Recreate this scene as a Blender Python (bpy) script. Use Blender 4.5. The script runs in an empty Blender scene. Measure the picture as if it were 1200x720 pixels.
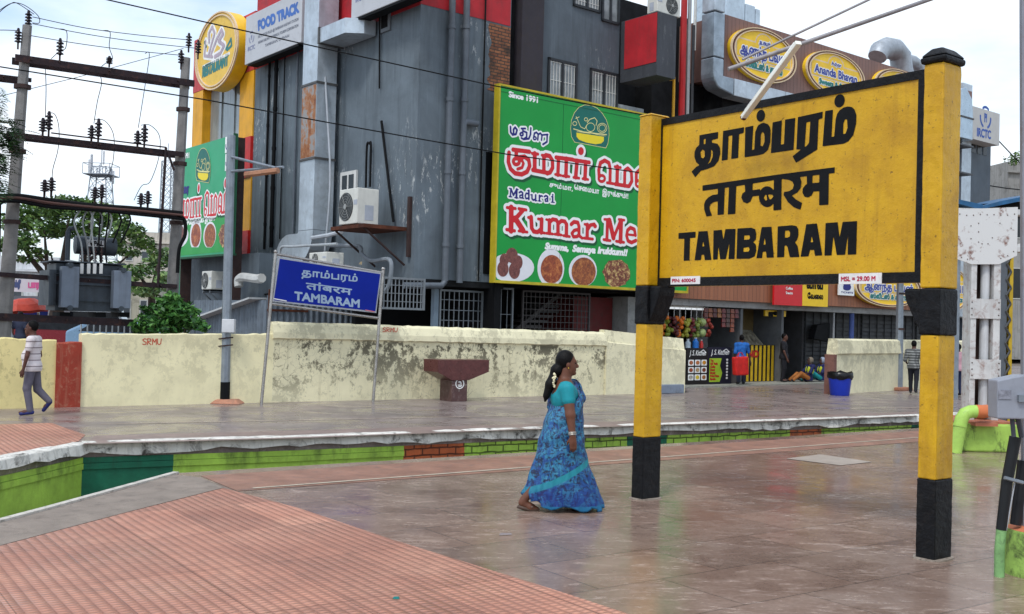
import bpy, bmesh, math, random
import numpy as np
from mathutils import Vector, Matrix
random.seed(7); RNG = np.random.default_rng(7)
S = bpy.context.scene; COL = S.collection
R_ = math.radians
# ---------------------------------------------------------------- camera
FPX = 1230.0; PITCH = R_(.86); ROLL = R_(1.49); CAMZ = 1.78
_F = np.array([0, math.cos(PITCH), math.sin(PITCH)]); _u0 = np.array([0, -math.sin(PITCH), math.cos(PITCH)]); _r0 = np.array([1., 0, 0])
_R = math.cos(ROLL)*_r0 + math.sin(ROLL)*_u0; _U = -math.sin(ROLL)*_r0 + math.cos(ROLL)*_u0
CC = np.array([0, 0, CAMZ])
cam = bpy.data.cameras.new('camera'); cam.sensor_width = 36; cam.lens = 36*FPX/1200; cam.clip_end = 3000; cam.clip_start = .05
camo = bpy.data.objects.new('camera', cam); COL.objects.link(camo); S.camera = camo
camo.matrix_world = Matrix(((_R[0], _U[0], -_F[0], 0), (_R[1], _U[1], -_F[1], 0), (_R[2], _U[2], -_F[2], CAMZ), (0, 0, 0, 1)))
# ---------------------------------------------------------------- sky, sun, exposure
W = bpy.data.worlds.new('World'); S.world = W; W.use_nodes = True
SUN_EL, SUN_AZ = R_(56), R_(205)      # azimuth clockwise from +Y
wn = W.node_tree.nodes; wl = W.node_tree.links
bg = wn['Background']; bg.inputs['Strength'].default_value = .1
sky = wn.new('ShaderNodeTexSky'); sky.sky_type = 'NISHITA'; sky.sun_disc = False
sky.sun_elevation = SUN_EL; sky.sun_rotation = SUN_AZ; sky.air_density = 1.0; sky.dust_density = 1.5; sky.ozone_density = 1.5
tc = wn.new('ShaderNodeTexCoord'); mp = wn.new('ShaderNodeMapping'); mp.inputs['Scale'].default_value = (1.1, 1.1, 3.2); mp.inputs['Location'].default_value = (.35, .1, .3)
wl.new(tc.outputs['Generated'], mp.inputs['Vector'])
nz = wn.new('ShaderNodeTexNoise'); nz.inputs['Scale'].default_value = 2.2; nz.inputs['Detail'].default_value = 7; nz.inputs['Roughness'].default_value = .55
wl.new(mp.outputs[0], nz.inputs['Vector'])
cr = wn.new('ShaderNodeValToRGB'); cr.color_ramp.elements[0].position = .37; cr.color_ramp.elements[0].color = (.22, .22, .22, 1)
cr.color_ramp.elements[1].position = .60; cr.color_ramp.elements[1].color = (1, 1, 1, 1)
wl.new(nz.outputs['Fac'], cr.inputs[0])
nz2 = wn.new('ShaderNodeTexNoise'); nz2.inputs['Scale'].default_value = 3.1; nz2.inputs['Detail'].default_value = 5
wl.new(mp.outputs[0], nz2.inputs['Vector'])
cr2 = wn.new('ShaderNodeValToRGB'); cr2.color_ramp.elements[0].position = .3; cr2.color_ramp.elements[0].color = (8.2, 9.4, 10.5, 1)
cr2.color_ramp.elements[1].position = .65; cr2.color_ramp.elements[1].color = (9.8, 10.3, 10.9, 1)
wl.new(nz2.outputs['Fac'], cr2.inputs[0])
sk2 = wn.new('ShaderNodeMix'); sk2.data_type = 'RGBA'; sk2.blend_type = 'MULTIPLY'; sk2.inputs['Factor'].default_value = 1
wl.new(sky.outputs[0], sk2.inputs['A']); sk2.inputs['B'].default_value = (1.65, 1.8, 1.9, 1)
mx = wn.new('ShaderNodeMix'); mx.data_type = 'RGBA'
wl.new(cr.outputs[0], mx.inputs['Factor']); wl.new(sk2.outputs['Result'], mx.inputs['A']); wl.new(cr2.outputs[0], mx.inputs['B'])
wl.new(mx.outputs['Result'], bg.inputs['Color'])
sl = bpy.data.lights.new('sun', 'SUN'); sl.energy = 1.45; sl.angle = R_(10); sl.color = (1, .975, .94)
so = bpy.data.objects.new('sun', sl); COL.objects.link(so)
_sd = Vector((math.sin(SUN_AZ)*math.cos(SUN_EL), math.cos(SUN_AZ)*math.cos(SUN_EL), math.sin(SUN_EL)))
so.rotation_euler = (-_sd).to_track_quat('-Z', 'Y').to_euler(); so.location = (0, -20, 40)
S.view_settings.view_transform = 'Standard'; S.view_settings.look = 'None'; S.view_settings.gamma = 1; S.view_settings.use_curve_mapping = False
S.view_settings.exposure = .32
S.render.engine = 'CYCLES'; S.cycles.use_denoising = True; S.cycles.max_bounces = 6; S.cycles.diffuse_bounces = 3; S.cycles.transparent_max_bounces = 8
# ---------------------------------------------------------------- measuring helpers
def ray(x, y): return (x-600)/FPX*_R - (y-360)/FPX*_U + _F
def G(x, y, z=0):
    d = ray(x, y); return CC + d*((z-CAMZ)/d[2])
def atY(x, y, Y):
    d = ray(x, y); return CC + d*Y/d[1]
class Fr:
    """upright plane: a runs along it, z up, o outwards"""
    def __init__(s, P, th, flip=1):
        t = R_(th); s.P = np.array([P[0], P[1], 0.]); s.e = np.array([math.cos(t), math.sin(t), 0]); s.n = flip*np.array([math.sin(t), -math.cos(t), 0]); s.th = t
    def px(s, x, y, o=0):
        d = ray(x, y); P = s.P + s.n*o; h = CC + d*((s.n@(P-CC))/(s.n@d)); return float((h-s.P)@s.e), float(h[2])
    def pt(s, a, z, o=0): return s.P + s.e*a + s.n*o + np.array([0, 0, z])
    def P3(s, x, y, o=0):
        a, z = s.px(x, y, o); return s.pt(a, z, o)
class MB:
    def __init__(s): s.v = []; s.f = []; s.m = []
    def add(s, vs, fs, mi=0):
        b = len(s.v); s.v += [tuple(map(float, p)) for p in vs]; s.f += [tuple(b+i for i in f) for f in fs]; s.m += [mi]*len(fs); return s
    def hexa(s, p, mi=0):      # 8 pts: bottom 4, top 4
        return s.add(p, [(3, 2, 1, 0), (4, 5, 6, 7), (0, 1, 5, 4), (1, 2, 6, 5), (2, 3, 7, 6), (3, 0, 4, 7)], mi)
    def fbox(s, F, a0, a1, z0, z1, o0, o1, mi=0):
        return s.hexa([F.pt(a0, z0, o1), F.pt(a1, z0, o1), F.pt(a1, z0, o0), F.pt(a0, z0, o0), F.pt(a0, z1, o1), F.pt(a1, z1, o1), F.pt(a1, z1, o0), F.pt(a0, z1, o0)], mi)
    def box(s, c, d, rz=0, mi=0):
        ca, sa = math.cos(rz), math.sin(rz); p = []
        for z in (-.5, .5):
            for x, y in ((-.5, -.5), (.5, -.5), (.5, .5), (-.5, .5)):
                X, Y = x*d[0], y*d[1]; p.append((c[0]+X*ca-Y*sa, c[1]+X*sa+Y*ca, c[2]+z*d[2]))
        return s.hexa(p, mi)
    def prism(s, pts, vec, mi=0):   # pts polygon, extruded by vec
        n = len(pts); vec = np.array(vec); b = [np.array(p) for p in pts]
        return s.add(b+[p+vec for p in b], [tuple(range(n-1, -1, -1)), tuple(range(n, 2*n))]+[(i, (i+1) % n, n+(i+1) % n, n+i) for i in range(n)], mi)
    def tube(s, pts, r, n=8, mi=0, flat=1.0):
        pts = [np.array(p, float) for p in pts]; m = len(pts); rr = [r]*m if np.isscalar(r) else r
        vs = []; up = np.array([0.123, .0456, 1.])
        for i, p in enumerate(pts):
            t = pts[min(i+1, m-1)]-pts[max(i-1, 0)]; t /= (np.linalg.norm(t)+1e-9)
            if i == 0 and abs(t[2]) > .9: up = np.array([1., .05, 0.02])
            x = up-t*(up@t); x /= (np.linalg.norm(x)+1e-9); y = np.cross(t, x); up = x
            for k in range(n):
                a = 2*math.pi*k/n; vs.append(p+rr[i]*(x*math.cos(a)+y*math.sin(a)*flat))
        fs = [(i*n+k, i*n+(k+1) % n, (i+1)*n+(k+1) % n, (i+1)*n+k) for i in range(m-1) for k in range(n)]
        fs += [tuple(range(n-1, -1, -1)), tuple((m-1)*n+k for k in range(n))]
        return s.add(vs, fs, mi)
    def lathe(s, base, prof, n=12, mi=0, axis=(0, 0, 1)):
        ax = np.array(axis, float); ax /= np.linalg.norm(ax); return s.tube([np.array(base)+ax*z for r, z in prof], [max(r, .0005) for r, z in prof], n, mi)
    def ell(s, c, r, n=12, m=8, mi=0, rz=0):
        vs = []; ca, sa = math.cos(rz), math.sin(rz)
        for j in range(m+1):
            t = math.pi*j/m
            for k in range(n):
                a = 2*math.pi*k/n; X, Y, Z = r[0]*math.sin(t)*math.cos(a), r[1]*math.sin(t)*math.sin(a), -r[2]*math.cos(t)
                vs.append((c[0]+X*ca-Y*sa, c[1]+X*sa+Y*ca, c[2]+Z))
        return s.add(vs, [(j*n+k, j*n+(k+1) % n, (j+1)*n+(k+1) % n, (j+1)*n+k) for j in range(m) for k in range(n)], mi)
    def quad(s, a, b, c, d, mi=0): return s.add([a, b, c, d], [(0, 1, 2, 3)], mi)
def cr(pts, k=5):
    P = [np.array(p, float) for p in pts]; n = len(P); r = []
    for i in range(n-1):
        a, b, c, d = P[max(i-1, 0)], P[i], P[i+1], P[min(i+2, n-1)]
        for j in range(k): t = j/k; r.append(.5*((2*b)+(c-a)*t+(2*a-5*b+4*c-d)*t*t+(3*b-a-3*c+d)*t**3))
    return r+[P[-1]]
ORG = {}
def tag(o, label=None, cat=None, group=None, kind=None):
    if label: o['label'] = label
    if cat: o['category'] = cat
    if group: o['group'] = group
    if kind: o['kind'] = kind
    return o
def thing(name, label, cat, loc, group=None):
    o = bpy.data.objects.new(name, None); o.empty_display_size = .2; COL.objects.link(o); o.location = tuple(map(float, loc))
    ORG[o.name] = np.array(loc, float); return tag(o, label, cat, group)
def obj(name, mb, mat, parent=None, smooth=False, bev=0, label=None, seg=2, cat=None, group=None, kind=None):
    me = bpy.data.meshes.new(name)
    vs = np.array(mb.v, float)
    if parent is not None: base = np.zeros(3); off = ORG[parent.name]
    else:
        off = np.array([(vs[:, 0].min()+vs[:, 0].max())/2, (vs[:, 1].min()+vs[:, 1].max())/2, vs[:, 2].min()]); base = off
    me.from_pydata((vs-off).tolist(), [], mb.f)
    mats = mat if isinstance(mat, (list, tuple)) else [mat]
    for m in mats: me.materials.append(m)
    if len(mats) > 1: me.polygons.foreach_set('material_index', mb.m)
    bm = bmesh.new(); bm.from_mesh(me); bmesh.ops.recalc_face_normals(bm, faces=bm.faces) if smooth is not None else None
    bm.to_mesh(me); bm.free()
    if smooth: me.polygons.foreach_set('use_smooth', [True]*len(me.polygons))
    if smooth == 'auto':
        try: me.set_sharp_from_angle(angle=R_(40))
        except Exception: pass
    o = bpy.data.objects.new(name, me); COL.objects.link(o); o.location = base
    if parent is not None: o.parent = parent
    ORG[o.name] = off.copy()
    if bev:
        b = o.modifiers.new('edge', 'BEVEL'); b.width = bev; b.segments = seg; b.limit_method = 'ANGLE'; b.angle_limit = R_(40)
    me.update(); return tag(o, label, cat, group, kind)
def roughen(o, lv=5, st=.008, size=.10):
    s = o.modifiers.new('grid', 'SUBSURF'); s.subdivision_type = 'SIMPLE'; s.levels = s.render_levels = lv
    t = bpy.data.textures.get('plaster %g' % size) or bpy.data.textures.new('plaster %g' % size, 'CLOUDS'); t.noise_scale = size; t.noise_depth = 3
    d = o.modifiers.new('uneven', 'DISPLACE'); d.texture = t; d.strength = st; d.mid_level = .5; d.texture_coords = 'LOCAL'; return o
def dup(o, loc=None, rz=None, label=None, parent=None):
    c = o.copy(); COL.objects.link(c)
    if parent is not None: c.parent = parent
    for ch in [k for k in o.children]: dup(ch, parent=c)
    if loc is not None: c.location = tuple(map(float, loc))
    if rz is not None: c.rotation_euler = (0, 0, rz)
    if label: c['label'] = label
    return c
# ---------------------------------------------------------------- materials
def lin(c):
    return tuple(((v/255+.055)/1.055)**2.4 if v/255 > .04045 else v/255/12.92 for v in c[:3])+(1,)
_MC = {}
class NT:
    def __init__(s, m): s.t = m.node_tree; s.n = s.t.nodes; s.l = s.t.links; s.b = s.n['Principled BSDF']
    def new(s, k, **kw):
        o = s.n.new('ShaderNode'+k)
        for a, v in kw.items():
            if hasattr(o, a): setattr(o, a, v)
        return o
    def lk(s, a, b): s.l.new(a, b)
    def coord(s, scale=(1, 1, 1), rot=(0, 0, 0), world=False):
        m = s.new('Mapping'); m.inputs['Scale'].default_value = scale; m.inputs['Rotation'].default_value = rot
        if world: s.lk(s.new('NewGeometry').outputs['Position'], m.inputs[0])
        else: s.lk(s.new('TexCoord').outputs['Object'], m.inputs[0])
        return m.outputs[0]
    def noise(s, vec, scale, detail=4, rough=.55, dist=0):
        o = s.new('TexNoise'); o.inputs['Scale'].default_value = scale; o.inputs['Detail'].default_value = detail; o.inputs['Roughness'].default_value = rough; o.inputs['Distortion'].default_value = dist
        s.lk(vec, o.inputs['Vector']); return o.outputs['Fac']
    def ramp(s, fac, stops):
        o = s.new('ValToRGB'); e = o.color_ramp.elements
        while len(e) < len(stops): e.new(.5)
        for i, (p, c) in enumerate(stops):
            e[i].position = p; e[i].color = c if isinstance(c, (tuple, list)) else (c, c, c, 1)
        s.lk(fac, o.inputs[0]); return o.outputs[0]
    def mix(s, f, a, b, mode='MIX'):
        o = s.new('Mix'); o.data_type = 'RGBA'; o.blend_type = mode
        for inp, v in (('Factor', f), ('A', a), ('B', b)):
            if hasattr(v, 'links') or hasattr(v, 'is_linked'): s.lk(v, o.inputs[inp])
            else: o.inputs[inp].default_value = v
        return o.outputs['Result']
    def math(s, op, a, b=0.0, c=None):
        o = s.new('Math'); o.operation = op
        for i, v in enumerate((a, b) if c is None else (a, b, c)):
            if hasattr(v, 'is_linked'): s.lk(v, o.inputs[i])
            else: o.inputs[i].default_value = v
        return o.outputs[0]
    def sep(s, vec):
        o = s.new('SeparateXYZ'); s.lk(vec, o.inputs[0]); return o.outputs
    def bump(s, h, strength=.3, dist=.02, prev=None):
        o = s.new('Bump'); o.inputs['Strength'].default_value = strength; o.inputs['Distance'].default_value = dist
        s.lk(h, o.inputs['Height'])
        if prev is not None: s.lk(prev, o.inputs['Normal'])
        s.lk(o.outputs[0], s.b.inputs['Normal']); return o.outputs[0]
def newmat(name, rough=.6, metal=0, spec=.5):
    m = bpy.data.materials.new(name); m.use_nodes = True; t = NT(m)
    t.b.inputs['Roughness'].default_value = rough; t.b.inputs['Metallic'].default_value = metal
    t.b.inputs['Specular IOR Level'].default_value = spec
    return m, t
def M(c, rough=.6, metal=0, var=.12, sc=3., dirt=0, dirtc=(60, 52, 44), bump=0, bsc=30., streak=0, spec=.32, name=None):
    """general weathered paint / metal / stone"""
    key = (tuple(c), rough, metal, var, sc, dirt, tuple(dirtc), bump, bsc, streak, spec)
    if key in _MC: return _MC[key]
    m, t = newmat(name or 'surface', rough, metal, spec); L = lin(c)
    v = t.coord(); n1 = t.noise(v, sc, 6, .6)
    lo = tuple(x*(1-var*1.6) for x in L[:3])+(1,); hi = tuple(min(1, x*(1+var)) for x in L[:3])+(1,)
    col = t.ramp(n1, [(.3, lo), (.7, hi)])
    if streak:
        vs = t.coord((6, 6, .35)); ns = t.noise(vs, 1.3, 5, .6)
        col = t.mix(t.math('MULTIPLY', t.ramp(ns, [(.5, 0.), (.72, 1.)]), streak), col, lin(dirtc))
    if dirt:
        n2 = t.noise(v, sc*2.3, 8, .7, .6)
        col = t.mix(t.math('MULTIPLY', t.ramp(n2, [(.52, 0.), (.66, 1.)]), dirt), col, lin(dirtc))
    t.lk(col, t.b.inputs['Base Color'])
    r = t.noise(v, sc*1.7, 3); t.lk(t.math('MULTIPLY_ADD', r, .25, rough-.12), t.b.inputs['Roughness'])
    if bump: t.bump(t.noise(v, bsc, 6, .65), bump, .02)
    _MC[key] = m; return m
# ---------------------------------------------------------------- lettering: signed distances -> flat meshes
def seg_d(X, Y, a, b):
    ax, ay = a; bx, by = b; dx, dy = bx-ax, by-ay; L = dx*dx+dy*dy+1e-12
    t = np.clip(((X-ax)*dx+(Y-ay)*dy)/L, 0, 1); return np.hypot(X-ax-t*dx, Y-ay-t*dy)
def sd_loops(X, Y, loops):
    d = np.full(X.shape, 1e9); w = np.zeros(X.shape, int)
    for L in loops:
        n = len(L)
        for i in range(n):
            a, b = L[i], L[(i+1) % n]
            d = np.minimum(d, seg_d(X, Y, a, b))
            cr = (b[0]-a[0])*(Y-a[1])-(b[1]-a[1])*(X-a[0])
            w += ((a[1] <= Y) & (b[1] > Y) & (cr > 0)).astype(int)-((a[1] > Y) & (b[1] <= Y) & (cr < 0)).astype(int)
    return np.where(w != 0, -d, d)
class Ink:
    """a flat piece of lettering in plane coordinates (a, z)"""
    def __init__(s): s.it = []
    def poly(s, loop, holes=()):
        s.it.append(('p', [list(loop)], [list(h) for h in holes])); return s
    def loops(s, loops): s.it.append(('p', loops, [])); return s
    def stroke(s, pts, w, closed=False):
        s.it.append(('s', list(pts)+([pts[0]] if closed else []), w/2)); return s
    def ell(s, c, rx, ry, n=28): return s.poly([(c[0]+rx*math.cos(2*math.pi*i/n), c[1]+ry*math.sin(2*math.pi*i/n)) for i in range(n)])
    def map(s, fn, wscale=1.0):
        r = Ink()
        for k, a, b in s.it:
            if k == 'p': r.it.append(('p', [[fn(*q) for q in L] for L in a], [[fn(*q) for q in L] for L in b]))
            else: r.it.append(('s', [fn(*q) for q in a], b*wscale))
        return r
    def bounds(s):
        P = np.array([q for k, a, b in s.it for q in (a if k == 's' else [p for L in a for p in L])]); return P.min(0), P.max(0)
    def build(s, mb, F, off, res, grow=0.0, shift=(0, 0), mi=0):
        lo, hi = s.bounds(); pad = grow+res*3+max([b for k, a, b in s.it if k == 's'] or [0])
        x = np.arange(lo[0]-pad, hi[0]+pad+res, res); y = np.arange(lo[1]-pad, hi[1]+pad+res, res)
        D = np.full((len(y), len(x)), 1e3)
        for k, a, b in s.it:
            P = np.array(a if k == 's' else [p for L in a for p in L]); q = (b if k == 's' else 0)+grow+res*3
            i0, i1 = np.searchsorted(x, P[:, 0].min()-q), np.searchsorted(x, P[:, 0].max()+q)
            j0, j1 = np.searchsorted(y, P[:, 1].min()-q), np.searchsorted(y, P[:, 1].max()+q)
            X, Y = np.meshgrid(x[i0:i1], y[j0:j1])
            if X.size == 0: continue
            if k == 's':
                d = np.full(X.shape, 1e3)
                for i in range(len(a)-1): d = np.minimum(d, seg_d(X, Y, a[i], a[i+1]))
                d -= b
            else:
                d = sd_loops(X, Y, a)
                for h in b: d = np.maximum(d, -sd_loops(X, Y, [h]))
            D[j0:j1, i0:i1] = np.minimum(D[j0:j1, i0:i1], d)
        D = D-grow; ins = D < 0
        vs = []; fs = []
        def P(px, py): vs.append(F.pt(px+shift[0], py+shift[1], off)); return len(vs)-1
        full = ins[:-1, :-1] & ins[1:, :-1] & ins[:-1, 1:] & ins[1:, 1:]
        anyi = ins[:-1, :-1] | ins[1:, :-1] | ins[:-1, 1:] | ins[1:, 1:]
        for j in range(full.shape[0]):
            row = full[j]; i = 0; n = len(row)
            while i < n:
                if row[i]:
                    k = i
                    while k < n and row[k]: k += 1
                    fs.append((P(x[i], y[j]), P(x[k], y[j]), P(x[k], y[j+1]), P(x[i], y[j+1]))); i = k
                else: i += 1
        for j, i in np.argwhere(anyi & ~full):
            c = ((i, j), (i+1, j), (i+1, j+1), (i, j+1)); f = []
            for q in range(4):
                (ia, ja), (ib, jb) = c[q], c[(q+1) % 4]; da, db = D[ja, ia], D[jb, ib]
                if da < 0: f.append(P(x[ia], y[ja]))
                if (da < 0) != (db < 0):
                    t = min(max(da/(da-db), .001), .999); f.append(P(x[ia]+(x[ib]-x[ia])*t, y[ja]+(y[jb]-y[ja])*t))
            if len(f) >= 3: fs.append(tuple(f))
        mb.add(vs, fs, mi); return mb
_FC = {}
def font_loops(txt):
    if txt in _FC: return _FC[txt]
    cu = bpy.data.curves.new('lettering', 'FONT'); cu.body = txt; ob = bpy.data.objects.new('lettering', cu); COL.objects.link(ob)
    dg = bpy.context.evaluated_depsgraph_get(); dg.update()
    c2 = ob.evaluated_get(dg).to_curve(dg); L = []
    for sp in c2.splines:
        pts = []
        if sp.type == 'BEZIER':
            bp = sp.bezier_points; n = len(bp)
            for i in range(n):
                a, b = bp[i], bp[(i+1) % n]
                p0, p1, p2, p3 = (np.array(q[:2]) for q in (a.co, a.handle_right, b.handle_left, b.co))
                st = 1 if abs(np.cross(p1-p0, p3-p0))+abs(np.cross(p2-p0, p3-p0)) < 1e-7 else 5
                for k in range(st):
                    t = k/st; q = p0*(1-t)**3+3*p1*t*(1-t)**2+3*p2*t*t*(1-t)+p3*t**3; pts.append((float(q[0]), float(q[1])))
        else: pts = [(float(p.co[0]), float(p.co[1])) for p in sp.points]
        if len(pts) > 2: L.append(pts)
    ob.to_curve_clear() if hasattr(ob, 'to_curve_clear') else None
    bpy.data.objects.remove(ob); bpy.data.curves.remove(cu)
    _FC[txt] = L; return L
def text_ink(txt, p0, p1, h, shear=0):
    """set txt on the line p0-p1 (plane metres); h = height of a capital"""
    L = font_loops(txt); P = np.array([q for l in L for q in l]); x0, x1 = P[:, 0].min(), P[:, 0].max()
    d = np.array(p1)-np.array(p0); sx = 1.0/(x1-x0); ky = h/.72
    fn = lambda x, y: (p0[0]+d[0]*(x-x0)*sx+shear*y*ky, p0[1]+d[1]*(x-x0)*sx+y*ky)
    groups = []   # one item per overlapping cluster of loops keeps the grids small
    for l in L:
        a = np.array(l); b = [a[:, 0].min(), a[:, 0].max()]
        for g in groups:
            if b[0] <= g[1]+.01 and b[1] >= g[0]-.01: g[0] = min(g[0], b[0]); g[1] = max(g[1], b[1]); g[2].append(l); break
        else: groups.append([b[0], b[1], [l]])
    ink = Ink()
    for g in groups: ink.loops([[fn(*q) for q in l] for l in g[2]])
    return ink
def pxink(F, o, ox, oy, sc):
    """returns helpers that take coordinates measured on an enlarged crop of the photograph"""
    f = lambda x, y: F.px(ox+x/sc, oy+y/sc, o)
    return f
def letter(name, ink, F, off, res, mat, parent, grow=0, shift=(0, 0)):
    mb = MB(); ink.build(mb, F, off, res, grow, shift); return obj(name, mb, mat, parent, smooth=None)
# ---------------------------------------------------------------- smooth bodies (signed distance -> surface net)
class Body:
    def __init__(s, lo, hi, h):
        s.lo = np.array(lo, float); s.h = h; s.n = np.ceil((np.array(hi)-s.lo)/h).astype(int)+1; s.D = np.full(s.n, 9., np.float32)
        s.ax = [s.lo[i]+h*np.arange(s.n[i]) for i in range(3)]
    def _sl(s, lo, hi):
        r = []
        for i in range(3):
            a = max(0, int((lo[i]-s.lo[i])/s.h)-1); b = min(s.n[i], int((hi[i]-s.lo[i])/s.h)+3); r.append(slice(a, max(a, b)))
        return tuple(r)
    def _put(s, sl, d, k):
        o = s.D[sl]
        if k > 0:
            q = np.clip(.5+.5*(o-d)/k, 0, 1); s.D[sl] = o*(1-q)+d*q-k*q*(1-q)
        else: s.D[sl] = np.minimum(o, d)
    def _g(s, sl): return np.meshgrid(s.ax[0][sl[0]], s.ax[1][sl[1]], s.ax[2][sl[2]], indexing='ij')
    def cap(s, a, b, ra, rb, k=.02, g=0):
        a = np.array(a, float); b = np.array(b, float); ra += g; rb += g; p = max(ra, rb)+k+3*s.h
        sl = s._sl(np.minimum(a, b)-p, np.maximum(a, b)+p); X, Y, Z = s._g(sl)
        d = b-a; L = d@d+1e-12; t = np.clip(((X-a[0])*d[0]+(Y-a[1])*d[1]+(Z-a[2])*d[2])/L, 0, 1)
        s._put(sl, np.sqrt((X-a[0]-t*d[0])**2+(Y-a[1]-t*d[1])**2+(Z-a[2]-t*d[2])**2)-(ra+(rb-ra)*t), k); return s
    def ell(s, c, r, k=.02, g=0, tilt=0):
        c = np.array(c, float); r = np.array(r, float)+g; p = max(r)+k+3*s.h; sl = s._sl(c-p, c+p); X, Y, Z = s._g(sl)
        X, Y, Z = X-c[0], Y-c[1], Z-c[2]
        if tilt: ct, st = math.cos(tilt), math.sin(tilt); X, Z = X*ct-Z*st, X*st+Z*ct
        k0 = np.sqrt((X/r[0])**2+(Y/r[1])**2+(Z/r[2])**2); k1 = np.sqrt((X/r[0]**2)**2+(Y/r[1]**2)**2+(Z/r[2]**2)**2)+1e-9
        s._put(sl, k0*(k0-1)/k1, k); return s
    def cut(s, fn): # keep where fn < 0
        X, Y, Z = np.meshgrid(*s.ax, indexing='ij'); s.D = np.maximum(s.D, fn(X, Y, Z)); return s
    def net(s):
        D = s.D.copy(); D[0] = D[-1] = 1; D[:, 0] = D[:, -1] = 1; D[:, :, 0] = D[:, :, -1] = 1
        I = D < 0; nx, ny, nz_ = D.shape
        acc = np.zeros((nx-1, ny-1, nz_-1, 3), np.float32); cnt = np.zeros((nx-1, ny-1, nz_-1), np.float32)
        cells = (nx-1, ny-1, nz_-1)
        for axis in range(3):
            for u in (0, 1):
                for v in (0, 1):
                    o = [0, 0, 0]; oth = [i for i in range(3) if i != axis]; o[oth[0]] = u; o[oth[1]] = v
                    sa = tuple(slice(o[i], o[i]+cells[i]) for i in range(3)); o2 = list(o); o2[axis] += 1
                    sb = tuple(slice(o2[i], o2[i]+cells[i]) for i in range(3))
                    a, b = D[sa], D[sb]; m = (a < 0) != (b < 0); t = np.where(m, a/np.where(m, a-b, 1), 0)
                    for i in range(3): acc[..., i] += np.where(m, o[i]+(t if i == axis else 0), 0)
                    cnt += m
        idx = np.full(cells, -1); use = np.argwhere(cnt > 0); idx[tuple(use.T)] = np.arange(len(use))
        V = (use+acc[tuple(use.T)]/cnt[tuple(use.T)][:, None])*s.h+s.lo; fs = []
        for axis in range(3):
            oth = [i for i in range(3) if i != axis]; sa = [slice(1, -1)]*3; sa[axis] = slice(0, -1); sb = [slice(1, -1)]*3; sb[axis] = slice(1, None)
            A, B = I[tuple(sa)], I[tuple(sb)]
            for p in np.argwhere(A != B):
                e = p.copy(); e[oth[0]] += 1; e[oth[1]] += 1
                q = []
                for du, dv in ((-1, -1), (0, -1), (0, 0), (-1, 0)):
                    c = e.copy(); c[oth[0]] += du; c[oth[1]] += dv; q.append(int(idx[tuple(c)]))
                if min(q) < 0: continue
                fs.append(tuple(q))
        mb = MB(); mb.v = [tuple(map(float, p)) for p in V]; mb.f = fs; mb.m = [0]*len(fs); return mb
def place(mb, loc, head):
    c, s_ = math.cos(head), math.sin(head)
    mb.v = [(loc[0]+x*c-y*s_, loc[1]+x*s_+y*c, loc[2]+z) for x, y, z in mb.v]; return mb
SKIN = (112, 72, 54)
def add_head(B, c, s, look=0, k=.015):
    """c: head centre; s: size; faces +x (turned by look)"""
    cl, sl_ = math.cos(look), math.sin(look); P = lambda x, y, z: (c[0]+(x*cl-y*sl_)*s, c[1]+(x*sl_+y*cl)*s, c[2]+z*s)
    B.ell(P(-.012, 0, .02), (.092*s, .074*s, .105*s), k); B.ell(P(.03, 0, -.045), (.058*s, .056*s, .07*s), .03*s)
    B.cap(P(.084, 0, .012), P(.102, 0, -.026), .010*s, .017*s, .012*s)           # nose
    B.cap(P(.078, -.03, .03), P(.078, .03, .03), .012*s, .012*s, .02*s)           # brow
    B.cap(P(.080, -.018, -.062), P(.080, .018, -.062), .010*s, .010*s, .008*s)     # lips
    B.ell(P(.066, 0, -.098), (.026*s, .03*s, .02*s), .02*s)                        # chin
    for y in (-1, 1): B.ell(P(-.008, y*.076, -.008), (.022*s, .010*s, .032*s), .006)
    B.cap(P(-.02, 0, -.07), P(-.03, 0, -.20), .054*s, .06*s, .03*s)
    return P
def add_hand(B, w, d, s=1., curl=.5, palm=(0, -1, 0)):
    """hand hanging from wrist w along d"""
    w = np.array(w, float); d = np.array(d, float); d /= np.linalg.norm(d); n = np.array(palm, float); n -= d*(n@d); n /= np.linalg.norm(n); sd = np.cross(d, n)
    B.ell(w+d*.045*s, np.array((.034, .022, .05))*s, .02)
    for i, (o, L) in enumerate(((-.027, .062), (-.009, .074), (.009, .070), (.026, .056))):
        a = w+d*.082*s+sd*o*s; b = a+(d*math.cos(curl*.6)+n*math.sin(curl*.6))*L*.55*s; c = b+(d*math.cos(curl*1.6)+n*math.sin(curl*1.6))*L*.5*s
        B.cap(a-d*.02*s, a, .010*s, .0095*s, .008); B.cap(a, b, .0095*s, .0085*s, .003); B.cap(b, c, .0085*s, .007*s, .003)
    a = w+d*.03*s-sd*.028*s; b = a+(d*.7-sd*.6+n*.3)*.035*s; c = b+(d*.9-sd*.1+n*.4)*.03*s
    B.cap(a, b, .012*s, .010*s, .008); B.cap(b, c, .010*s, .008*s, .003)
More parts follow.
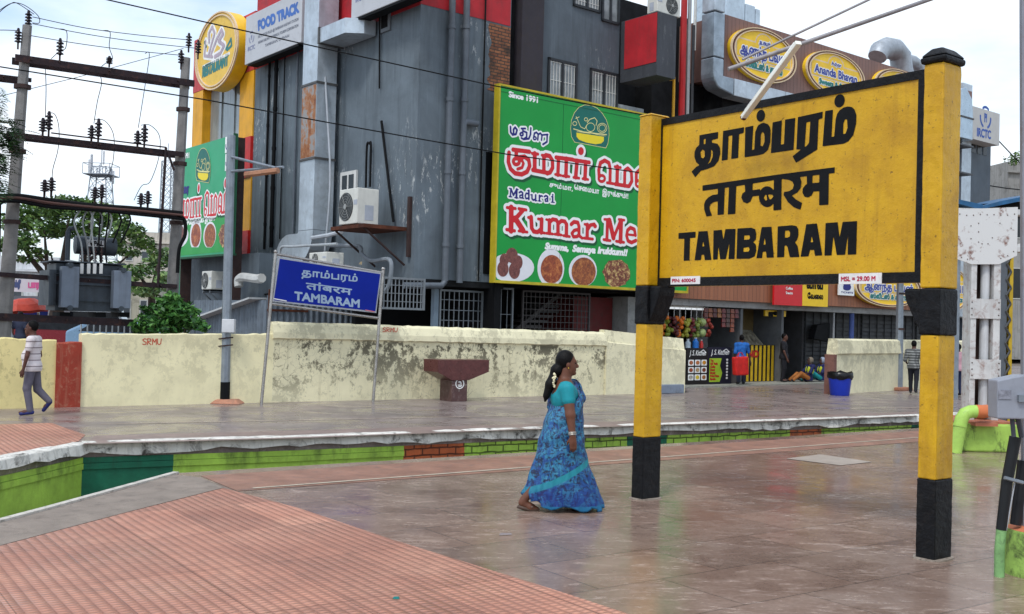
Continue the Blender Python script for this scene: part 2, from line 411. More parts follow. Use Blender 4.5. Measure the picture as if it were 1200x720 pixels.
def person(loc, head, H, label, J, vox, shirt, trouser, hair=(12, 10, 10), skin=SKIN, shoe=(30, 28, 30), belly=0, longhair=False, sleeve=.55, hem=None, look=0, extra=None, group=None):
    """J: joints in units of H. keys: lsh, lel, lwr, rsh, rel, rwr, lhip, lkn, lan, rhip, rkn, ran, neck, head, pel; lt, rt toe directions"""
    q = {k: np.array(v, float)*H for k, v in J.items()}
    ext = np.array(list(q.values())); lo = ext.min(0)-.22*H*.6-.02; hi = ext.max(0)+np.array([.13, .13, .12])*H*.9
    root = thing('person', label, 'person', loc, group)
    def part(n, B, m, parent=root): return obj(n, place(B.net(), loc, head), m, parent, smooth=True)
    s = H/1.65; r = lambda v: v*s
    mid = (q['pel']+q['neck'])/2
    B = Body(lo, hi, vox)
    P = add_head(B, q['head'], s*.98, look)
    B.cap(q['head']-np.array([.01*s, 0, .06*s]), q['neck'], r(.05), r(.06), .02)
    chest = q['neck']*.68+q['pel']*.32; bel = q['neck']*.3+q['pel']*.7
    def torso(B, g=0):
        B.ell(chest, (r(.105), r(.155), r(.16)), .04, g); B.ell(bel+np.array([r(.03*belly+.005), 0, 0]), (r(.105+.045*belly), r(.14+.02*belly), r(.15)), .05, g)
        B.ell(q['pel'], (r(.115), r(.155), r(.115)), .05, g)
        for k in 'lr': B.cap(q['neck']*.85+chest*.15, q[k+'sh'], r(.055), r(.055), .04, g)
    torso(B)
    for k in 'lr':
        B.cap(q[k+'sh'], q[k+'el'], r(.047), r(.037), .02); B.cap(q[k+'el'], q[k+'wr'], r(.036), r(.025), .015)
        d = q[k+'wr']-q[k+'el']; add_hand(B, q[k+'wr'], d, s, .5, (0, 1 if k == 'r' else -1, 0))
        B.cap(q[k+'hip'], q[k+'kn'], r(.075), r(.05), .03); B.cap(q[k+'kn'], q[k+'an'], r(.052), r(.033), .02)
        t = q[k+'t']; B.cap(q[k+'an']-np.array([r(.02), 0, 0]), q[k+'an']+t*.55, r(.033), r(.032), .02); B.cap(q[k+'an']+t*.5, q[k+'an']+t, r(.03), r(.022), .02)
    part('body', B, M(skin, .55, var=.08, sc=9))
    if shirt is not None:
        B = Body(lo, hi, vox); torso(B, r(.018)); hz = q['pel'][2]+(hem if hem is not None else -.06)*H
        B.ell(q['pel']-np.array([0, 0, r(.04)]), (r(.158), r(.195), r(.17)), .05)
        B.cut(lambda X, Y, Z: hz-Z); nk = q['neck']; B.cut(lambda X, Y, Z: r(.072)-np.sqrt((X-nk[0]-.02)**2+(Y-nk[1])**2+((Z-nk[2]-r(.02)))**2))
        for k in 'lr':
            e = q[k+'sh']*(1-sleeve)+q[k+'el']*sleeve if sleeve <= 1 else q[k+'el']; B.cap(q[k+'sh'], e, r(.064), r(.060), .03)
            if sleeve > 1: B.cap(q[k+'el'], q[k+'el']+(q[k+'wr']-q[k+'el'])*(sleeve-1), r(.055), r(.045), .02)
        part('shirt', B, shirt)
    if trouser is not None:
        B = Body(lo, hi, vox); B.ell(q['pel'], (r(.128), r(.165), r(.12)), .04)
        for k in 'lr': B.cap(q[k+'hip'], q[k+'kn'], r(.092), r(.070), .03); B.cap(q[k+'kn'], q[k+'an']+np.array([0, 0, r(.02)]), r(.068), r(.056), .02)
        part('trousers', B, trouser)
    B = Body(lo, hi, vox)
    for k in 'lr':
        t = q[k+'t']; dn = np.array([0, 0, r(.022)])
        B.cap(q[k+'an']-t*.18-dn, q[k+'an']+t*.9-dn, r(.04), r(.033), .015)
        zmin = min(q[k+'an'][2], (q[k+'an']+t)[2])-r(.07)
    part('shoes', B, M(shoe, .5))
    B = Body(lo, hi, vox); B.ell(P(-.028, 0, .035), (.094*s, .083*s, .106*s), 0)
    hc = q['head']; cl, sn = math.cos(look), math.sin(look)
    B.cut(lambda X, Y, Z: np.minimum(((X-hc[0])*cl+(Y-hc[1])*sn)*1.0-(Z-hc[2])*.75-(-.02+.015)*s, 9)+0*X)
    if longhair: B.ell(P(-.10, 0, -.01), (.05*s, .055*s, .055*s), .02)
    part('hair', B, M(hair, .6, var=.3, sc=40, spec=.12))
    E_ = MB()
    for y in (-1, 1): E_.ell(P(.070, y*.030, .008), (.011*s, .012*s, .010*s), 8, 6)
    obj('eyes', place(E_, loc, head), M((22, 18, 16), .2), root, smooth=True)
    return root, q, part
def stand(**kw):
    J = dict(pel=(0, 0, .53), neck=(-.01, 0, .83), head=(.012, 0, .925), lsh=(-.01, .115, .80), rsh=(-.01, -.115, .80), lel=(-.03, .145, .62), rel=(-.03, -.145, .62), lwr=(.02, .145, .475), rwr=(.02, -.145, .475),
             lhip=(0, .052, .50), rhip=(0, -.052, .50), lkn=(.01, .055, .28), rkn=(.01, -.055, .28), lan=(-.02, .058, .045), ran=(-.02, -.058, .045), lt=(.085, .008, -.012), rt=(.085, -.008, -.012))
    J.update(kw); return J
# ================================================================ SETTING: ground, platforms, channel
TH = 35.0
U_ = np.array([math.cos(R_(TH)), math.sin(R_(TH)), 0]); V_ = np.array([-U_[1], U_[0], 0])
def uv(s, t, z=0): return U_*s+V_*t+np.array([0, 0, z])
def sheet(name, pts, z, mat, kind='structure', thick=0):
    mb = MB()
    if thick: mb.prism([(p[0], p[1], z-thick) for p in pts], (0, 0, thick))
    else: mb.add([(p[0], p[1], z) for p in pts], [tuple(range(len(pts)))])
    return obj(name, mb, mat, kind=kind)
# materials of the setting -------------------------------------------------
def m_wetstone(name, c1, c2, c3, tile, rough=(.12, .5), jl=.35, rot=TH):
    m, t = newmat(name, .3); w = t.coord(world=True); wr = t.coord((1, 1, 1), (0, 0, -R_(rot)), world=True)
    n1 = t.noise(w, 1.3, 9, .68, .4); vs = t.coord((1., 2.6, 1), (0, 0, -R_(rot-14)), world=True); n2 = t.noise(vs, 3.4, 11, .78, 1.1); n3 = t.noise(w, 26, 4, .7)
    col = t.ramp(n1, [(.3, lin(c1)), (.5, lin(c2)), (.72, lin(c3))])
    sc = t.ramp(n2, [(.52, 0.), (.64, .5)]); col = t.mix(sc, col, lin(tuple(min(255, v+38) for v in c3)))
    col = t.mix(t.math('MULTIPLY', t.ramp(n3, [(.35, .0), (.7, 1.)]), .30), col, lin(tuple(v*.55 for v in c1)))
    b = t.new('TexBrick'); b.inputs['Scale'].default_value = 1; b.inputs['Mortar Size'].default_value = .009; b.inputs['Brick Width'].default_value = tile[0]; b.inputs['Row Height'].default_value = tile[1]
    b.inputs['Color1'].default_value = (.86, .86, .86, 1); b.inputs['Color2'].default_value = (1.10, 1.05, 1.02, 1); b.inputs['Mortar'].default_value = (jl, jl, jl, 1); b.inputs['Bias'].default_value = 0.1
    t.lk(wr, b.inputs['Vector']); col = t.mix(.85, col, b.outputs['Color'], 'MULTIPLY')
    t.lk(col, t.b.inputs['Base Color'])
    nr = t.noise(w, .8, 6, .65, .8); rr = t.ramp(nr, [(.36, rough[0]), (.66, rough[1])]); rr = t.math('ADD', rr, t.math('MULTIPLY', sc, .25)); t.lk(rr, t.b.inputs['Roughness'])
    bb = t.bump(t.noise(w, 40, 5, .7), .05, .008); t.bump(n2, .035, .01, bb); return m
def m_tactile():
    m, t = newmat('tactile_tile', .55); w = t.coord((1, 1, 1), (0, 0, -R_(TH)), world=True); ww = t.coord(world=True)
    sx = t.sep(w)
    def groove(a, p, sh): return t.math('POWER', t.math('ABSOLUTE', t.math('SINE', t.math('MULTIPLY', a, math.pi/p))), sh)
    gx = groove(sx[0], .078, 1.0); gy = groove(sx[1], .056, .55); h = t.math('MULTIPLY', gx, gy)
    n1 = t.noise(ww, .9, 8, .62, .3); n2 = t.noise(ww, 9, 6, .7)
    col = t.ramp(n1, [(.28, lin((170, 118, 98))), (.5, lin((198, 140, 116))), (.75, lin((212, 160, 134)))])
    col = t.mix(t.ramp(n2, [(.42, 0.), (.66, .5)]), col, lin((156, 116, 98))); n5 = t.noise(ww, 2.6, 8, .75, .8); col = t.mix(t.ramp(n5, [(.57, 0.), (.68, .45)]), col, lin((134, 98, 84)))
    col = t.mix(t.math('MULTIPLY', t.math('SUBTRACT', 1.0, h), .46), col, lin((118, 74, 62)))
    b = t.new('TexBrick'); b.offset = .0; b.inputs['Scale'].default_value = 1; b.inputs['Mortar Size'].default_value = .005; b.inputs['Brick Width'].default_value = .6; b.inputs['Row Height'].default_value = 1.2
    b.inputs['Color1'].default_value = (.80, .78, .78, 1); b.inputs['Color2'].default_value = (1.08, 1.06, 1.05, 1); b.inputs['Mortar'].default_value = (.5, .46, .44, 1); t.lk(w, b.inputs['Vector'])
    t.lk(t.mix(1., col, b.outputs['Color'], 'MULTIPLY'), t.b.inputs['Base Color'])
    t.lk(t.ramp(t.noise(ww, 1.2, 5), [(.35, .32), (.65, .68)]), t.b.inputs['Roughness'])
    bb = t.bump(h, 1., .016); t.bump(n2, .2, .01, bb); return m
MAT_NEAR = m_wetstone('wet_granite', (120, 98, 86), (142, 120, 107), (160, 140, 127), (1.15, .78), (.06, .30), jl=.6)
MAT_FAR = m_wetstone('wet_far_stone', (108, 99, 96), (134, 122, 118), (152, 141, 136), (1.3, .9), (.14, .48), jl=.66)
MAT_TAC = m_tactile()
MAT_CONC = M((138, 126, 115), .75, var=.16, sc=2.2, dirt=.5, dirtc=(92, 82, 74), bump=.35, bsc=40)
MAT_RED = M((152, 112, 94), .42, var=.2, sc=2.5, dirt=.8, dirtc=(122, 98, 88), bump=.2, bsc=30)
MAT_LINE = M((188, 180, 160), .6, var=.15, sc=4, dirt=.7, dirtc=(140, 120, 110))
# ground and far paving
sheet('ground', [(-900, -900), (900, -900), (900, 1500), (-900, 1500)], -1.06, M((112, 100, 88), .9, var=.2, sc=.8, dirt=.6, bump=.5, bsc=12), thick=0)
# near platform (a slab with real edge); tactile paving and lines on top
nE = [G(1300, 488), G(1075, 502), G(640, 529), G(200, 555)]
nL = [G(150, 571), G(60, 596), G(0, 612), G(-120, 645), G(-300, 720)]
near = [p[:2] for p in nE]+[p[:2] for p in nL]+[(-5.2, 2.0), (-5.4, -6), (30, -6), (30, 26)]
sheet('near_platform', near, 0.0, MAT_NEAR, thick=1.0)
# concrete end strip and painted edge
strip = [G(200, 556.5), G(152, 572.5), G(60, 597.5), G(0, 613.5), G(-120, 647), G(-300, 722), G(-300, 790), G(-60, 668), G(0, 640), G(140, 603), G(262, 572), G(235, 560)]
sheet('platform_end_strip', [p[:2] for p in strip], .004, MAT_CONC)
mb = MB()
rim = [G(208, 555), G(150, 571), G(60, 596), G(0, 612), G(-120, 645)]
for a, b in zip(rim, rim[1:]):
    d = b-a; d /= np.linalg.norm(d); n = np.array([d[1], -d[0], 0]); n = n if n[1] > 0 else -n
    mb.hexa([a-n*.02, b-n*.02, b+n*.05, a+n*.05, a-n*.02+[0, 0, .02], b-n*.02+[0, 0, .02], b+n*.05+[0, 0, .02], a+n*.05+[0, 0, .02]])
obj('platform_rim', mb, M((196, 190, 180), .7, dirt=.6, sc=8), kind='structure')
tac = [G(262, 572.5), G(350, 596), G(460, 633), G(560, 664), G(650, 692), G(742, 722), G(820, 760), G(600, 1500), G(-200, 1100), G(-300, 792), G(-60, 668.5), G(0, 640.5), G(140, 603.5)]
sheet('tactile_paving', [p[:2] for p in tac], .004, MAT_TAC)
# red band along the near platform edge, white line
a0, a1 = G(235, 558), G(1290, 492); d = (a1-a0)/np.linalg.norm(a1-a0); n = np.array([d[1], -d[0], 0])
sheet('platform_edge_band', [a0[:2], a1[:2], (a1+n*1.15)[:2], (a0+n*1.15)[:2]], .003, MAT_RED)
def line(name, pa, pb, w, mat, z):
    d = (pb-pa)/np.linalg.norm(pb-pa); n = np.array([d[1], -d[0], 0])*w/2
    sheet(name, [(pa+n)[:2], (pb+n)[:2], (pb-n)[:2], (pa-n)[:2]], z, mat)
line('platform_line', G(296, 573), G(1290, 497), .05, MAT_LINE, .008)
sheet('floor_slab', [G(921, 538)[:2], G(962, 533)[:2], G(1022, 542)[:2], G(985, 546)[:2]], .006, M((172, 160, 148), .35, var=.1, sc=4))
# far platform
fE = [G(-260, 610), G(-60, 556), G(0, 538.5), G(48, 529), G(97, 519), G(350, 512), G(600, 503), G(850, 495), G(1075, 487), G(1300, 477)]
far = [p[:2] for p in fE]+[uv(60, 14.5)[:2], uv(60, 60)[:2], uv(-60, 60)[:2], uv(-60, 9)[:2]]
sheet('far_platform', far, -.001, MAT_FAR, thick=.20)
sheet('street', [uv(-700, 58)[:2], uv(700, 58)[:2], uv(700, 1100)[:2], uv(-700, 1100)[:2]], -.03, M((88, 84, 80), .85, var=.15, sc=.5))
a0, a1 = G(118, 497.5), G(1120, 477); line('far_platform_line', a0, a1, .07, M((182, 166, 150), .6, dirt=.5, sc=5), .004)
fb = [G(97, 521), G(350, 514), G(600, 504.5), G(850, 496.2), G(1075, 488)]; fb2 = [G(1075, 483), G(850, 490.5), G(600, 498), G(350, 505), G(112, 511)]
sheet('far_edge_band', [p[:2] for p in fb+fb2], .004, M((142, 122, 115), .4, var=.15, sc=2.5, dirt=.6, dirtc=(122, 108, 103)))
tl = [G(-60, 552), G(0, 535), G(45, 527), G(92, 517.5), G(100, 510), G(60, 496), G(-80, 500)]
sheet('far_tactile_paving', [p[:2] for p in tl], .004, MAT_TAC)
# coping stones: uneven broken white slabs along the edge
MAT_COP = M((224, 220, 210), .8, var=.14, sc=1.6, dirt=.95, dirtc=(48, 44, 36), bump=.5, bsc=25, streak=.45)
def coping(pts, h0, name):
    mb = MB(); rr = random.Random(3); P = []
    for a, b in zip(pts, pts[1:]):
        L = np.linalg.norm(b-a); m = max(2, int(L/.22))
        for i in range(m): P.append(a+(b-a)*i/m)
    P.append(pts[-1]); prev = None
    for i, p in enumerate(P):
        d = P[min(i+1, len(P)-1)]-P[max(i-1, 0)]; d /= np.linalg.norm(d); n = np.array([d[1], -d[0], 0])
        o = .07+rr.uniform(-.03, .02); h = h0*(.75+.4*abs(math.sin(i*.37)*math.cos(i*.11)))+rr.uniform(-.022, .018); zt = .010+rr.uniform(-.008, .006)
        q = [p+n*o+[0, 0, zt-.012], p+n*(o-.012)+[0, 0, zt], p-n*.16+[0, 0, zt], p-n*.16+[0, 0, -h], p+n*(o+.03)+[0, 0, -h]]
        mb.v += [tuple(x) for x in q]
    for i in range(len(P)-1):
        for k in range(5): mb.f.append((i*5+k, i*5+(k+1) % 5, (i+1)*5+(k+1) % 5, (i+1)*5+k)); mb.m.append(0)
    mb.f += [(0, 1, 2, 3, 4), tuple((len(P)-1)*5+k for k in range(5))]; mb.m += [0, 0]
    return obj(name, mb, MAT_COP, kind='structure')
coping(fE[4:], .15, 'edge_coping'); coping(fE[:5], .13, 'edge_coping')
# painted platform wall below: sections of lime, bottle green and orange, two string courses
def m_edgepaint(name, c, brick=False):
    m, t = newmat(name, .65); w = t.coord(world=True); wr = t.coord((1, 1, 1), (0, 0, -R_(30)), world=True)
    n = t.noise(w, 2.2, 9, .72); L = lin(c); col = t.ramp(n, [(.3, tuple(x*.62 for x in L[:3])+(1,)), (.7, tuple(min(1, x*1.12) for x in L[:3])+(1,))])
    vs = t.coord((2.2, 2.2, .8), world=True); ns = t.noise(vs, 1.5, 9, .75); z = t.sep(w)[2]
    top = t.ramp(t.math('ADD', z, .55), [(.02, .12), (.45, .9)])
    col = t.mix(t.math('MULTIPLY', t.ramp(ns, [(.50, 0.), (.64, .9)]), top), col, lin((38, 44, 26)))
    if brick:
        cm = t.new('CombineXYZ'); s = t.sep(wr); t.lk(s[0], cm.inputs[0]); t.lk(s[2], cm.inputs[1]); nn = t.noise(w, 4, 4)
        ad = t.new('VectorMath'); ad.operation = 'ADD'; t.lk(cm.outputs[0], ad.inputs[0]); vm = t.new('CombineXYZ'); t.lk(t.math('MULTIPLY', nn, .06), vm.inputs[1]); t.lk(vm.outputs[0], ad.inputs[1])
        b = t.new('TexBrick'); b.inputs['Scale'].default_value = 1; b.inputs['Brick Width'].default_value = .30; b.inputs['Row Height'].default_value = .115; b.inputs['Mortar Size'].default_value = .014; b.inputs['Mortar Smooth'].default_value = .4
        b.inputs['Color1'].default_value = (1, 1, 1, 1); b.inputs['Color2'].default_value = (.85, .85, .85, 1); b.inputs['Mortar'].default_value = (.14, .14, .12, 1); t.lk(ad.outputs[0], b.inputs['Vector'])
        col = t.mix(.9, col, b.outputs['Color'], 'MULTIPLY'); t.bump(t.math('SUBTRACT', 1., b.outputs['Fac']), .8, .02)
    else: t.bump(t.noise(w, 14, 6, .65), .25, .02)
    t.lk(col, t.b.inputs['Base Color']); return m
LIME, BOTTLE, ORNG = (174, 214, 80), (10, 108, 78), (206, 104, 54)
def edge_wall(pts, secs, rib=True):
    """secs: (x0, x1, colour, bricks) along photo columns; the wall follows the platform edge"""
    for x0, x1, c, br in secs:
        mb = MB(); P = []
        def at(x):
            for (xa, pa), (xb, pb) in zip(pts, pts[1:]):
                if xa <= x <= xb: return pa+(pb-pa)*(x-xa)/(xb-xa)
            return pts[-1][1]
        xs = [x0]+[xa for xa, _ in pts if x0 < xa < x1]+[x1]
        for xa, xb in zip(xs, xs[1:]):
            a, b = at(xa), at(xb); d = (b-a)/np.linalg.norm(b-a); n = np.array([d[1], -d[0], 0])
            def bx(z0, z1, o): mb.hexa([a+n*o+[0, 0, z0], b+n*o+[0, 0, z0], b-n*.25+[0, 0, z0], a-n*.25+[0, 0, z0], a+n*o+[0, 0, z1], b+n*o+[0, 0, z1], b-n*.25+[0, 0, z1], a-n*.25+[0, 0, z1]])
            bx(-1.05, -.36, 0)
            if br: bx(-.36, -.14, -.012)
            else:
                bx(-.36, -.28, .03); bx(-.28, -.275, -.01); bx(-.275, -.20, .018); bx(-.20, -.14, -.006)
        obj('platform_wall', mb, m_edgepaint('edge_paint', c, br), kind='structure')
XE = [-260, -60, 0, 48, 97, 350, 600, 850, 1075, 1300]
ptsE = list(zip(XE, fE))
edge_wall(ptsE, [(-260, 97, LIME, False), (97, 198, BOTTLE, False), (198, 466, LIME, False), (466, 540, ORNG, True), (540, 728, LIME, True), (728, 776, BOTTLE, True), (776, 920, LIME, True), (920, 956, ORNG, True), (956, 1068, LIME, True), (1068, 1088, BOTTLE, True), (1088, 1300, LIME, True)])
# ================================================================ BOUNDARY WALLS
FW = Fr(G(310, 472)[:2], TH)
def m_limewash(name, c, mould=1.0, peel=1.0, top=1.4):
    m, t = newmat(name, .85); w = t.coord(world=True); L = lin(c)
    n1 = t.noise(w, 1.1, 8, .62, .3); col = t.ramp(n1, [(.28, tuple(x*.80 for x in L[:3])+(1,)), (.55, L), (.8, tuple(min(1, x*1.1) for x in L[:3])+(1,))])
    z = t.sep(w)[2]; vs = t.coord((1.8, 1.8, 1.5), world=True); n2 = t.math('MULTIPLY_ADD', t.noise(w, .8, 4, .6), .35, t.math('MULTIPLY', t.noise(vs, 2.6, 12, .80, .12), .65))
    band = t.ramp(t.math('DIVIDE', z, top), [(.05, .25), (.45, .75), (.80, 1.0), (.98, .5)])
    f = t.math('MULTIPLY', t.ramp(n2, [(.505, 0.), (.535, .95)]), band); col = t.mix(t.math('MULTIPLY', f, mould), col, lin((58, 52, 38)))
    vv = t.coord((7, 7, .6), world=True); ns = t.noise(vv, 1.2, 6, .6); col = t.mix(t.math('MULTIPLY', t.ramp(ns, [(.55, 0.), (.75, .4)]), mould), col, lin((120, 108, 78)))
    vo = t.new('TexVoronoi'); vo.feature = 'DISTANCE_TO_EDGE'; vo.inputs['Scale'].default_value = 5.5; nn = t.noise(w, 5, 5, .6); ad = t.new('VectorMath'); ad.operation = 'ADD'
    vm = t.new('CombineXYZ'); t.lk(t.math('MULTIPLY', nn, .35), vm.inputs[0]); t.lk(t.math('MULTIPLY', nn, .3), vm.inputs[2]); t.lk(w, ad.inputs[0]); t.lk(vm.outputs[0], ad.inputs[1]); t.lk(ad.outputs[0], vo.inputs['Vector'])
    crack = t.ramp(vo.outputs['Distance'], [(.008, 1.), (.03, 0.)]); msk = t.ramp(t.noise(w, 1.3, 4), [(.45, 0.), (.62, 1.)])
    col = t.mix(t.math('MULTIPLY', t.math('MULTIPLY', crack, msk), .7*peel), col, lin((70, 60, 44)))
    hole = t.ramp(t.noise(w, 3.3, 5, .6, .2), [(.705, 0.), (.72, 1.)]); col = t.mix(t.math('MULTIPLY', hole, peel*.9), col, lin((98, 86, 72)))
    t.lk(col, t.b.inputs['Base Color']); b1 = t.bump(t.noise(w, 7, 8, .7), .35*max(peel, .35), .03); b2 = t.bump(t.math('MULTIPLY', hole, -1.), .4*peel, .03, b1); t.bump(crack, .25*peel, -.02, b2); return m
CREAM = (222, 212, 172)
MW_A = m_limewash('limewash_smooth', (235, 225, 182), .22, .12, 1.4); MW_Y = m_limewash('limewash_yellow', (228, 211, 148), .35, .2, 1.2); MW_C = m_limewash('limewash_coping', (230, 222, 186), .35, .35, 2.2); MW_B = m_limewash('limewash_old', (230, 221, 183), .95, 1.0, 1.5)
wall = thing('boundary_wall', 'long cream limewashed wall with peeling plaster behind the far platform', 'wall', FW.pt(3, 0, 0))
def wavy_wall(name, a0, a1, zt0, zt1, o0, o1, mat, amp=.012, step=.12, cap=None, label=None):
    mb = MB(); n = max(2, int((a1-a0)/step)); rr = random.Random(int(a0*100)+5); st = []
    for i in range(n+1):
        a = a0+(a1-a0)*i/n; z = zt0+(zt1-zt0)*i/n+rr.uniform(-amp, amp)
        st.append((a, z))
    prof = (lambda z: [(o1, -.2), (o1, z-.02), (o1-.02, z), (o0+.02, z), (o0, z-.02), (o0, -.2)]) if cap is None else cap
    k = len(prof(1.))
    for a, z in st:
        for o, zz in prof(z): mb.v.append(tuple(FW.pt(a, zz, o)))
    for i in range(n):
        for j in range(k): mb.f.append((i*k+j, i*k+(j+1) % k, (i+1)*k+(j+1) % k, (i+1)*k+j)); mb.m.append(0)
    mb.f += [tuple(range(k)), tuple(n*k+j for j in range(k))]; mb.m += [0, 0]
    return obj(name, mb, mat, wall, label=label)
wavy_wall('wall_section', -7.5, -4.06, 1.36, 1.24, -.24, 0, MW_Y)
wavy_wall('pillar', -4.06, -3.62, 1.20, 1.21, -.28, .05, M((150, 58, 42), .8, var=.12, sc=3, dirt=.35, dirtc=(190, 160, 130), streak=.3, bump=.2), label='brick red painted pillar in the wall')
wavy_wall('wall_section', -3.62, .16, 1.37, 1.42, -.24, 0, MW_A)
wavy_wall('wall_section', .16, 9.13, 1.34, 1.30, -.24, .0, MW_B)
wavy_wall('coping', .13, 9.13, 1.68, 1.60, -.30, .07, MW_C, .01, cap=lambda z: [(.012, z-.36), (.06, z-.34), (.055, z-.22), (.0, z-.06), (-.06, z), (-.2, z-.01), (-.27, z-.06), (-.30, z-.16), (-.30, z-.36)])
wavy_wall('wall_section', 9.13, 11.93, 1.66, 1.47, -.30, .05, MW_C, .006, cap=lambda z: [(.05, -.2), (.05, z-.32), (.0, z-.3), (-.06, z), (-.25, z), (-.30, z-.3), (-.30, -.2)])
# graffiti
f = lambda x, y: FW.px(x, y, .004)
def graffiti(x, y, w, h, n, txt='SRMU'):
    p0, p1 = FW.px(x, y+h), FW.px(x+w, y+h); hh = FW.px(x, y)[1]-p0[1]
    ik = Ink(); L = p1[0]-p0[0]; c = L/4*.78; st = {'S': [[(1, .9), (.5, 1), (0, .8), (.3, .55), (.9, .4), (.9, .1), (.4, 0), (0, .1)]], 'R': [[(0, 0), (0, 1), (.8, .95), (.85, .6), (0, .5), (.9, 0)]], 'M': [[(0, 0), (.05, 1), (.5, .4), (.95, 1), (1, 0)]], 'U': [[(0, 1), (.05, .2), (.5, 0), (.9, .2), (1, 1)]]}
    for i, ch in enumerate(txt):
        for s_ in st[ch]: ik.stroke([(p0[0]+i*L/4+q[0]*c, p0[1]+q[1]*hh) for q in s_], .016)
    letter('graffiti', ik, FW, n, .006, M((186, 72, 52), .8), wall)
graffiti(167, 397, 23, 7, .004); graffiti(447, 384, 18, 5, .066)
# right stretch of wall beyond the shop entrance
FW2 = Fr(G(979, 462.2)[:2], math.degrees(math.atan2(*(G(1128, 453)-G(979, 462.2))[[1, 0]])))
w2 = thing('boundary_wall', 'short cream wall with mouldy capping right of the shops behind the blue bin', 'wall', FW2.pt(2, 0))
L2 = FW2.px(1160, 440)[0]; z2 = FW2.px(975, 397)[1]; mb = MB()
pr = [(0, -.2), (0, z2-.45), (.07, z2-.42), (.03, z2-.05), (-.05, z2), (-.25, z2), (-.3, z2-.4), (-.3, -.2)]
mb.prism([FW2.pt(0, z, o) for o, z in pr], FW2.e*L2); obj('wall_section', mb, MW_C, w2)
mb = MB(); mb.fbox(FW2, -.14, 0, -.1, z2-.45, -.28, .02); obj('end_post', mb, M((122, 84, 74), .8, dirt=.4), w2)
# ================================================================ THE FOOD BUILDING
K = (-2.46, 25.95)
FR = Fr(K, 38.8); FL = Fr(K, 128.8, -1)
bld = thing('food_building', 'large grey two sided building with red bands and wood clad shop front behind the wall', 'building', (K[0], K[1], 0))
def m_plaster(name, c, peel=.5, light=(176, 180, 180)):
    m, t = newmat(name, .7); w = t.coord(world=True); L = lin(c)
    n = t.noise(w, .9, 8, .62, .4); col = t.ramp(n, [(.3, tuple(x*.74 for x in L[:3])+(1,)), (.52, L), (.75, tuple(min(1, x*1.25) for x in L[:3])+(1,))])
    vs = t.coord((4, 4, .3), world=True); ns = t.noise(vs, 1.1, 7, .65); col = t.mix(t.math('MULTIPLY', t.ramp(ns, [(.48, 0.), (.70, .6)]), .9), col, tuple(x*.40 for x in L[:3])+(1,))
    col = t.mix(t.math('MULTIPLY', t.ramp(t.noise(vs, 2.3, 6, .6), [(.58, 0.), (.75, .5)]), .5), col, tuple(min(1, x*2.0) for x in L[:3])+(1,))
    ps = t.coord((1.6, 1.6, .55), world=True); a = t.noise(ps, 4.5, 11, .8, .3); b = t.noise(w, .45, 3, .5)
    f = t.math('MULTIPLY', t.ramp(a, [(.56, 0.), (.59, 1.)]), t.ramp(b, [(.52, 0.), (.60, 1.)])); col = t.mix(t.math('MULTIPLY', f, peel), col, lin(light))
    f2 = t.ramp(t.noise(w, 1.05, 4, .5, .3), [(.735, 0.), (.745, 1.)]); col = t.mix(t.math('MULTIPLY', f2, peel), col, lin((176, 156, 120)))
    t.lk(col, t.b.inputs['Base Color']); b1 = t.bump(t.noise(w, 6, 8, .7), .25, .03); t.bump(f, .4, -.02, b1); return m
GREY = m_plaster('grey_plaster', (96, 107, 115), 1.0)
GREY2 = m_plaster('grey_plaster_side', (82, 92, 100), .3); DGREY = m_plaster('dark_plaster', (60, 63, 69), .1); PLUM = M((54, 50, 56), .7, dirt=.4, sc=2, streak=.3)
REDP = M((176, 38, 46), .6, var=.14, sc=1.5, dirt=.3, dirtc=(110, 50, 50), streak=.35); YELP = M((222, 160, 30), .5, var=.1, sc=2, streak=.2)
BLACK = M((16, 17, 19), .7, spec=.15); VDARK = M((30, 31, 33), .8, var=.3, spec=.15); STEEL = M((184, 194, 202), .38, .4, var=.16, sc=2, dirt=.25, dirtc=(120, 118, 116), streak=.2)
STEELD = M((150, 162, 172), .34, .45, var=.2, sc=2, dirt=.2); GPAINT = M((112, 118, 124), .5, .1, var=.12, sc=5, streak=.2); WHITEP = M((214, 214, 210), .5, var=.06, streak=.2, dirt=.15)
RUST = M((92, 52, 36), .85, .2, var=.35, sc=4, dirt=.6, dirtc=(64, 40, 32)); BROWN = M((62, 48, 46), .7, .2, var=.2, sc=5, dirt=.4, dirtc=(88, 54, 42))
Z0, ZT = 2.82, 11.95
# corner block
mb = MB(); mb.prism([FR.pt(2.87, Z0), FR.pt(0, Z0), FL.pt(9.4, Z0), FL.pt(9.4, Z0, -9), FR.pt(2.87, Z0, -9)], (0, 0, ZT-Z0)); obj('corner_wall', mb, GREY, bld)
mb = MB(); mb.fbox(FR, -.012, 2.84, 9.64, ZT, 0, .012); obj('red_band', mb, REDP, bld)
mb = MB(); mb.fbox(FL, 0, 9.38, 9.62, ZT, 0, .012); obj('red_band', mb, REDP, bld)
# bottom slab lip
mb = MB(); mb.fbox(FR, .02, 2.86, 2.66, Z0-.003, -1.1, -.01); mb.fbox(FL, .02, 9.4, 2.70, Z0-.003, -1.1, -.02); obj('slab_edge', mb, VDARK, bld)
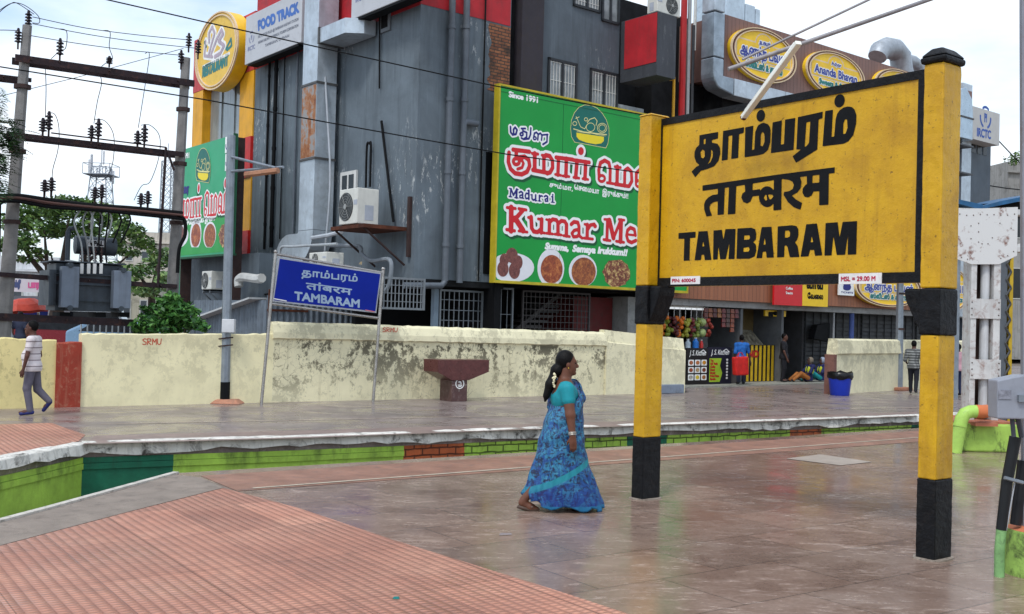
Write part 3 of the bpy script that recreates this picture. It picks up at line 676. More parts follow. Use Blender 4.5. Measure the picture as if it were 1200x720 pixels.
# exposed brick patch
mB, t = newmat('exposed_brick', .9); wr = t.coord((1, 1, 1), (0, 0, -R_(38.8)), world=True); s = t.sep(wr); cm = t.new('CombineXYZ'); t.lk(s[0], cm.inputs[0]); t.lk(s[2], cm.inputs[1])
b = t.new('TexBrick'); b.inputs['Scale'].default_value = 1; b.inputs['Brick Width'].default_value = .23; b.inputs['Row Height'].default_value = .085; b.inputs['Mortar Size'].default_value = .012
b.inputs['Color1'].default_value = lin((120, 72, 50)); b.inputs['Color2'].default_value = lin((150, 98, 66)); b.inputs['Mortar'].default_value = lin((66, 56, 50)); t.lk(cm.outputs[0], b.inputs['Vector'])
nn = t.noise(t.coord(world=True), 2.2, 7, .7); t.lk(t.mix(t.ramp(nn, [(.48, 0.), (.66, .85)]), b.outputs['Color'], lin((44, 40, 36))), t.b.inputs['Base Color']); t.bump(t.math('SUBTRACT', 1., b.outputs['Fac']), .8, .03)
mb = MB(); rr = random.Random(2); zs = np.linspace(7.85, 9.6, 24); mb.prism([FR.pt(2.12+(.12*rr.random() if i else 0), z, .004) for i, z in enumerate(zs)]+[FR.pt(2.86, 9.6, .004), FR.pt(2.86, 7.72, .004), FR.pt(2.5, 7.8, .004)], FR.n*.004); obj('exposed_brick', mb, mB, bld)
a0, z1 = FR.px(569.5, 178); a1, z0 = FR.px(581, 322); mb = MB(); mb.fbox(FR, a0, 2.86, z0, z1, .004, .02); obj('opening_shade', mb, BLACK, bld)  # solid black box on the wall, painting the darkness of an open void
# dark pilaster and upper block
mb = MB(); mb.fbox(FR, 2.875, 3.2, Z0, ZT+.3, -3, -.25); obj('dark_recess', mb, VDARK, bld)
mb = MB(); mb.fbox(FR, 3.2, 3.96, Z0, ZT+.4, -3, .06); obj('pilaster', mb, PLUM, bld)
mb = MB(); mb.fbox(FR, 3.965, 7.0, Z0, ZT+.6, -6, -.12); obj('upper_wall', mb, GREY2, bld)
def window(F, a0, a1, z0, z1, o, bars=True, lintel=True):
    mb = MB()
    for q in ((a0, a0+.07, z0, z1), (a1-.07, a1, z0, z1), (a0, a1, z1-.07, z1), (a0, a1, z0, z0+.07), ((a0+a1)/2-.035, (a0+a1)/2+.035, z0+.07, z1-.07)): mb.fbox(F, *q, o-.02, o+.05)
    w = obj('window', mb, M((40, 44, 48), .5), bld)
    mb = MB(); mb.fbox(F, a0+.05, a1-.05, z0+.05, z1-.05, o+.002, o+.012)
    obj('pane', mb, M((120, 126, 128), .12, .0, var=.25, sc=3, spec=.8), w)
    if bars:
        mb = MB()
        for k in range(9): x = a0+.1+(a1-a0-.2)*k/8; mb.fbox(F, x-.008, x+.008, z0+.06, z1-.06, o+.016, o+.03)
        for k in range(4): z = z0+.2+(z1-z0-.3)*k/3; mb.fbox(F, a0+.06, a1-.06, z-.008, z+.008, o+.0165, o+.0295)
        obj('grille', mb, M((200, 200, 196), .5), w)
    return w
window(FR, 4.28, 5.36, 7.3, 9.1, -.12); window(FR, 5.86, 6.96, 7.3, 9.08, -.12)
window(FR, 5.15, 6.2, 10.7, 12.3, -.12); window(FR, 6.0+.25, 6.95, 10.5, 12.2, -.12, bars=False)
# red sided box room sticking out
o_b = 1.0
for _ in range(30): o_b += (7.05-FR.px(770, 60, o_b)[0])*-.4 if FR.px(770, 60, o_b)[0] > 7.05 else (7.05-FR.px(770, 60, o_b)[0])*-.4
lo_, hi_ = 0., 8.
for _ in range(40):
    o_b = (lo_+hi_)/2
    if FR.px(770, 60, o_b)[0] > 7.05: lo_ = o_b
    else: hi_ = o_b
a_r = FR.px(792, 60, o_b)[0]; zb = FR.px(770, 88, o_b)[1]; zt = FR.px(770, 13, o_b)[1]; zr = FR.px(768, 72, o_b)[1]
mb = MB(); mb.fbox(FR, 7.05, a_r, zb, zt, -.1, o_b); obj('box_room', mb, DGREY, bld)
mb = MB(); mb.fbox(FR, 7.038, 7.046, zr, zt-.02, .06, o_b-.02); obj('red_panel', mb, REDP, bld)
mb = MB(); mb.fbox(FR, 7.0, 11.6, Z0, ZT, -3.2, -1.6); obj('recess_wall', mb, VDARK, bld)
mb = MB(); mb.fbox(FR, 7.02, 8.1, Z0, zb-.6, -1.6, -.14); obj('lower_wall', mb, M((150, 156, 160), .7, dirt=.4), bld)
# upper right wing
def m_wood(name, c, c2):
    m, t = newmat(name, .55); w = t.coord((1, 1, 1), (0, 0, -R_(38.8)), world=True); s = t.sep(w)
    fr = t.math('FRACT', t.math('MULTIPLY', s[0], 1/.19)); fl = t.math('FLOOR', t.math('MULTIPLY', s[0], 1/.19)); wn_ = t.new('TexWhiteNoise'); wn_.noise_dimensions = '1D'; t.lk(fl, wn_.inputs['W'])
    g = t.noise(t.coord((9, 9, .8), world=True), 2, 6, .6); col = t.mix(t.math('MULTIPLY_ADD', wn_.outputs['Value'], .5, t.math('MULTIPLY', g, .5)), lin(c), lin(c2))
    gap = t.ramp(t.math('ABSOLUTE', t.math('SUBTRACT', fr, .5)), [(.44, 0.), (.49, 1.)]); col = t.mix(t.math('MULTIPLY', gap, .75), col, lin((48, 30, 24))); t.lk(col, t.b.inputs['Base Color']); t.bump(gap, .5, -.02); return m
WOODU = m_wood('cladding_upper', (112, 82, 74), (134, 98, 86)); WOODL = m_wood('cladding_lower', (134, 80, 54), (164, 104, 70))
mb = MB(); mb.fbox(FR, 11.6, 26.6, 4.6, 9.6, -6, -.1); mb.fbox(FR, 9.2, 11.6, 4.62, 9.55, -6, -.9); obj('wing_wall', mb, VDARK, bld)
zt2 = FR.px(850, 17, .3)[1]; zb2 = FR.px(848, 90, .3)[1]
mb = MB(); mb.fbox(FR, FR.px(849, 50, .3)[0], 26.5, zb2, zt2, -2.5, .3); obj('upper_cladding', mb, WOODU, bld)
zl = 2.66; mb = MB(); mb.fbox(FR, 8.6, 28.6, zl, 4.58, -.2, .15); obj('lower_cladding', mb, WOODL, bld)
mb = MB(); mb.fbox(FR, 8.6, 28.6, 2.45, zl-.004, -.9, -.02); obj('soffit_beam', mb, M((150, 150, 148), .7, dirt=.4), bld)
# shop interiors: floor plinth, back wall, side walls, ceiling
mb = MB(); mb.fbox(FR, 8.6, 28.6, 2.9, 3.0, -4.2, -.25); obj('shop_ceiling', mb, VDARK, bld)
mb = MB(); mb.fbox(FR, 8.6, 28.6, -.1, 3.0, -4.4, -4.2); obj('shop_back_wall', mb, M((40, 37, 36), .8, var=.3, spec=.15), bld)  # colour darkened to stand in for the shade deep inside the shop
for a in (8.6, 12.75, 14.9): mb = MB(); mb.fbox(FR, a, a+.12, -.1, 2.9, -4.2, -.1); obj('partition', mb, M((92, 94, 96), .7, dirt=.3), bld)
mb = MB(); mb.fbox(FR, 12.0, 12.75, -.1, 2.9, -1.6, -1.45); mb.fbox(FR, 11.3, 11.42, -.1, 2.4, -1.6, -1.45); obj('partition', mb, M((150, 152, 152), .6, dirt=.3), bld)
mb = MB(); mb.fbox(FR, 16.9, 28.6, -.1, 2.45, -2.2, -.7); obj('shutter_wall', mb, M((70, 70, 72), .7, dirt=.4), bld)
mb = MB(); mb.fbox(FR, 9., 30, -.1, .035, -4.2, .9); obj('shop_step', mb, M((150, 150, 140), .6, dirt=.5), bld)
# roller shutter slats on the right
for a0, a1 in ((17.0, 20.2), (20.5, 24.0), (24.3, 28.4)):
    mb = MB()
    for k in range(16): z = .15+k*.15; mb.fbox(FR, a0, a1, z, z+.12, -.7, -.66+.02*(k % 2))
    for k in range(8): x = a0+(a1-a0)*k/7; mb.fbox(FR, x-.01, x+.01, .1, 2.45, -.65, -.61)
    obj('shutter', mb, M((66, 68, 70), .6, .3, dirt=.5), bld)
# checkered tiles in the doorway
mb = MB(); rr = random.Random(4)
for i in range(4):
    for j in range(6): mb.fbox(FR, 15.45+i*.36, 15.80+i*.36, .3+j*.38, .66+j*.38, -4.2, -4.185, (i+j) % 2)
obj('tile_panel', mb, [M((46, 42, 44), .4), M((104, 22, 26), .4)], bld)
# silver clad end column and tower
mb = MB(); a0 = FR.px(1122, 160)[0]; a1 = FR.px(1133, 160)[0]; mb.fbox(FR, a0, a1, 2.5, FR.px(1130, 100)[1], -1, .2); obj('clad_column', mb, STEEL, bld)
# lower recess under the corner block
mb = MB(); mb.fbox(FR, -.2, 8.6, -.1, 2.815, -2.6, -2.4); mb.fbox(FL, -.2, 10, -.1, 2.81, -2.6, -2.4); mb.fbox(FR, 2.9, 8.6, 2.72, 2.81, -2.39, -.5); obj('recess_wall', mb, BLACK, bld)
mb = MB(); mb.fbox(FR, 6.15, 7.75, -.1, 2.6, -2.35, -.9); obj('red_shutter', mb, M((96, 30, 30), .6, dirt=.4, streak=.3), bld, label='dull red metal shutter in the recess')
mb = MB(); mb.fbox(FR, 7.8, 8.6, -.1, 2.64, -1.2, -.3); obj('pier', mb, M((140, 142, 140), .7, dirt=.3), bld)
# dim stair flight seen through bars
mb = MB()
for k in range(10): mb.fbox(FR, 3.6+k*.22, 4.4+k*.22, .9+k*.15, .98+k*.15, -2.2, -1.5)
mb.prism([FR.pt(3.3, .75, -1.45), FR.pt(6.1, 2.6, -1.45), FR.pt(6.1, 2.72, -1.45), FR.pt(3.3, .87, -1.45)], FR.n*.05); obj('stair_flight', mb, M((92, 90, 90), .7), bld)
# portal section on the far left
mb = MB(); mb.fbox(FL, 9.42, 14.4, 2.9, 9.6, -6, -.35); obj('portal_wall', mb, M((88, 92, 98), .6), bld)
mb = MB(); mb.fbox(FL, 9.42, 14.4, 9.62, 11.5, -5, .05); obj('portal_head', mb, M((190, 66, 66), .55, var=.1, streak=.3), bld)
for a0, a1 in ((9.42, 10.45), (13.5, 14.38)):
    mb = MB()
    for z0, z1, m_ in ((7.5, 9.615, 0), (6.2, 7.5, 1), (4.5, 6.2, 0), (2.9, 4.5, 1)): mb.fbox(FL, a0, a1, z0, z1-.004, -.34, .04 if m_ == 0 else .09, m_)
    obj('portal_pillar', mb, [YELP, M((196, 36, 34), .5, streak=.25)], bld)
w = MB(); w.fbox(FL, 10.46, 13.49, 3, 9.61, -.34, -.26); gl = obj('glass_front', w, M((150, 160, 160), .1, var=.15, sc=.7, streak=.3, spec=.9), bld)
mb = MB()
for a in (11.45, 12.5): mb.fbox(FL, a-.015, a+.015, 3, 9.6, -.258, -.22)
obj('glazing_bar', mb, M((150, 156, 158), .4, .4), gl)
# small windows on the left face
a0, z1 = FL.px(401, 203); a1, z0 = FL.px(419, 221)
mb = MB(); mb.fbox(FL, a1, a0, z0-.5, z1, -.01, .06); w = obj('window', mb, WHITEP, bld)
for k in range(2): c = a1+(a0-a1)*(.29+.42*k); mb = MB(); mb.fbox(FL, c-.16*(a0-a1), c+.16*(a0-a1), z0-.42, z1-.1, .062, .066); obj('pane', mb, M((60, 66, 70), .15), w)
a0, z1 = FL.px(449, 19); a1, z0 = FL.px(456, 32); mb = MB(); mb.fbox(FL, a1-.1, a0+.1, z0-.1, z1+.1, .014, .05); w = obj('window', mb, GPAINT, bld); mb = MB(); mb.fbox(FL, a1, a0, z0, z1, .052, .056); obj('pane', mb, BLACK, w)
# annex below the left face
fa = 1.2
def LA(x, y): return FL.px(x, y, fa)
mb = MB(); mb.fbox(FL, LA(303, 340)[0], LA(214, 340)[0], -.1, 3.6, .2, fa); annex = obj('annex_wall', mb, GREY2, bld)
mb = MB(); mb.fbox(FL, LA(212, 340)[0], LA(204, 340)[0], 1, LA(212, 305)[1], .3, fa+.02); obj('green_door', mb, M((22, 128, 88), .5), bld, label='narrow bright green door panel at the end of the annex')
# ================================================================ IRCTC tower, lean-to sheeting
tw = thing('tower_block', 'dark glazed stair tower with a pale rail catering sign right of the grey building', 'building', FR.pt(28, 0, -2))
ax0 = FR.px(1133, 150, 0)[0]; ax1 = FR.px(1161, 180, 0)[0]
mb = MB(); mb.fbox(FR, ax0, ax1, -.1, FR.px(1150, 158)[1], -4, 0); obj('wall', mb, M((74, 84, 94), .5, var=.2, sc=1, streak=.3), tw)
mb = MB()
for k in range(3): a = ax0+.4+(ax1-ax0-.6)*k/3; mb.fbox(FR, a, a+(ax1-ax0)/3-.35, FR.px(1150, 190)[1]+.3, FR.px(1150, 170)[1], 0, .02)
obj('window', mb, M((40, 38, 38), .2), tw)
ax0b, zt_ = FR.px(1140, 117, .6); ax1b, zb_ = FR.px(1171, 168, .6)
mb = MB(); mb.fbox(FR, ax0b, ax1b, zb_-.1, zt_-.25, -3.5, .6); sgn = obj('sign_box', mb, M((188, 186, 182), .5, var=.05), tw)
def irctc(F, o, cx, cz, R, mat, parent, txt=None):
    ik = Ink()
    for k in range(3):
        a = math.pi/2+k*2*math.pi/3; pts = [(cx+R*math.cos(a+t), cz+R*math.sin(a+t)) for t in np.linspace(-.55, .55, 8)]; ik.stroke(pts, R*.26)
    ik.stroke([(cx-.14*R, cz-.4*R), (cx-.14*R, cz+.35*R)], R*.2); ik.stroke([(cx-.05*R, cz+.35*R), (cx+.2*R, cz+.2*R), (cx, cz)], R*.14); ik.stroke([(cx+.22*R, cz-.4*R), (cx+.22*R, cz+.35*R)], R*.14)
    letter('logo', ik, F, o, R/14, mat, parent)
BLUEL = M((52, 88, 164), .5)
c0 = FR.px(1155, 138, .604); irctc(FR, .604, c0[0], c0[1], .42, BLUEL, sgn)
p0 = FR.px(1145, 159.5, .604); p1 = FR.px(1161, 163, .604); letter('lettering', text_ink('IRCTC', p0, p1, .34), FR, .604, .03, BLUEL, sgn, grow=.02)
# corrugated lean-to below the annex
lt = thing('sheet_shed', 'grey corrugated metal lean-to with sloping roof edge behind the wall', 'shed', FL.pt(6, 0, fa+.6))
def corr(F, a0, a1, z0, z1, o, name, mat, parent, p=.18, d=.04):
    mb = MB(); n = max(4, int((a1-a0)/p*4))
    for i in range(n+1):
        a = a0+(a1-a0)*i/n; q = o+d*(1 if i % 4 in (1, 2) else 0); mb.v += [tuple(F.pt(a, z0, q)), tuple(F.pt(a, z1, q)), tuple(F.pt(a, z1, q-.015)), tuple(F.pt(a, z0, q-.015))]
    for i in range(n):
        for k in range(4): mb.f.append((i*4+k, i*4+(k+1) % 4, i*4+4+(k+1) % 4, i*4+4+k)); mb.m.append(0)
    return obj(name, mb, mat, parent)
CORR = M((112, 122, 132), .5, .35, var=.15, sc=3, streak=.4, dirtc=(66, 66, 68), dirt=.25)
ob_ = 2.0
aL = FL.px(228, 370, ob_)[0]; aR = FL.px(312, 370, ob_)[0]; corr(FL, aR, aL, -.1, FL.px(300, 352, ob_)[1], ob_, 'sheet_wall', CORR, lt)
zA = FL.px(300, 352, ob_)[1]; zB = FL.px(228, 366, ob_)[1]
mb = MB(); mb.prism([FL.pt(aL+.2, zB-.35, ob_+.35), FL.pt(aR+.35, zA+.02, ob_+.35), FL.pt(aR+.35, zA+.07, ob_+.35), FL.pt(aL+.2, zB-.3, ob_+.35)], -FL.n*1.2); obj('roof_sheet', mb, M((190, 192, 192), .5, .2, dirt=.3), lt)
# second run of sheeting right of it along the platform wall direction
FS2 = Fr(FL.pt(aR, 0, ob_)[:2], 40)
a1_ = FS2.px(452, 365)[0]; corr(FS2, .02, a1_, -.1, FS2.px(400, 350)[1], 0, 'sheet_wall', CORR, lt)
mb = MB(); mb.fbox(FS2, 0, 1.2, 1.92, 1.98, .045, .075); mb.fbox(FS2, .02, .07, 1.2, 2.5, .045, .08); obj('rusty_rail', mb, RUST, lt)
# ================================================================ STATION NAME BOARD
b0, b1 = G(740, 584), G(1073, 654)
dS = b1-b0; FS = Fr(b0[:2], math.degrees(math.atan2(dS[1], dS[0])))       # a from the far pillar to the near one
if FS.n[0] > 0: FS.n = -FS.n
LS = float(np.linalg.norm(dS[:2]))
YEL = None
def m_yellow(name, c=(202, 155, 16)):
    m, t = newmat(name, .42, spec=.4); w = t.coord(); L = lin(c)
    n1 = t.noise(w, 2.2, 8, .65, .5); vs = t.coord((3, 3, .5)); n2 = t.noise(vs, 2.0, 6, .6)
    col = t.ramp(n1, [(.3, lin((178, 132, 16))), (.5, L), (.7, lin((214, 168, 18)))]); col = t.mix(t.ramp(n2, [(.5, 0.), (.75, .45)]), col, lin((176, 134, 26)))
    sp = t.ramp(t.noise(w, 30, 5, .65), [(.62, 0.), (.68, .75)]); col = t.mix(sp, col, lin((96, 70, 26)))
    t.lk(col, t.b.inputs['Base Color']); st = t.ramp(t.noise(t.coord((5, 5, .35)), 1.6, 6, .6), [(.56, 0.), (.72, .45)]); t.lk(t.mix(st, col, lin((150, 108, 22))), t.b.inputs['Base Color']); b = t.bump(t.noise(w, 16, 8, .75), .5, .014); return m
YEL = m_yellow('board_yellow'); INKB = M((16, 17, 20), .55, var=.25, sc=6, bump=.15, bsc=30, spec=.15); PBLK = M((17, 18, 21), .5, var=.35, sc=7, dirt=.22, dirtc=(62, 56, 50), bump=.5, bsc=26, spec=.2)
sign = thing('station_sign', 'big yellow station name board with black lettering on two yellow and black pillars', 'sign', FS.pt(LS/2, 0, -.1))
PW, PT = .155, .25   # pillar width along the board, depth
SET = .15            # board face set back behind the pillar fronts
zTop1 = FS.px(1080, 75)[1]; 
def pillar(a, first):
    # heights measured on the photograph: black base, yellow shaft, black collar, yellow head
    xs = 755 if first else 1090
    ys = (513, 380, 335, 137) if first else (562, 393, 338, 76)
    z = [FS.px(xs, y, -.02)[1] for y in ys]
    def seg(z0, z1, g, mi):
        mb.fbox(FS, a-g, a+PW+g, z0, z1, -PT-g, g, mi)
    mb = MB(); seg(-.02, z[0], .004, 0); roughen(obj('pillar_base', mb, PBLK, sign, bev=.012))
    mb = MB(); rr = random.Random(3); c = FS.pt(a+PW/2, 0, -PT/2); mb.prism([FS.pt(a+PW/2+math.cos(t)*(.135+rr.uniform(-.015, .02)), -.01, -PT/2+math.sin(t)*(.18+rr.uniform(-.015, .02))) for t in np.linspace(0, 6.283, 25)[:-1]], (0, 0, .022)); obj('footing', mb, M((150, 138, 126), .8, dirt=.7, dirtc=(84, 74, 66), sc=8, bump=.5), sign)
    mb = MB(); seg(z[0]+.001, z[1], 0, 0); roughen(obj('pillar_shaft', mb, YEL, sign, bev=.010))
    mb = MB(); seg(z[1]+.001, z[2], .012, 0)
    s = 1 if first else -1; e = a+PW+.012 if first else a-.012
    w_ = .15
    poly = [FS.pt(e, z[2]-.004, -.02), FS.pt(e+s*w_, z[2]-.004, -.02), FS.pt(e+s*w_*.92, z[2]-.10, -.02), FS.pt(e+s*w_*.35, z[1]+.10, -.02), FS.pt(e, z[1]+.02, -.02)]
    mb.prism(poly, -FS.n*(PT-.02)); roughen(obj('bracket', mb, PBLK, sign, bev=.015), 4, .016, .12)
    mb = MB(); seg(z[2]+.001, z[3], .008, 0); roughen(obj('pillar_head', mb, YEL, sign, bev=.012), 5, .010)
    mb = MB(); zt = z[3]
    p = lambda g, zz: [FS.pt(a-g, zz, g), FS.pt(a+PW+g, zz, g), FS.pt(a+PW+g, zz, -PT-g), FS.pt(a-g, zz, -PT-g)]
    if not first:
        mb.hexa(p(.03, zt)+p(.035, zt+.055)); mb.hexa(p(.035, zt+.056)+p(-.03, zt+.13)); obj('pillar_cap', mb, PBLK, sign, bev=.02)
    else:
        mb.hexa(p(.02, zt)+p(.0, zt+.02)); obj('pillar_cap', mb, YEL, sign, bev=.01)
    return z
zf = pillar(0, True); zn = pillar(LS, False)
oB = -SET
def BP(x, y): return FS.px(x, y, oB)
aL_, aR_ = PW+.008, LS+.02
zt_ = (BP(771, 141)[1]+BP(1080, 82)[1])/2; zb_ = (BP(769, 335)[1]+BP(1079, 333)[1])/2
bt = (BP(774, 148)[1]+BP(1075, 93.5)[1])/2; bb_ = (BP(771, 324.5)[1]+BP(1072, 321)[1])/2
mb = MB(); mb.fbox(FS, aL_, aR_, zb_, zt_, oB-.08, oB); board = obj('board', mb, YEL, sign, bev=.004)
il, ir = BP(775, 240)[0], BP(1075, 200)[0]
mb = MB()
for q in ((aL_, aR_, bt, zt_), (aL_, aR_, zb_, bb_), (aL_, il, bb_, bt), (ir, aR_, bb_, bt)): mb.fbox(FS, *q, oB+.002, oB+.012)
obj('border', mb, PBLK, board)
def zoomed(F, o, ox, oy, sc):
    return lambda pts: [F.px(ox+x/sc, oy+y/sc, o) for x, y in pts]
oI = oB+.003
Z1, Z2 = zoomed(FS, oI, 800, 100, 6), zoomed(FS, oI, 900, 100, 6); Z3, Z4 = zoomed(FS, oI, 810, 190, 7.2), zoomed(FS, oI, 890, 180, 7.2); Z5, Z6 = zoomed(FS, oI, 785, 245, 9), zoomed(FS, oI, 895, 245, 9)
ik = Ink()
ik.poly(Z1([(118, 352), (250, 328), (248, 375), (206, 386), (206, 404), (245, 412), (262, 440), (265, 480), (252, 530), (222, 570), (172, 590), (128, 602), (88, 648), (62, 608), (95, 574), (118, 562), (95, 542), (82, 505), (83, 470), (95, 440), (116, 420)]),
        [Z1([(148, 380), (161, 377), (160, 412), (148, 416)]), Z1([(125, 470), (140, 452), (154, 462), (155, 500), (145, 515), (130, 508)]), Z1([(200, 450), (212, 470), (210, 505), (195, 540), (172, 560), (190, 530), (199, 495)])])
ik.poly(Z1([(284, 322), (432, 295), (429, 336), (397, 344), (390, 512), (341, 519), (349, 352), (323, 358), (316, 524), (274, 531)]))
ik.poly(Z1([(440, 297), (497, 284), (487, 456), (503, 453), (510, 330), (528, 285), (548, 270), (570, 264), (600, 275), (614, 295), (618, 320), (616, 400), (600, 455), (570, 482), (530, 493), (435, 508)]), [Z1([(549, 350), (560, 328), (572, 338), (576, 360), (575, 400), (562, 430), (548, 426)])])
ell = lambda c, rx, ry, tl=0: [(c[0]+rx*math.cos(t)*math.cos(tl)-ry*math.sin(t)*math.sin(tl), c[1]+rx*math.cos(t)*math.sin(tl)+ry*math.sin(t)*math.cos(tl)) for t in np.linspace(0, 2*math.pi, 26)[:-1]]
ik.poly(Z1(ell((549, 215), 30, 42, .15)))
ik.poly(Z2([(32, 262), (98, 248), (90, 418), (112, 414), (120, 242), (192, 230), (180, 455), (20, 478)]))
ik.poly(Z2([(210, 225), (385, 186), (383, 233), (356, 240), (347, 452), (197, 546), (172, 500), (232, 452), (199, 452)]), [Z2([(270, 262), (297, 256), (288, 405), (270, 428), (258, 434)])])
ik.poly(Z2([(402, 182), (457, 172), (447, 365), (465, 361), (475, 240), (486, 200), (505, 175), (530, 157), (560, 150), (588, 153), (608, 170), (622, 210), (620, 270), (600, 350), (565, 395), (530, 412), (383, 430)]), [Z2([(530, 270), (543, 238), (556, 243), (559, 300), (545, 340), (528, 345)])])
ik.poly(Z2(ell((503, 110), 36, 47, .25)))
obj('lettering', ik.build(MB(), FS, oI, .006), INKB, board, smooth=None)
ik = Ink()
ik.poly(Z3([(95, 198), (380, 157)])+Z4([(141, 180), (636, 116), (634, 165), (141, 222)])+Z3([(380, 205), (95, 244)]))
ik.poly(Z3([(225, 190), (285, 182), (275, 443), (222, 447)])); ik.poly(Z3([(225, 272), (180, 278), (145, 298), (118, 328), (108, 360), (109, 400), (128, 460), (176, 453), (158, 405), (155, 380), (162, 358), (190, 338), (225, 333)])); ik.poly(Z3([(320, 175), (382, 167), (372, 438), (308, 443)]))
ik.poly(Z3([(450, 160), (520, 150), (518, 238), (582, 228), (577, 284), (518, 290), (500, 335), (470, 350), (440, 338), (422, 300), (432, 265), (455, 250)]))
ik.poly(Z4(ell((64, 365), 70, 88)), [Z4([(36, 372), (50, 348), (60, 352), (64, 394), (50, 398)]), Z4([(70, 346), (105, 347), (118, 362), (97, 388), (84, 385)])]); ik.poly(Z4([(122, 200), (188, 190), (184, 475), (117, 482)]))
ik.poly(Z4([(195, 216), (245, 222), (278, 238), (290, 265), (280, 300), (250, 318), (208, 325), (203, 350), (240, 410), (290, 455), (345, 475), (360, 418), (310, 390), (272, 355), (320, 330), (348, 290), (355, 240), (335, 180), (195, 190)]))
ik.poly(Z4([(505, 165), (586, 155), (582, 432), (503, 437)])); ik.poly(Z4([(398, 175), (449, 170), (447, 250), (508, 245), (507, 318), (455, 322), (440, 355), (410, 372), (380, 365), (362, 330), (365, 295), (385, 268), (400, 258)]))
obj('lettering', ik.build(MB(), FS, oI, .006), INKB, board, smooth=None)
ik = Ink()
ik.poly(Z5([(90, 255), (272, 240), (270, 303), (213, 308), (207, 545), (145, 548), (152, 315), (90, 316)]))
ik.poly(Z5([(302, 238), (398, 233), (438, 538), (368, 540), (360, 483), (335, 484), (327, 540), (260, 542)]), [Z5([(350, 335), (362, 395), (342, 397)])])
ik.poly(Z5([(460, 228), (548, 220), (565, 322), (585, 213), (693, 210), (682, 528), (618, 530), (628, 355), (590, 530), (530, 532), (512, 395), (503, 533), (455, 535)]))
ik.poly(Z5([(712, 207), (860, 198), (900, 215), (912, 260), (908, 320), (880, 352), (908, 375), (912, 440), (895, 500), (840, 525), (702, 527)]), [Z5([(785, 280), (838, 277), (845, 300), (836, 322), (782, 327)]), Z5([(778, 410), (833, 403), (840, 428), (830, 450), (775, 453)])])
ik.poly(Z6([(-22, 192), (82, 188), (106, 513), (30, 515), (24, 450), (-10, 452), (-18, 518), (-78, 520)]), [Z6([(10, 300), (20, 375), (-2, 378)])])
ik.poly(Z6([(147, 185), (300, 172), (345, 182), (365, 215), (366, 280), (350, 330), (330, 352), (358, 395), (376, 508), (275, 510), (250, 400), (235, 385), (220, 388), (215, 508), (140, 512)]), [Z6([(225, 230), (265, 228), (278, 250), (275, 290), (250, 303), (223, 303)])])
ik.poly(Z6([(448, 163), (562, 153), (618, 490), (540, 495), (530, 432), (488, 434), (472, 500), (388, 505)]), [Z6([(505, 285), (522, 350), (495, 352)])])
ik.poly(Z6([(652, 150), (780, 140), (800, 300), (832, 138), (985, 128), (975, 480), (885, 483), (888, 265), (858, 483), (770, 487), (735, 285), (715, 490), (640, 493)]))
obj('lettering', ik.build(MB(), FS, oI, .006), INKB, board, smooth=None)
# the two small enamel plates on the lower border
WHT = M((226, 224, 222), .4, var=.06, sc=6, dirt=.2, dirtc=(150, 130, 120)); PINK = M((178, 34, 66), .5); 
def plate(x0, y0, x1, y1, txt, nm):
    (a0, z1), (a1, z0) = FS.px(x0, y0, oB+.02), FS.px(x1, y1, oB+.02); mb = MB(); mb.fbox(FS, a0, a1, z0, z1, oB+.013, oB+.02); o = obj('plate', mb, WHT, board, label=nm)
    h = (z1-z0); letter('lettering', text_ink(txt, (a0+.06*(a1-a0), z0+.28*h), (a1-.14*(a1-a0), z0+.28*h), h*.44), FS, oB+.0225, .003, PINK, o, grow=.002)
plate(786, 324.5, 820, 333, 'PIN: 600045', 'small white plate with the pin code'); plate(983, 321, 1033, 332.5, 'MSL = 29.00 M', 'small white plate with the height above sea level')
# tube lamp and the pipes that carry it over the board
lamp = thing('tube_lamp', 'white batten tube lamp hanging in front of the top edge of the yellow board', 'lamp', FS.pt(1.0, zt_, .2))
A = FS.P3(871, 138, .12); B_ = FS.P3(936, 50, .42); mb = MB(); d = B_-A; n = np.cross(d, [0, 0, 1.]); n /= np.linalg.norm(n); q = np.cross(n, d); q /= np.linalg.norm(q)
mb.prism([A+n*.028+q*.02, A-n*.028+q*.02, A-n*.028-q*.02, A+n*.028-q*.02], d); obj('batten', mb, M((240, 240, 228), .35, var=.04), lamp, bev=.006)
mb = MB(); mb.tube([A-d*.006, A+d*.014], .03, 8); obj('end_cap', mb, M((92, 34, 26), .6), lamp)
mb = MB(); mb.tube([A+d*.06+q*.036, A+d*.95+q*.036], .013, 8); obj('tube', mb, M((236, 238, 236), .25, var=.02), lamp, smooth=True)
pm = M((150, 146, 148), .5, .3, dirt=.3, streak=.2)
pipe = thing('lamp_bracket', 'pair of long grey steel pipes reaching over the top of the yellow board', 'bracket', FS.pt(1.5, 3, 1))
col_top = np.array([4.6, 6.0, 5.2])
P0 = FS.P3(853.5, 81.5, .38); P1 = G(1088, 0, P0[2]+.72); mb = MB(); mb.tube([P0, P1, P1+(P1-P0)*.9], [.021, .019, .019], 10); obj('pipe', mb, pm, pipe, smooth='auto')
P0 = FS.P3(870, 70, .44); P1 = G(1022, -2, P0[2]+.62); mb = MB(); mb.tube([P0, P1, P1+(P1-P0)*1.3], [.011, .011, .011], 8); obj('pipe', mb, pm, pipe, smooth='auto')
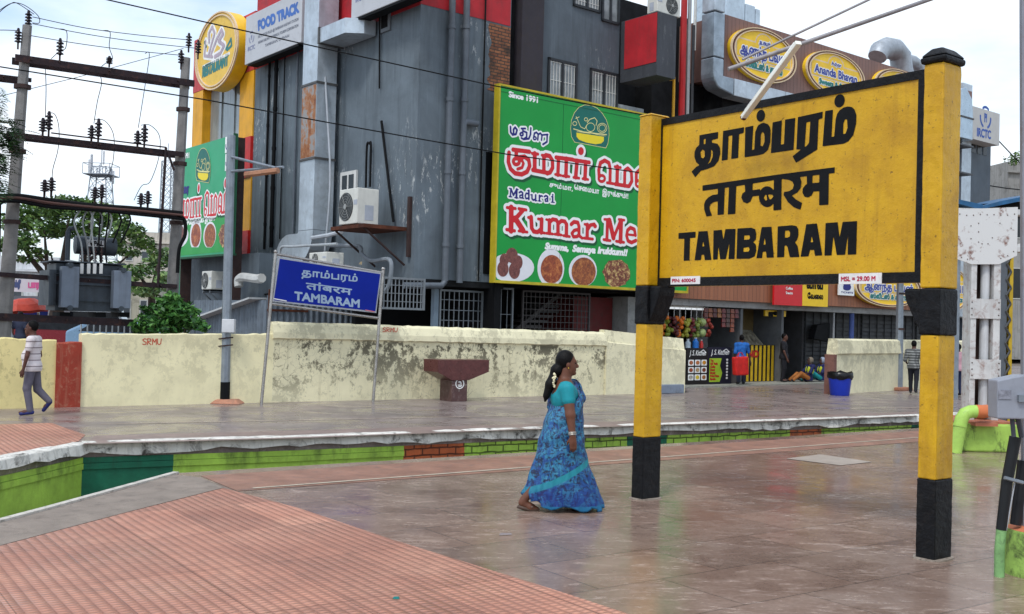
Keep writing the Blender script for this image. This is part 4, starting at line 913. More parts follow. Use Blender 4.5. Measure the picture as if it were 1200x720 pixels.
# ================================================================ BLUE NAME BOARD on two leaning posts
q0, q1 = G(306, 474), G(437, 471)
FBB = Fr(q0[:2], math.degrees(math.atan2((q1-q0)[1], (q1-q0)[0])))
blue = thing('name_board', 'blue enamel name board with pale lettering tilted on two thin steel posts', 'sign', FBB.pt(1.2, 0))
CHROME = M((168, 164, 160), .28, .75, var=.15, sc=6, dirt=.3, dirtc=(96, 84, 76))
for (x0, y0), (x1, y1) in (((306, 474), (323, 297)), ((437, 471), (449, 317))):
    mb = MB(); a, z = FBB.px(x0, y0); a2, z2 = FBB.px(x1, y1); mb.tube([FBB.pt(a, -.05), FBB.pt(a2, z2)], .033, 10); p_ = obj('post', mb, CHROME, blue, smooth='auto')
    mb = MB(); mb.ell(FBB.pt(a2, z2+.03), (.042, .042, .042)); obj('finial', mb, CHROME, p_, smooth=True)
for A_, B2 in (((324, 298), (449, 320)), ((318, 356), (443, 373))):
    mb = MB(); mb.tube([FBB.P3(*A_), FBB.P3(*B2)], .028, 10); obj('rail', mb, CHROME, blue, smooth='auto')
cor = [FBB.px(*c, .03) for c in ((326.5, 301.5), (447, 320), (441, 367), (319.5, 353.5))]
mb = MB(); mb.prism([FBB.pt(a, z, -.0) for a, z in cor], FBB.n*.028); fr_ = obj('frame', mb, M((170, 172, 178), .4, .4), blue)
c2 = [FBB.px(*c, .032) for c in ((328, 303.5), (445.5, 321.5), (439.8, 365), (321, 352))]
mb = MB(); mb.prism([FBB.pt(a, z, .029) for a, z in c2], FBB.n*.006); face = obj('face', mb, M((8, 34, 138), .45, var=.08, sc=2, spec=.15), blue)
PALE = M((148, 168, 190), .4, var=.05)
Bz = zoomed(FBB, .037, 310, 295, 8.276)
def bl(txt, pa, pb, ph, g):
    a, b2, h = Bz([pa, pb, ph]); letter('lettering', text_ink(txt, a, b2, abs(h[1]-a[1])), FBB, .0372, .008, PALE, face, grow=g)
bl('தாம்பரம்', (362, 232), (900, 292), (362, 165), .006); bl('तांबरम', (402, 362), (845, 422), (402, 295), .006); bl('TAMBARAM', (292, 466), (918, 542), (292, 386), .010)
for (x0, y0, x1, y1), m_ in (((88, 452, 214, 484), WHT), ((978, 563, 1066, 588), M((206, 120, 120), .5))):
    a, b2 = Bz([(x0, y0), (x1, y1)]); mb = MB(); sl_ = -.14; mb.prism([FBB.pt(a[0], a[1], .036), FBB.pt(b2[0], a[1]+sl_*(b2[0]-a[0]), .036), FBB.pt(b2[0], b2[1], .036), FBB.pt(a[0], b2[1]-sl_*(b2[0]-a[0]), .036)], FBB.n*.004); obj('sticker', mb, m_, face)
# ================================================================ GREEN BILLBOARDS
GRN = M((8, 150, 58), .38, var=.05, sc=1); GRNL = M((34, 158, 108), .38, var=.05, sc=1); YLW = M((236, 214, 40), .45, var=.04); TEAL = M((14, 104, 92), .45, var=.04); CRM = M((226, 220, 150), .5, var=.04); RED = M((206, 30, 40), .45, var=.04); NAVY = M((24, 26, 116), .45, var=.04); WHITE = M((238, 240, 238), .45, var=.03); DSH = M((8, 84, 46), .5, var=.05)
oG = .45
bill = thing('billboard', 'large green mess billboard with red lettering and four food dishes on the street face', 'billboard', FR.pt(6, 2.8, oG))
aA, zA = FR.px(586, 99, oG); aB, zB = FR.px(580, 328.5, oG); aE = 9.55; zA = (zA+FR.px(767, 137.7, oG)[1])/2; zB = (zB+FR.px(744, 340, oG)[1])/2; aA = (aA+aB)/2
mb = MB(); mb.fbox(FR, aA, aE, zB, zA, oG-.18, oG-.01); bb1 = obj('panel', mb, GRN, bill)
mb = MB()
for q in ((aA-.03, aA+.02, zB-.04, zA+.04), (aE-.02, aE+.03, zB-.04, zA+.04), (aA+.021, aE-.021, zA-.01, zA+.04), (aA+.021, aE-.021, zB-.04, zB+.03)): mb.fbox(FR, *q, oG-.2, oG+.01)
obj('frame', mb, M((190, 170, 40), .5, var=.15), bill)
mb = MB(); mb.fbox(FR, aA+.02, aE-.02, zA-.165, zA-.155, oG-.009, oG-.004); mb.fbox(FR, aA+2.2, aA+2.208, zB, zA-.17, oG-.009, oG-.005); obj('seam', mb, DSH, bb1)
mb = MB()
for x in np.linspace(aA+.4, aE-.4, 6): mb.fbox(FR, x, x+.06, zB, zA, oG-.42, oG-.2)
obj('back_frame', mb, BROWN, bill)
oT = oG-.008
T1 = zoomed(FR, oT, 580, 130, 7.2); T2 = zoomed(FR, oT, 660, 130, 6.55); T3 = zoomed(FR, oT, 580, 210, 8); T4 = zoomed(FR, oT, 665, 220, 8); T5 = zoomed(FR, oT, 575, 280, 6.667); T6 = zoomed(FR, oT, 655, 110, 10.29)
ppm = abs(FR.px(660, 200, oT)[1]-FR.px(660, 201, oT)[1])     # metres per photo pixel (upright)
def strokes(Z, sc, lst, ik):
    for pts, w in lst: ik.stroke(Z(pts), 1.2*w/sc*ppm)
    return ik
def circ(c, r, n=14, a0=0, a1=2*math.pi): return [(c[0]+r*math.cos(t), c[1]+r*math.sin(t)) for t in np.linspace(a0, a1, n)]
tam = Ink()
strokes(T1, 7.2, [([(152, 328), (290, 346)], 30), ([(180, 335), (178, 400)], 32), (circ((180, 428), 26), 26), ([(200, 395), (250, 388), (284, 415), (292, 465), (270, 515), (225, 537), (170, 528), (130, 490), (112, 430), (118, 355)], 32), ([(225, 415), (240, 445), (228, 480), (190, 492)], 22),
    ([(335, 362), (334, 500)], 36), ([(313, 360), (362, 366)], 22), ([(318, 500), (440, 524)], 30), ([(412, 510), (412, 395), (430, 375), (462, 383), (484, 420), (486, 480), (465, 520), (440, 528)], 32), ([(395, 375), (440, 378)], 20),
    ([(515, 394), (655, 412)], 30), ([(536, 400), (530, 540)], 32), ([(602, 405), (598, 550)], 34), ([(508, 537), (556, 546)], 20), ([(572, 550), (626, 556)], 20)], tam)
strokes(T2, 6.55, [([(75, 378), (200, 397)], 26), ([(105, 385), (95, 510)], 32), ([(172, 395), (166, 520)], 32), ([(78, 512), (122, 518)], 18), ([(148, 522), (190, 528)], 18),
    (circ((295, 520), 24), 20), ([(275, 505), (272, 455), (285, 400), (318, 382), (350, 400), (360, 450), (358, 552)], 28), ([(336, 553), (384, 560)], 20),
    ([(415, 430), (412, 560)], 32), ([(396, 430), (440, 436)], 20), ([(398, 563), (500, 580)], 26), ([(470, 575), (472, 460), (495, 442), (522, 468), (526, 540), (505, 578)], 28),
    (circ((580, 560), 24), 20), ([(560, 545), (560, 480), (585, 455), (612, 475), (618, 590)], 28), ([(618, 590), (690, 600)], 26), ([(660, 590), (668, 480), (690, 465), (720, 480), (724, 600)], 28), ([(724, 600), (740, 530), (770, 520), (785, 550), (760, 580), (735, 575)], 24)], tam)
tam.poly(T2(ell((135, 310), 22, 31))); tam.poly(T2(ell((680, 405), 22, 31)))
def layered(name, ik, F, off, res, main, grow, parent, shadow=True, sh=(.05, -.06)):
    if shadow: letter(name+'_shadow', ik, F, off, res*1.3, DSH, parent, grow*1.1, sh)
    letter(name+'_outline', ik, F, off+.003, res, WHITE, parent, grow); letter(name, ik, F, off+.006, res, main, parent)
layered('lettering', tam, FR, oT, .02, RED, .075, bb1)
mad = Ink()
strokes(T1, 7.2, [([(130, 135), (132, 182), (148, 203), (176, 198), (186, 162), (170, 140), (156, 158), (157, 196)], 15), (circ((224, 198), 13), 13), ([(222, 150), (256, 150)], 13), ([(235, 150), (233, 188)], 13), ([(240, 172), (268, 185), (266, 222), (240, 240), (222, 230)], 13), ([(244, 240), (285, 236), (299, 200), (302, 146)], 14),
    (circ((335, 232), 12), 11), ([(326, 222), (332, 190), (350, 182), (364, 200), (360, 246)], 13), ([(362, 200), (384, 190), (396, 210), (392, 248)], 13), ([(394, 205), (445, 200)], 12), ([(440, 202), (438, 262), (404, 284)], 14)], mad)
strokes(T3, 8, [([(148, 92), (143, 165)], 13), ([(150, 95), (172, 152), (202, 100)], 15), ([(203, 97), (200, 175)], 19), ([(133, 88), (155, 92)], 9), ([(131, 164), (158, 168)], 9), ([(184, 174), (216, 179)], 9), ([(200, 96), (217, 99)], 9),
    ([(226, 127), (244, 118), (259, 130), (259, 178)], 14), ([(255, 148), (232, 156), (232, 175), (252, 177)], 12), ([(259, 180), (270, 182)], 9), ([(312, 138), (292, 134), (282, 158), (290, 184), (310, 180)], 13), ([(317, 108), (317, 190)], 16), ([(304, 108), (320, 110)], 8),
    ([(346, 148), (346, 184), (358, 198), (378, 190)], 14), ([(381, 150), (380, 203)], 15), ([(334, 148), (348, 149)], 8), ([(380, 203), (394, 204)], 8), ([(416, 155), (416, 205)], 15), ([(418, 172), (430, 157), (444, 162)], 13), ([(404, 205), (432, 208)], 8),
    ([(462, 165), (478, 156), (493, 165), (493, 208)], 14), ([(490, 182), (469, 190), (471, 208), (488, 208)], 12), ([(540, 166), (540, 215)], 16), (circ((541, 148), 3), 10), ([(526, 217), (557, 221)], 8), ([(528, 166), (541, 167)], 8)], mad)
layered('lettering', mad, FR, oT, .012, NAVY, .045, bb1, False)
kum = Ink()
strokes(T3, 8, [([(152, 268), (150, 485)], 46), ([(112, 267), (192, 277)], 24), ([(108, 474), (184, 486)], 26), ([(180, 385), (262, 292)], 36), ([(222, 278), (292, 290)], 24), ([(190, 370), (262, 482)], 48), ([(222, 487), (302, 498)], 22),
    ([(338, 358), (344, 460)], 38), ([(312, 360), (345, 367)], 24), ([(344, 460), (362, 492), (398, 498), (432, 470)], 34), ([(437, 380), (433, 500)], 38), ([(404, 374), (440, 380)], 22), ([(433, 500), (465, 507)], 22),
    ([(510, 388), (508, 505)], 36), ([(590, 410), (590, 515)], 36), ([(670, 425), (668, 530)], 36), ([(512, 405), (540, 378), (576, 385), (591, 415)], 32), ([(592, 418), (622, 392), (655, 398), (671, 430)], 32), ([(480, 380), (515, 386)], 20), ([(480, 508), (540, 516)], 22), ([(560, 517), (622, 525)], 22), ([(640, 531), (700, 540)], 22)], kum)
strokes(T4, 8, [([(34, 345), (60, 322), (96, 328), (107, 365), (107, 450)], 32), ([(103, 392), (62, 402), (40, 430), (55, 462), (88, 460), (107, 440)], 28), ([(107, 450), (136, 474)], 26), ([(186, 350), (183, 470)], 36), ([(160, 344), (190, 350)], 22), ([(154, 474), (236, 483)], 24), ([(190, 392), (214, 352), (250, 345)], 30), (circ((258, 362), 6), 26),
    ([(375, 305), (368, 490)], 34), ([(345, 298), (400, 302)], 22), ([(338, 488), (400, 498)], 24), ([(392, 308), (430, 470)], 46), ([(432, 472), (492, 318)], 30), ([(502, 312), (496, 505)], 44), ([(480, 299), (532, 306)], 22), ([(455, 503), (528, 514)], 24),
    ([(560, 440), (635, 448)], 20), ([(636, 446), (626, 392), (590, 376), (562, 400), (553, 452), (566, 500), (600, 516), (640, 497)], 32),
    ([(735, 405), (705, 388), (680, 405), (690, 440), (728, 462), (735, 495), (705, 520), (672, 505)], 32), ([(830, 417), (800, 400), (775, 417), (785, 452), (823, 474), (830, 507), (800, 532), (767, 517)], 32)], kum)
layered('lettering', kum, FR, oT, .02, RED, .075, bb1)
def rt(Z, txt, pa, pb, ph, sh=0, mat=WHITE, g=.006, parent=bb1, F=FR, off=None, res=.011):
    a, b2, h = Z([pa, pb, ph]); letter('lettering', text_ink(txt, a, b2, abs(h[1]-a[1]), sh), F, oT if off is None else off, res, mat, parent, grow=g)
rt(T5, 'Summa,', (425, 78), (605, 95), (425, 30), .25, g=.018); rt(T5, 'Semaya', (640, 98), (815, 112), (640, 48), .25, g=.018); rt(T5, 'Irukkum!!', (838, 112), (1060, 132), (838, 62), .25, g=.018)
Zp = lambda pts: [FR.px(x, y, oT) for x, y in pts]
rt(Zp, 'Since 1991', (596.5, 113.5), (630, 120.5), (596.5, 107), g=.012); rt(Zp, 'சும்மா,', (644, 219), (671, 224), (644, 213.5), g=.006); rt(Zp, 'ெசைமயா', (673, 222), (702, 227.5), (673, 216), g=.006); rt(Zp, 'இருக்கும்!!', (706, 228), (736, 233), (706, 222), g=.006)
# basket emblem
def basket(Z, F, o, sc, mpp, parent):
    L = MB(); ik = Ink(); out = [(188, 585), (150, 520), (140, 420), (150, 320), (185, 230), (240, 165), (310, 135), (390, 142), (460, 175), (520, 235), (570, 315), (600, 410), (603, 500), (590, 600), (565, 655)]
    ik.poly(Z(out)); letter('logo', ik, F, o, mpp*.9, TEAL, parent)
    ik = Ink(); ik.stroke(Z(out), 7/sc*mpp, True); ik.stroke(Z([(175, 425), (300, 462), (575, 495)]), 12/sc*mpp); ik.stroke(Z([(215, 455), (560, 510)]), 6/sc*mpp)
    for c, r in (((380, 405), 52), ((520, 415), 58), ((520, 415), 40), ((325, 310), 20), ((190, 360), 24)): ik.stroke(Z(circ(c, r, 18)), 8/sc*mpp)
    ik.stroke(Z([(205, 275), (235, 340), (260, 400), (310, 425), (330, 385)]), 9/sc*mpp); ik.stroke(Z([(340, 350), (370, 310), (430, 290), (460, 330), (445, 385)]), 10/sc*mpp); ik.stroke(Z([(200, 300), (245, 280)]), 8/sc*mpp)
    letter('logo', ik, F, o+.004, mpp*.6, CRM, parent)
    ik = Ink(); ik.poly(Z([(210, 470), (540, 520), (540, 570), (510, 600), (440, 610), (330, 590), (240, 555), (212, 520)])); letter('logo', ik, F, o+.004, mpp*.7, YLW, parent)
basket(T6, FR, oT, 10.29, ppm, bb1)
# printed dishes
def m_food(name, c1, c2, c3, sc=9):
    m, t = newmat(name, .45); w = t.coord(world=True); n = t.noise(w, sc, 8, .75, .6); t.lk(t.ramp(n, [(.32, lin(c1)), (.5, lin(c2)), (.66, lin(c3))]), t.b.inputs['Base Color']); return m
F1 = m_food('fried_balls', (64, 28, 26), (112, 58, 52), (142, 84, 72), 14); F2 = m_food('curry', (96, 40, 18), (150, 66, 30), (206, 130, 66), 7); F3 = m_food('roast', (70, 34, 16), (146, 74, 34), (196, 128, 62), 11); F4 = m_food('omelette', (40, 26, 18), (120, 54, 34), (230, 206, 130), 8); PLT = M((226, 226, 230), .4, var=.05)
def dishes(Z, F, o, mpp, parent):
    dd = [((165, 225), (175, 115), (150, 95), 0), ((470, 230), (105, 152), (86, 112), 1), ((720, 250), (110, 125), (95, 112), 2), ((982, 270), (105, 118), (105, 112), 3)]
    for c, (rx, ry), (fx, fy), k in dd:
        if k != 3:
            ik = Ink(); L_ = [(x, min(y, 322+.06*x)) for x, y in ell(c, rx, ry)]; 
            L_ = [(max(x, 40), y) for x, y in L_]; ik.poly(Z(L_)); letter('dish_picture', ik, F, o, mpp*1.1, PLT, parent)
        ik = Ink()
        if k == 0:
            for cc, r in (((165, 130), (46, 60)), ((95, 235), (44, 62)), ((185, 248), (44, 66)), ((215, 185), (34, 55)), ((105, 165), (36, 50))): ik.poly(Z(ell(cc, *r)))
        elif k == 3: rr = random.Random(5); ik.poly(Z([(x*1., min(y, 380)) for x, y in [(c[0]+fx*(1+rr.uniform(-.1, .08))*math.cos(t), c[1]+fy*(1+rr.uniform(-.1, .08))*math.sin(t)) for t in np.linspace(0, 6.28, 30)[:-1]]]))
        else: ik.poly(Z([(x, min(y, 318+.06*x)) for x, y in ell((c[0]+6, c[1]+8), fx, fy)]))
        letter('dish_picture', ik, F, o+.004, mpp*.9, (F1, F2, F3, F4)[k], parent)
dishes(T5, FR, oT, ppm, bb1)
# second billboard on the left face: same design, narrower
oL = 1.9
bill2 = thing('billboard', 'smaller green mess billboard on the left side of the building behind the lamp post', 'billboard', FL.pt(13, 3.8, oL))
c0, c1 = FL.px(277, 157, oL), FL.px(266, 297, oL); aR2 = (c0[0]+c1[0])/2; zT2 = c0[1]; zB2 = c1[1]; aL2 = FL.px(203, 240, oL)[0]
mb = MB(); mb.fbox(FL, aR2, aL2, zB2, zT2, oL-.15, oL-.01); bb2 = obj('panel', mb, GRNL, bill2)
mb = MB(); mb.fbox(FL, aR2, aL2, zB2+.05, zB2+(zT2-zB2)*.42, oL-.009, oL-.004); obj('lower_print', mb, GRN, bb2)
mb = MB(); mb.fbox(FL, aR2-.05, aR2-.003, zB2-.04, zT2+.04, oL-.12, oL); mb.fbox(FL, aR2, aL2, zB2-.06, zB2-.002, oL-.2, oL); obj('frame', mb, M((34, 84, 58), .6, dirt=.4), bill2)
mb = MB(); mb.fbox(FL, aR2+.3, aR2+.36, 2.0, zT2, oL-.5, oL-.16); mb.fbox(FL, aL2-.4, aL2-.34, 2., zT2, oL-.5, oL-.16)
for z in (zB2+.6, zT2-.8): mb.fbox(FL, aR2+.37, aL2-.41, z, z+.06, oL-.5, oL-.17)
obj('back_frame', mb, BROWN, bill2)
oL2 = oL-.003
lo, hi = tam.bounds()
def remap(x0, y0, x1, y1):
    """map the first board's box (lo..hi) onto the box given by two photo points on the second board"""
    (ax, az), (bx, bz) = FL.px(x0, y0, oL2), FL.px(x1, y1, oL2); return ax, az, bx, bz
ax, az, bx, bz = remap(206, 264, 271.5, 214)
hL = FL.px(271, 249, oL2)[1]
t2 = tam.map(lambda a, z: (ax+(bx-ax)*(a-lo[0])/(hi[0]-lo[0]), FL.px(206, 263, oL2)[1]*0+hL-.10+(z-lo[1])/(hi[1]-lo[1])*1.12), .66)
layered('lettering', t2, FL, oL2, .018, RED, .045, bb2)
l6, h6 = T6([(140, 655)])[0], T6([(603, 135)])[0]
(bxl, bzl), (bxr, bzr) = FL.px(229, 218, oL2), FL.px(247.5, 171, oL2)
Zb = lambda pts: [(bxl+(bxr-bxl)*(x-140)/463., bzl+(bzr-bzl)*(655-y)/520.) for x, y in pts]
basket(Zb, FL, oL2, 10.29, ppm, bb2)
for y0, y1 in ((161, 178), (181, 199)):
    (a0, z1), (a1, z0) = FL.px(264.5, y0, oL2), FL.px(271, y1, oL2); mb = MB(); mb.fbox(FL, min(a0, a1), max(a0, a1), z0, z1, oL2, oL2+.01); pl_ = obj('notice', mb, WHITE, bb2)
    irctc(FL, oL2+.012, (a0+a1)/2, (z0+z1)/2, .16, NAVY, pl_)
ZL = lambda pts: [FL.px(x, y, oL2) for x, y in pts]
rt(ZL, 'Since 1991', (206, 188), (221.5, 185), (206, 182), 0, WHITE, .012, bb2, FL, oL2, .012); rt(ZL, 'மதுைர', (206, 228), (221, 226), (206, 219), 0, NAVY, .02, bb2, FL, oL2, .012); rt(ZL, 'சும்மா, ெசைமயா இருக்கும்', (219, 264), (252, 258), (219, 258), 0, WHITE, .008, bb2, FL, oL2, .012)
(dx0, dz0), (dx1, dz1) = FL.px(203, 303, oL2), FL.px(272, 268, oL2)
Zd = lambda pts: [(dx0+(dx1-dx0)*(x-60)/1030., min(max(dz0+.06+(420-y)/350.*1.12, zB2+.06), 20)) for x, y in pts]
dishes(Zd, FL, oL2, ppm, bb2)
# ================================================================ SIGNS HUNG ON THE BUILDING
def oval_sign(name, label, F, cx, cz, rx, rz, o, th, rim, parent_mat, face):
    t_ = thing(name, label, 'sign', F.pt(cx, cz-rz, o))
    mb = MB(); P = [F.pt(cx+rx*math.cos(t), cz+rz*math.sin(t), o) for t in np.linspace(0, 2*math.pi, 49)[:-1]]; mb.prism(P, F.n*th); obj('body', mb, parent_mat, t_, smooth='auto')
    for k, (s_, m_) in enumerate(rim):
        mb = MB(); n = 48
        for t in np.linspace(0, 2*math.pi, n+1)[:-1]:
            for q, h in ((s_, 0), (s_, .05), (s_-.035, .05), (s_-.035, 0)): mb.v.append(tuple(F.pt(cx+rx*q*math.cos(t), cz+rz*q*math.sin(t), o+th+.001+h)))
        for i in range(n):
            for j in range(4): mb.f.append((i*4+j, i*4+(j+1) % 4, ((i+1) % n)*4+(j+1) % 4, ((i+1) % n)*4+j)); mb.m.append(0)
        obj('rim', mb, m_, t_)
    mb = MB(); mb.prism([F.pt(cx+rx*.94*math.cos(t), cz+rz*.94*math.sin(t), o+th+.001) for t in np.linspace(0, 2*math.pi, 49)[:-1]], F.n*.01); f_ = obj('face', mb, face, t_)
    return t_, f_
GOLD = M((238, 194, 44), .4, var=.08); RIMB = M((224, 198, 160), .4, var=.1); BRN = M((98, 56, 40), .5); SBLUE = M((46, 62, 150), .4); SWH = M((236, 236, 232), .4); SGRN = M((24, 116, 112), .45)
def abhavan(label, x0, y0, x1, y1, F, o, main, sub, top, shape='full'):
    """x0.. photo box of the oval"""
    ca, cz = F.px((x0+x1)/2, (y0+y1)/2, o); rx = abs(F.px(x1, (y0+y1)/2, o)[0]-F.px(x0, (y0+y1)/2, o)[0])/2; rz = abs(F.px((x0+x1)/2, y0, o)[1]-F.px((x0+x1)/2, y1, o)[1])/2
    t_, f_ = oval_sign('restaurant_sign', label, F, ca, cz, rx, rz, o-.2, .12, ((1., RIMB), (.95, BRN), (.91, RIMB)), GOLD, YLW2)
    q = o-.08+.012
    ik = Ink(); ik.poly([(ca-rx*.80, cz+rz*.36), (ca+rx*.8, cz+rz*.36), (ca+rx*.80, cz-rz*.22), (ca-rx*.80, cz-rz*.22)]); ik.ell((ca, cz+rz*.40), rx*.24, rz*.36); letter('label_border', ik, F, q, .03, RIMB, f_, .07)
    letter('label_panel', ik, F, q+.006, .03, GOLD, f_, .02)
    p0, p1 = (ca-rx*.72, cz-rz*.13), (ca+rx*.72, cz-rz*.13); ink = text_ink(main, p0, p1, rz*.36)
    letter('lettering_outline', ink, F, q+.012, .022, SWH, f_, .045); letter('lettering', ink, F, q+.02, .018, SBLUE, f_, .012)
    ink = text_ink(top, (ca-rx*.17, cz+rz*.38), (ca+rx*.17, cz+rz*.38), rz*.17); letter('lettering_outline', ink, F, q+.012, .02, SWH, f_, .03); letter('lettering', ink, F, q+.02, .018, SBLUE, f_, .004)
    ink = text_ink(sub, (ca-rx*.56, cz-rz*.58), (ca+rx*.56, cz-rz*.58), rz*.24); letter('lettering_outline', ink, F, q+.012, .02, SWH, f_, .04); letter('lettering', ink, F, q+.02, .018, SGRN, f_, .015)
YLW2 = M((244, 200, 38), .42, var=.06)
abhavan('first yellow oval restaurant sign with Tamil lettering, left one on the brown upper cladding', 859, 34, 936, 96, FR, .5, 'ஆனந்த பவன்', 'ஸ்வீட்ஸ் & காரம்', 'அடையார்')
abhavan('second yellow oval restaurant sign with English lettering on the brown upper cladding', 947, 61, 1016, 114, FR, .5, 'Ananda Bhavan', 'Sweets & Snacks', 'Adyar')
abhavan('third yellow oval sign whose top only shows above the edge of the yellow station board', 1027, 82, 1087, 130, FR, .5, 'ஆனந்த பவன்', 'Sweets', 'Adyar')
abhavan('wide yellow oval restaurant sign on the low wooden fascia left of the near pillar', 1005, 316, 1083, 360, FR, .4, 'ஆனந்த பவன்', 'ஸ்வீட்ஸ் & காரம்', 'அடையார்')
abhavan('yellow oval restaurant sign on the low wooden fascia right of the yellow pillar', 1107, 316, 1136, 364, FR, .4, 'BHAVAN M', 'Sweets', 'Adyar')
# round restaurant emblem at the far left
oo = .52; ca, cz = FL.px(254, 60, oo); rx = abs(FL.px(279, 55, oo)[0]-FL.px(229, 65, oo)[0])/2; rz = 1.27
t_, f_ = oval_sign('restaurant_sign', 'big round yellow emblem sign sticking out over the glass front at the left corner', FL, ca, cz, rx, rz, .1, .42, ((1., RIMB), (.92, RIMB)), GOLD, M((226, 186, 70), .45, var=.08))
E_ = lambda x, y: FL.px(225+x/7.58, 10+y/7.58, oo+.02)
LIL = M((176, 160, 172), .45); ik = Ink()
ik.stroke([E_(*p) for p in ((150, 300), (150, 220), (178, 165), (200, 220), (150, 400))], .12); ik.stroke([E_(*p) for p in ((170, 400), (220, 270), (260, 190), (275, 230), (235, 290), (285, 330), (250, 400), (200, 430))], .13); ik.stroke([E_(*p) for p in ((120, 290), (110, 420), (180, 430))], .1)
letter('logo', ik, FL, oo+.012, .03, SWH, f_, .08); letter('logo', ik, FL, oo+.02, .03, LIL, f_)
ik = Ink(); ik.stroke([E_(*p) for p in ((300, 360), (345, 270), (350, 330), (310, 370))], .1); ik.stroke([E_(*p) for p in ((110, 300), (125, 340))], .1); letter('logo', ik, FL, oo+.016, .03, SGRN, f_)
ik = Ink(); ik.stroke([E_(95, 520), E_(330, 400)], .10); letter('bar', ik, FL, oo+.016, .03, SWH, f_)
letter('lettering', text_ink('RESTAURANT', E_(92, 610), E_(318, 500), .36), FL, oo+.016, .025, SGRN, f_, grow=.035)
# food track boards
def food_board(label, x0, x1, zb_, zt_, o, full=True):
    a0, a1 = x0, x1
    t_ = thing('sign_board', label, 'sign', FL.pt((a0+a1)/2, zb_, o)); mb = MB(); mb.fbox(FL, a1, a0, zb_, zt_, o-.35, o); bd = obj('panel', mb, M((184, 186, 190), .4, var=.05, sc=1, dirt=.15), t_, bev=.015)
    mb = MB(); mb.fbox(FL, a1+.2, a0-.2, zb_-.06, zb_-.003, o-.33, o-.02); obj('tray', mb, BLACK, t_)
    L = a0-a1; H_ = zt_-zb_; q = o+.004; X = lambda u, v: (a0-u*L, zb_+v*H_)
    letter('lettering', text_ink('FOOD TRACK', X(.25, .60), X(.95, .60), .30, .2), FL, q, .02, M((58, 104, 178), .45), bd, grow=.03)
    irctc(FL, q, *X(.12, .52), .17, M((120, 126, 160), .5), bd); letter('lettering', text_ink('IRCTC', X(.055, .26), X(.19, .26), .13), FL, q, .016, M((120, 126, 160), .5), bd, grow=.006)
    GT = M((112, 116, 128), .5)
    for k, s_ in enumerate(('IRCTC FOOD PLAZA @ TAMBARAM RAILWAY STATION', 'INDIAN RAILWAY CATERING & TOURISM CORPORATION', 'TAMBARAM, CHENNAI')):
        letter('lettering', text_ink(s_, X(.25 if k < 2 else .38, .44-.12*k), X(.95 if k < 2 else .8, .44-.12*k), .085), FL, q, .012, GT, bd, grow=.004)
    mb = MB()
    for u in (.2, .8): a = a0-u*L; mb.fbox(FL, a-.04, a+.04, zt_-.5, zt_-.4, -.01, o-.36)
    obj('bracket', mb, BROWN, t_)
oF = .55; xa = FL.px(287.5, 50, oF)[0]; xb = FL.px(353, 40, oF)[0]; zf0 = FL.px(288, 76, oF)[1]; zf1 = FL.px(287, 21, oF)[1]
food_board('pale food track sign board beside the round yellow emblem', xa, xb, zf0, zf1, oF)
xa = FL.px(411.5, 15, oF)[0]; zf0 = FL.px(412.5, 23, oF)[1]
food_board('pale food track sign board at the top edge above the grey corner wall', xa, xa-(4.1), zf0, zf0+1.55, oF)
# signs on the lower fascia
def flat_sign(name, label, x0, y0, x1, y1, o, mat, texts, cat='sign', F=FR):
    (a0, z1), (a1, z0) = F.px(x0, y0, o), F.px(x1, y1, o); mb = MB(); mb.fbox(F, a0, a1, z0, z1, o-.07, o); t_ = obj(name, mb, mat, bev=0); tag(t_, label, cat)
    for txt, u0, v0, u1, h, m_, g in texts: letter('lettering', text_ink(txt, (a0+(a1-a0)*u0, z0+(z1-z0)*v0), (a0+(a1-a0)*u1, z0+(z1-z0)*v0), (z1-z0)*h), F, o+.005, .014, m_, t_, grow=g)
    return t_
of = .30
flat_sign('shop_sign', 'plain red square sign on the wooden shop fascia beside the yellow one', 908, 318, 940, 359, of, M((204, 28, 36), .4, var=.05), [('Tea', .42, .62, .62, .08, SWH, .004), ('Coffee', .4, .48, .64, .08, SWH, .004), ('Snacks', .4, .34, .64, .08, SWH, .004)])
flat_sign('shop_sign', 'yellow square sign with thick black Tamil letters on the wooden shop fascia', 941, 318, 970, 360, of, M((238, 196, 24), .4, var=.05), [('வாவ்', .16, .52, .78, .26, BLACK, .022), ('ேவைல', .2, .22, .8, .15, BLACK, .012)])
flat_sign('notice_board', 'small white square notice with a dark blue mark on the wooden fascia', 984, 325, 1001, 347, of, WHITE, [('S', .3, .38, .7, .42, NAVY, .06), ('TICKETS', .1, .12, .9, .1, NAVY, .004)])
# ================================================================ DUCTS, PIPES, AIR CONDITIONERS
def squareduct(mb, F, a0, a1, z0, z1, o0, o1, mi=0): mb.fbox(F, a0, a1, z0, z1, o0, o1, mi)
dk = thing('exhaust_duct', 'tall square galvanised exhaust duct with a rusty middle section on the left face', 'duct', FL.pt(5.4, 4, 0))
oD = .75; xl, xr = FL.px(353, 150, oD)[0], FL.px(384, 150, oD)[0]; wD = xl-xr; oI_ = .15
xr = FL.px(366, 150, oD)[0]; 
